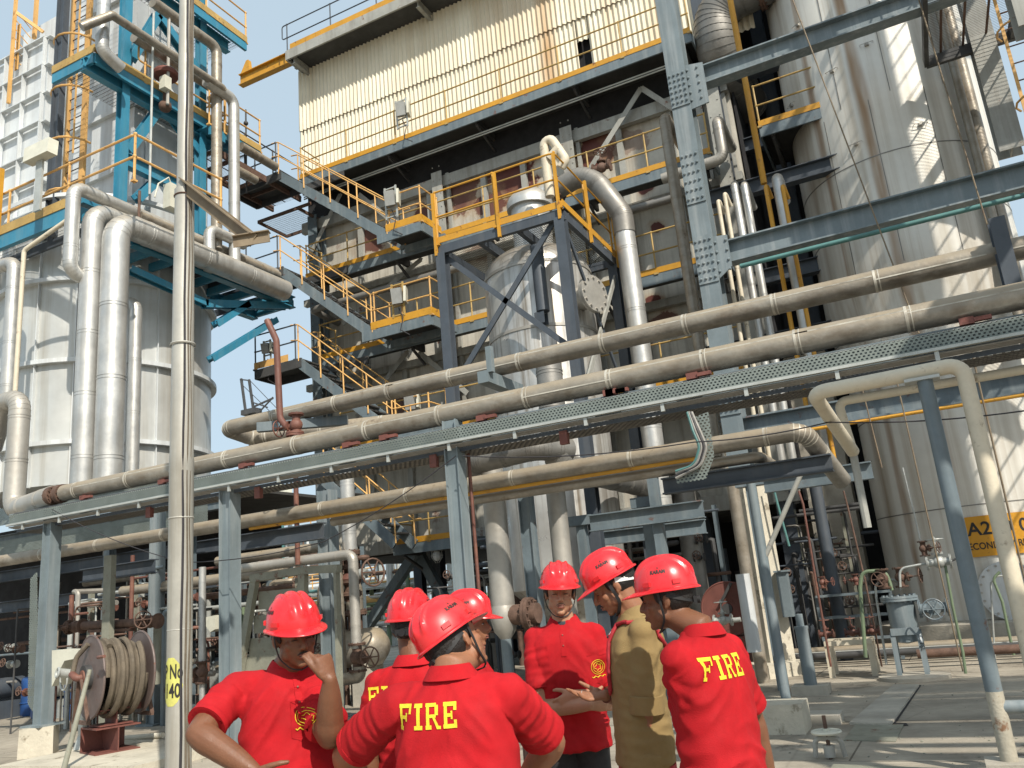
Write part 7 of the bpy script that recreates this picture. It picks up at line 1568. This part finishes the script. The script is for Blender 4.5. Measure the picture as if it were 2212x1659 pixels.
def person(label, helm, d, yaw, hyaw, hpitch=0, hroll=0, s=1.0, skin_='skin_mid', shirt='shirt', sh=None, eL=None, wL=None, eR=None, wR=None, handL=None, handR=None,
           lean=(0, 0), fat=1.0, vox=.007, sleeve=.66, strap=True, ratchet='strap', eyes='down', moustache=0, neckoff=(0, 0), text=None, emblem=None, cuff=False, tee=False, trousers='trousers', collar=True, fold=1.0, shRp=None, shLp=None, drop=.155, hair_len=.03, grp='firemen in red hard hats'):
    HC = at(*helm, D=d); Rb = Rz(h_+R(yaw)); Rh = Rz(h_+R(hyaw)) @ Matrix.Rotation(R(-hpitch), 3, 'X') @ Matrix.Rotation(R(hroll), 3, 'Y')
    Hd = HC-Rh @ V((0, 0, .100*s)); neck = Hd+V((0, 0, -drop*s))+Rb @ V((neckoff[0], -.035*s+neckoff[1], 0)); base = V((neck.x, neck.y, neck.z-.53*s))+Rb @ V((lean[0], lean[1], 0))
    feet = V((base.x, base.y, 0)); t = thing('person', label, 'person', feet, grp)
    T = lambda p: Hd+Rh @ (V(p)*s)
    B = lambda p: neck+Rb @ (V(p)*s)
    shR = B((.160*fat, -.005, -.082)); shL = B((-.160*fat, -.005, -.082))
    if shRp: shR = at(shRp[0], shRp[1], D=d+shRp[2])
    if shLp: shL = at(shLp[0], shLp[1], D=d+shLp[2])
    def resolve(q, dflt):
        if q is None: return dflt
        return at(q[0], q[1], D=d+q[2])
    eR_ = resolve(eR, shR+V((0, 0, -.29*s))+Rb @ V((.05, -.02, 0))); eL_ = resolve(eL, shL+V((0, 0, -.29*s))+Rb @ V((-.05, -.02, 0)))
    wR_ = resolve(wR, eR_+V((0, 0, -.25*s))+Rb @ V((.0, .05, 0))); wL_ = resolve(wL, eL_+V((0, 0, -.25*s))+Rb @ V((-.0, .05, 0)))
    # keep the bones at human length
    def fix(a, b_, L): v = b_-a; return a+v.normalized()*min(max(v.length, L*.86), L*1.24)
    eR_ = fix(shR, eR_, .285*s); eL_ = fix(shL, eL_, .285*s); wR_ = fix(eR_, wR_, .25*s); wL_ = fix(eL_, wL_, .25*s)
    # ---- body
    m = M()
    ell(m, T((0, -.014, .030)), (.076*s, .098*s, .098*s), Rh, 24, 16)
    ell(m, T((0, .022, -.035)), (.061*s, .070*s, .068*s), Rh, 20, 12); ell(m, T((0, .030, -.070)), (.046*s, .052*s, .042*s), Rh)
    ell(m, T((0, .066, -.098)), (.022*s, .018*s, .016*s), Rh); ell(m, T((0, .055, .038)), (.058*s, .040*s, .045*s), Rh)
    for sg in (-1, 1):
        ell(m, T((sg*.038, .054, -.026)), (.024*s, .024*s, .022*s), Rh); ell(m, T((sg*.030, .0735, .002)), (.0145*s, .012*s, .0105*s), Rh)
        ell(m, T((sg*.028, .080, .020)), (.022*s, .010*s, .0065*s), Rh); ell(m, T((sg*.0105, .097, -.036)), (.0085*s, .0095*s, .007*s), Rh)
        ell(m, T((sg*.079, -.010, -.004)), (.008*s, .017*s, .031*s), Rh @ Matrix.Rotation(R(-12), 3, 'X') @ Matrix.Rotation(R(sg*18), 3, 'Z')); ell(m, T((sg*.076, -.004, -.028)), (.007*s, .009*s, .012*s), Rh)
        ell(m, T((sg*.050, .020, -.060)), (.016*s, .026*s, .024*s), Rh)
    m.tube([T((0, .080, .018)), T((0, .092, .000)), T((0, .104, -.020)), T((0, .1085, -.031))], [.0085*s, .0080*s, .0098*s, .0108*s], 12); m.sph(T((0, .1075, -.032)), .0108*s)
    ell(m, T((0, .074, -.058)), (.028*s, .020*s, .024*s), Rh); ell(m, T((0, .0915, -.0600)), (.0210*s, .0075*s, .0048*s), Rh); ell(m, T((0, .0905, -.0705)), (.0180*s, .0080*s, .0055*s), Rh)
    m.tube([T((0, -.022, .0)), T((0, -.024, -.07)), neck+Rb @ V((0, 0, .02)), neck-V((0, 0, .05))], [.058*s, .055*s, .060*s*fat**.5, .075*s], 20)
    m.tube([T((0, .012, -.060)), neck+Rb @ V((0, .025, .0))], [.036*s, .045*s], 14)
    secs = ((0, .150*fat, .105*fat, 0), (.25, .140*fat, .098*fat, 0), (.55, .150*fat, .105, 0), (.72, .155, .100, 0), (.82, .13, .085, 0), (.90, .095, .065, -.005), (1.0, .055, .050, 0))
    m.ring_tube(torso_rings(base, neck, Rb, [(a, b_*s, c*s, e) for a, b_, c, e in secs]))
    for (a, e, w_, hd_, sg) in ((shR, eR_, wR_, handR, 1), (shL, eL_, wL_, handL, -1)):
        limb(m, [a.lerp(e, .1), e], [.048*s*fat, .041*s*fat]); limb(m, [e, e.lerp(w_, .3), w_], [.041*s*fat, .043*s*fat, .026*s])
        hd_ = hd_ or {}
        dr = V(hd_['d']) if 'd' in hd_ else (w_-e); k = dict(hd_); k.pop('d', None); pn = k.pop('palm', Rb @ V((-sg, 0, 0))); th = k.pop('thumb', Rb @ V((0, 1, 0)))
        ends, tpts = hand(m, w_, dr, pn, th, s=s*.98, **k)
        if hd_: t['h%d' % (sg > 0)] = 1; hand_ends = ends
    def shape_face(v, n):
        # hollow the eye corners and temples a little
        q = Rh.inverted() @ (v-Hd)/s
        if q.y > .03 and abs(q.z) < .2:
            for sg in (-1, 1):
                r2 = ((q.x-sg*.016)/.008)**2+((q.z-.006)/.012)**2; v = v-Rh @ V((0, 1, 0))*(.0045*s*math.exp(-r2))
        return v
    body = remesh(m, vox, 2, shape_face).build('body', skin_, t)
    # face details
    for sg in (-1, 1):
        b = M(); P = [T((sg*x, y, z)) for x, y, z in ((.013, .0895, .0235), (.024, .0925, .0285), (.036, .0885, .0300), (.048, .0760, .0245))]; b.tube(P, [.0022*s, .0038*s, .0034*s, .0016*s], 8); b.build('eyebrow', 'hair', body)
        zc = -.0035 if eyes == 'down' else .0008
        b = M(); P = [T((sg*x, y, z+zc)) for x, y, z in ((.0175, .0815, -.0005), (.024, .0862, .0008), (.031, .0872, .001), (.038, .0845, .0003), (.043, .0790, -.0012))]; b.tube(P, [.0010*s, .0017*s, .0019*s, .0017*s, .001*s], 6); b.build('eyelash', 'hair', body)
        if eyes == 'open':
            b = M(); ell(b, T((sg*.031, .0800, -.0020)), (.0085*s, .0075*s, .0048*s), Rh); b.build('eye', 'eye_white', body); b = M(); ell(b, T((sg*.031+.002, .0862, -.0018)), (.0040*s, .0025*s, .0040*s), Rh); b.build('iris', 'strap', body)
    b = M(); ell(b, T((0, .0935, -.0603)), (.0195*s, .0065*s, .0040*s), Rh); ell(b, T((0, .0925, -.0702)), (.0165*s, .0070*s, .0046*s), Rh); b.build('lips', 'lip', body)
    b = M(); b.tube([T((-.018, .0925, -.0655)), T((0, .0985, -.0650)), T((.018, .0925, -.0655))], .0010*s, 6); b.build('mouth_line', 'hair', body)
    if moustache:
        b = M(); b.tube([T((-.024, .0880, -.0600)), T((-.012, .0965, -.0525)), T((0, .0985, -.0500)), T((.012, .0965, -.0525)), T((.024, .0880, -.0600))], [.0014*s, .0034*s*moustache, .0028*s*moustache, .0034*s*moustache, .0014*s], 8); b.build('moustache', 'hair', body)
    # hair: shell of the skull below the hard hat, open at the face
    b = M(); n_, k_ = 60, 26; vs = []; idx = {}
    def hp(a, zz, off):
        z = zz; r0 = math.sqrt(max(.02, 1-((z-.030)/.102)**2)); nar = 1-.22*max(0, (-.02-z)/.06); return T(((.079+off)*r0*math.sin(a)*nar, -.014+(.101+off)*r0*math.cos(a)*nar, z))
    for sd in (0, 1):
        for i in range(k_+1):
            for j in range(n_+1):
                a = R(62+236*j/n_); fr = abs(a-math.pi)/R(118); low = -.062-hair_len*.6+.075*fr**2.2+.018*(fr > .72)*(fr < .9)
                z = .062+(low-.062)*i/k_; o_ = (.007*(1-.5*(i/k_)**3)+.0035*mnoise.noise(V((a*26, z*40, 1)))) if sd else -.012
                vs.append(hp(a, z, o_))
    N1 = (n_+1)*(k_+1)
    fs = [(s0+i*(n_+1)+j, s0+i*(n_+1)+j+1, s0+(i+1)*(n_+1)+j+1, s0+(i+1)*(n_+1)+j) for s0 in (0, N1) for i in range(k_) for j in range(n_)]
    fs += [(k_*(n_+1)+j, k_*(n_+1)+j+1, N1+k_*(n_+1)+j+1, N1+k_*(n_+1)+j) for j in range(n_)]+[(i*(n_+1)+e, (i+1)*(n_+1)+e, N1+(i+1)*(n_+1)+e, N1+i*(n_+1)+e) for i in range(k_) for e in (0, n_)]
    b.add(vs, fs, True); b.build('hair', 'hair', t)
    helmet(t, Hd, Rh, s*.97, ratchet)
    if strap:
        for sg in (-1, 1):
            b = M(); wdt = .016 if strap == 'wide' else .005
            P = fillet([T((sg*.088, .020, .035)), T((sg*.084, .014, -.02)), T((sg*.070, .012, -.075)), T((sg*.036, .040, -.116)), T((0, .052, -.124))], .05*s, 5)[0]
            for p, q in zip(P[:-1], P[1:]): b.bar(p, q+(q-p)*.1, .0035, wdt, Rh @ V((0, 1, .2)))
            if strap != 'wide': b.tube([p+Rh @ V((0, -.004, 0)) for p in P], .0028, 6)
            b.build('chin_strap', 'strap', t)
    # ---- shirt
    m = M()
    f2 = fat
    secs = ((-.19, .184*f2, .138*f2, .0), (.0, .178*f2, .132*f2, .0), (.15, .170*f2, .128*f2, .003), (.35, .170*f2, .126*f2, .004), (.55, .176*f2, .128, .003), (.70, .184, .128, 0), (.80, .180, .120, -.003), (.865, .160, .105, -.006), (.915, .132, .090, -.009), (.955, .104, .080, -.009), (.985, .084, .072, -.008), (1.01, .074, .068, -.004))
    m.ring_tube(torso_rings(base, neck, Rb, [(a, b_*s, c*s, e) for a, b_, c, e in secs], 48))
    hems = []
    for (a, e) in ((shR, eR_), (shL, eL_)):
        dd = (e-a).normalized(); p1 = a.lerp(e, sleeve); inn = neck.lerp(a, .45)-V((0, 0, .03))
        m.tube([inn, a-V((0, 0, .002)), a.lerp(e, .2), a.lerp(e, sleeve*.6), p1], [.058*s, .064*s*f2**.5, .068*s*f2**.5, .067*s*f2**.5, .071*s*f2**.5], 20); m.sph(a, .062*s*f2**.5, n=16, m=10)
        hems.append((p1, dd))
    A0 = [(q, V((0, 0, 0))) for q in (shR, shL)]
    axd = [(eR_-shR).normalized(), (eL_-shL).normalized()]
    seed_ = (len(label)*7) % 50
    def folds(v, n):
        q = Rb.inverted() @ (v-neck)/s
        # long soft folds: waist bunching (slanted), pulls from the armpits, sleeve rings
        w1 = max(0, min(1, (-.26-q.z)/.2)); w2 = math.exp(-((abs(q.x)-.15)/.07)**2)*math.exp(-((q.z+.17)/.13)**2)
        a = mnoise.noise(V((q.x*5+seed_, q.y*6, q.z*13+q.x*4*math.copysign(1, q.x)))); r1 = (1-abs(a)*2.6)
        b_ = mnoise.noise(V((q.x*15+q.z*9*math.copysign(1, q.x)+seed_, q.y*9, q.z*4))); r2 = (1-abs(b_)*2.4)
        c = mnoise.noise(V((q.x*3.5, q.y*3.5+seed_, q.z*3)))
        dv_ = .008*c+.0115*w1*max(-.3, r1)+.0110*w2*max(-.3, r2)+.0042*max(-.3, r2)
        fs_ = 0
        for sh_, ax_ in zip((shR, shL), axd):
            u = (v-sh_).dot(ax_)/s
            if u > .05 and (v-sh_-ax_*u*s).length < .12*s: fs_ += .0085*mnoise.noise(V((u*34+q.y*8, q.x*8, seed_+q.z*6)))
        return v+n*(dv_*fold+fs_*fold)*s
    sm = remesh(m, .0085, 3, folds); so_ = sm.build('shirt', shirt, t)
    bvh = BVHTree.FromPolygons([V(v) for v in sm.v], sm.f)
    # hem bands of the sleeves
    for (p1, dd) in hems:
        b = M(); r0 = .072*s*f2**.5; cf_ = .075 if cuff else .016
        b.tube([p1-dd*cf_, p1-dd*cf_*.95, p1+dd*.004, p1+dd*.004, p1-dd*.006], [r0*.96, r0*(1.08 if cuff else 1.0), r0*(1.10 if cuff else 1.02), r0*.86, r0*.80], 24); b.build('cuff' if cuff else 'sleeve_hem', shirt, t)
    if collar:
        b = M(); n_ = 40; rings = []
        for (z, rx, ry, yo) in ((.004, .070, .069, -.006), (.030, .064, .064, -.008), (.034, .067, .067, -.010), (.020, .078, .078, -.010), (-.012, .096, .092, -.012), (-.014, .094, .090, -.012), (.010, .074, .074, -.010)):
            ring = []
            for j in range(n_+1):
                a = R(90+16+328*j/n_); fr = abs(j/n_-.5)*2; dz = -.045*max(0, fr-.45)**1.5*2.2*(1 if z < .03 else .8); sp_ = 1+.12*max(0, fr-.8)
                ring.append(neck+Rb @ V((rx*s*math.cos(a)*sp_, ry*s*math.sin(a)*sp_+yo*s, (z+dz)*s)))
            rings.append(ring)
        vs = [v for r0 in rings for v in r0]; N_ = n_+1; K = len(rings)
        b.add(vs, [(i*N_+j, i*N_+j+1, ((i+1) % K)*N_+j+1, ((i+1) % K)*N_+j) for i in range(K) for j in range(n_)]+[tuple(i*N_ for i in range(K)), tuple(i*N_+n_ for i in range(K))[::-1]], True); b.build('collar', shirt, t)
        # placket
        b = M(); P = []
        for i in range(9):
            o3 = neck+Rb @ V((0, .5, -.035-.018*i))*1; hit = bvh.ray_cast(o3, Rb @ V((0, -1, 0)))
            if hit[0]: P.append(hit[0]+hit[1]*.002)
        if len(P) > 2:
            for p, q in zip(P[:-1], P[1:]): b.bar(p, q+(q-p)*.1, .026*s, .003, Rb @ V((0, 1, 0)))
            b.build('placket', shirt, t)
            for i in (2, 5): b = M(); b.sph(P[i]+Rb @ V((0, .003, 0)), .0048, n=8, m=5); b.build('button', 'lip' if shirt == 'shirt' else 'khaki', t)
    if tee: b = M(); ell(b, neck+Rb @ V((0, .028, -.01))*1, (.048*s, .045*s, .035*s), Rb); b.build('undershirt', 'tee', t)
    # lettering on the back, pressed on to the cloth
    if text:
        cx, cy, hgt, wdt = text; q0 = at(cx, cy, D=d); loc = Rb.inverted() @ (q0-neck); bx_, bz_ = loc.x, loc.z
        if len(text) > 4: pass
        hit = bvh.ray_cast(CAMP, (q0-CAMP).normalized())
        if hit[0]: loc = Rb.inverted() @ (hit[0]-neck); bx_, bz_ = loc.x, loc.z
        def prj(x, z):
            o3 = neck+Rb @ V((bx_+x, -.6, bz_+z)); hit = bvh.ray_cast(o3, Rb @ V((0, 1, 0)))
            return (hit[0]+(Rb @ V((0, -1, 0)))*.0035) if hit[0] else neck+Rb @ V((bx_+x, -.1, bz_+z))
        slab = {'F': [(0, .08, .55, 1), (.08, .3, 0, 1)], }
        W_ = .19
        def strokes(ch):
            st = .062
            if ch == 'F': return [(.05, .22, 0, 1), (.0, .33, 0, .16), (.0, .95, .84, 1), (.78, .95, .62, 1), (.22, .62, .42, .56), (.52, .64, .34, .66)]
            if ch == 'I': return [(.18, .42, 0, 1), (.0, .6, 0, .16), (.0, .6, .84, 1)]
            if ch == 'R': return [(.05, .27, 0, 1), (.0, .40, 0, .16), (.0, .75, .86, 1), (.27, .72, .44, .57), (.66, .88, .53, .92)]
            if ch == 'E': return [(.05, .27, 0, 1), (.0, .92, 0, .16), (.0, .92, .84, 1), (.72, .92, .68, 1), (.72, .92, 0, .32), (.27, .62, .43, .57), (.52, .64, .34, .66)]
        xx = -wdt/2; widths = {'F': .95, 'I': .6, 'R': 1.0, 'E': .92}; tot = sum(widths.values())+.24*3; u = wdt/tot
        ymir = 1
        for ch in 'FIRE':
            b = M()
            parts_ = strokes(ch); quads = [((a*u, c*hgt), (b2*u, c*hgt), (b2*u, e*hgt), (a*u, e*hgt)) for a, b2, c, e in parts_]
            if ch == 'R': quads.append(((.45*u, .48*hgt), (.62*u, .48*hgt), (1.0*u, .0), (.78*u, .0))); quads.append(((.78*u, .0), (1.06*u, 0), (1.06*u, .12*hgt), (.72*u, .12*hgt)))
            for qd in quads:
                N = 5; vs = []
                for i in range(N+1):
                    for j in range(N+1):
                        fx_, fz_ = i/N, j/N; x = (qd[0][0]*(1-fx_)+qd[1][0]*fx_)*(1-fz_)+(qd[3][0]*(1-fx_)+qd[2][0]*fx_)*fz_; z = (qd[0][1]*(1-fx_)+qd[1][1]*fx_)*(1-fz_)+(qd[3][1]*(1-fx_)+qd[2][1]*fx_)*fz_
                        vs.append(prj((xx+x), z-hgt/2))
                b.add(vs, [(i*(N+1)+j, (i+1)*(N+1)+j, (i+1)*(N+1)+j+1, i*(N+1)+j+1) for i in range(N) for j in range(N)])
            b.build('letter', 'thread', so_); xx += (widths[ch]+.24)*u
    if emblem:
        cx, cy, r0 = emblem; hit = bvh.ray_cast(CAMP, (at(cx, cy, D=d)-CAMP).normalized())
        if hit[0]:
            loc = Rb.inverted() @ (hit[0]-neck)
            def pf(x, z):
                o3 = neck+Rb @ V((loc.x+x, .6, loc.z+z)); h2 = bvh.ray_cast(o3, Rb @ V((0, -1, 0))); return h2[0]+(Rb @ V((0, 1, 0)))*.003 if h2[0] else hit[0]
            b = M()
            for rr in (r0, r0*.72): b.tube([pf(rr*math.cos(a), rr*1.1*math.sin(a)) for a in [2*math.pi*i/26 for i in range(26)]], .0014, 5, False, True)
            b.tube([pf(r0*.42*math.cos(a)*(1+.3*math.cos(3*a)), r0*.45*math.sin(a)*(1+.3*math.cos(5*a))) for a in [2*math.pi*i/40 for i in range(40)]], .0013, 5, False, True)
            b.tube([pf(-r0*1.0+2*r0*i/12, -r0*1.45+.004*math.sin(i*1.6)) for i in range(13)], .0022, 5); b.build('emblem', 'thread', so_)
            b = M(); P = [pf(r0*1.5, r0*1.9), pf(-r0*1.5, r0*1.9), pf(-r0*1.5, -r0*2.4), pf(r0*1.5, -r0*2.4)]; b.tube(P, .0012, 5, False, True); b.build('pocket_seam', shirt, so_)
    # ---- trousers and shoes (below the picture)
    b = M(); hz = base.z
    b.ring_tube([[V((base.x, base.y, z))+Rb @ V((hw*s*math.cos(a), hd*s*math.sin(a), 0)) for a in [2*math.pi*j/20 for j in range(20)]] for z, hw, hd in ((hz-.12, .172*fat, .125*fat), (hz+.02, .160*fat, .115*fat), (hz+.10, .15*fat, .105*fat))])
    for sg in (-1, 1): b.tube([V((base.x, base.y, hz-.05))+Rb @ V((sg*.085, 0, 0)), V((base.x, base.y, hz*.52))+Rb @ V((sg*.10, .02, 0)), V((base.x, base.y, .09))+Rb @ V((sg*.11, -.01, 0))], [.098*s, .072*s, .062*s], 16)
    b = remesh(b, .014, 2); b.build('trousers', trousers, t)
    for sg in (-1, 1):
        b = M(); c = feet+Rb @ V((sg*.11, .05, .04)); ell(b, c, (.048, .135, .055), Rb); b.obb(feet+Rb @ V((sg*.11, .05, .012)), Rb @ V((.045, 0, 0)), Rb @ V((0, .125, 0)), (0, 0, .012)); b.build('shoe', 'strap', t)
    return dict(t=t, neck=neck, Rb=Rb, Rh=Rh, Hd=Hd, bvh=bvh, shL=shL, shR=shR, eL=eL_, wL=wL_, eR=eR_, wR=wR_, base=base, s=s, ends=hand_ends if (handL or handR) else None)

CR = RTd; CF = FWd; CU = V((0, 0, 1))
# 1 man touching his nose
p1 = person('man in red polo touching his nose, other hand on hip, at left', (633, 1319), 3.3, -150, -146, 6, 5, s=1.0, skin_='skin_dark', eR=(438, 1574, -.22), wR=(552, 1668, -.34), eL=(712, 1590, -.22), wL=(713, 1468, -.27), shRp=(508, 1492, -.02), shLp=(672, 1487, .02),
            handL=dict(d=(-CR*.30+CU*1.0-CF*.0), palm=(-CR*.7+CF*.55), thumb=(-CR*.6+CF*.3-CU*.0), curls=((38, 48, 18), (60, 70, 30), (68, 80, 40), (72, 80, 40)), thumb_curl=8, thumb_out=22, spread=2), handR=dict(curls=(40, 40, 40, 40)),
            fat=1.16, vox=.0055, moustache=1.0, emblem=(668, 1550, .030), neckoff=(-.00, -.045), drop=.118, sleeve=.78)
# 2 man behind, seen from behind on the left
p2 = person('man in red polo seen from behind, left of and beyond the middle man', (886, 1306), 3.85, 8, -12, 0, 0, s=1.02, skin_='skin_dark', text=(845, 1502, .075, .20), strap=False, drop=.145)
# 3 middle man, back to the camera
p3 = person('man in the middle with his back to us, yellow FIRE on his red polo', (948, 1339), 3.08, -6, -40, -20, -24, s=1.05, skin_='skin_mid', eR=(1208, 1618, .06), wR=(1120, 1705, .22), eL=(724, 1652, .04), wL=(800, 1730, .2), text=(921, 1548, .082, .21), fat=1.16, neckoff=(.0, -.055), drop=.092, sleeve=.78)
# 4 man in profile on the right of the middle man
p4 = person('man in red polo shown in profile, looking right from behind the middle man', (1012, 1304), 4.25, -108, -104, 2, 0, s=1.0, skin_='skin_mid', eyes='open', drop=.14)
# 5 crossed arms
p5 = person('man in red polo with crossed arms facing us, gold emblem on his chest', (1207, 1241), 4.75, 172, 180, 1, -3, s=1.05, skin_='skin_light', eR=(1172, 1548, -.22), wR=(1290, 1522, -.42), eL=(1326, 1520, -.12), wL=(1236, 1500, -.34),
            handR=dict(d=CR*1.0+CF*.3, palm=CF, thumb=CU, curls=(15, 15, 15, 15)), handL=dict(d=-CR*1-CU*.55+CF*.25, palm=CF*1.0+CU*.0, thumb=CU, curls=(34, 36, 38, 40)), vox=.0055, moustache=.35, tee=True, emblem=(1292, 1440, .034), sleeve=.72, drop=.148)
# 6 officer in khaki
p6 = person('officer in khaki shirt with red lanyard, looking down with one hand held out', (1300, 1224), 4.05, 92, 88, 24, 0, s=1.05, skin_='skin_mid', shirt='khaki', trousers='khaki', eL=(1400, 1570, -.31), wL=(1404, 1700, -.33), eR=(1375, 1520, .1), wR=(1306, 1502, -.05),
            handR=dict(d=-CR*1.0+CU*.02, palm=CU*.85-CF*.35, thumb=CF*.8+CU*.3, curls=((4, 8, 6), (12, 14, 8), (20, 18, 10), (28, 20, 10)), thumb_out=32, thumb_curl=6, spread=10), vox=.005, ratchet='harness_white', strap='wide', moustache=.6, cuff=True, sleeve=.93, fold=.6, grp=None, neckoff=(0, -.045), lean=(0, .02), drop=.128, fat=.93)
# 7 right-hand man
p7 = person('man on the right seen from behind, looking left, slanting yellow FIRE on his red polo', (1430, 1240), 3.45, 42, 72, 3, 0, s=1.03, skin_='skin_dark', eL=(1512, 1640, -.10), wL=(1592, 1720, -.05), eR=(1652, 1612, .1), wR=(1668, 1720, .0), text=(1567, 1440, .085, .205), fat=.98, neckoff=(.03, -.085), lean=(.0, -.03), drop=.132, sleeve=.8)

# officer's lanyard, rank slide, belt, ring and bracelet
t = p6['t']; nk, Rb, bv = p6['neck'], p6['Rb'], p6['bvh']
def onshirt(p, off=.006):
    h3 = bv.find_nearest(V(p)); return h3[0]+h3[1]*off if h3[0] else V(p)
def rope(pts, r, name, mt):
    P = []
    for a, c in zip(pts[:-1], pts[1:]):
        for k in range(8): P.append(onshirt(V(a).lerp(V(c), k/8), r))
    b = M()
    P.append(onshirt(pts[-1], r)); b.tube(P, [r*.8*(1+.16*(i % 2)) for i in range(len(P))], 8); b.build(name, mt, t)
sx = lambda px, py, dd: at(px, py, D=4.05+dd)
rope([sx(1362, 1368, -.12), sx(1338, 1400, -.16), sx(1330, 1455, -.18), sx(1332, 1490, -.18)], .011, 'lanyard', 'lanyard')
rope([sx(1362, 1366, -.12), sx(1390, 1372, -.2), sx(1412, 1392, -.2), sx(1424, 1412, -.18), sx(1428, 1440, -.1)], .011, 'lanyard', 'lanyard')
rope([sx(1332, 1488, -.18), sx(1320, 1500, -.16), sx(1312, 1485, -.14)], .008, 'lanyard', 'lanyard')
b = M(); A = onshirt(sx(1334, 1385, -.12), .008); B_ = onshirt(sx(1366, 1352, -.06), .008); b.bar(A, B_, .05, .006, (0, 0, 1)); b.build('epaulette', 'strap', t)
b = M(); b.bar(A.lerp(B_, .05), A.lerp(B_, .35), .052, .008, (0, 0, 1)); b.build('rank_slide', 'lanyard', t)
b = M(); b.bar(A.lerp(B_, .08)+V((0, 0, .003)), A.lerp(B_, .22)+V((0, 0, .003)), .034, .008, (0, 0, 1)); b.build('badge', 'harness_white', t)
bs_ = p6['base']; b = M(); b.ring_tube([[V((bs_.x, bs_.y, bs_.z+z))+Rb @ V((.176*math.cos(a), .132*math.sin(a), 0)) for a in [2*math.pi*j/28 for j in range(28)]] for z in (-.165, -.112)]); b.build('belt', 'lanyard', t)
w = p6['wR']; dd = (p6['wR']-p6['eR']).normalized(); b = M(); b.tube([w-dd*.02, w-dd*.008], [.031, .031], 16, False); b.torus(w-dd*.014, dd, .0305, .004, 20, 6); b.build('bracelet', 'red_oxide', t)
if p6['ends']:
    en = p6['ends'][0]; c = en[1].lerp(en[2], .5) if len(en) > 2 else en[-1]; b = M(); b.torus(c, (en[2]-en[1]), .0098, .0016, 16, 6); b.build('ring', 'galv', t)
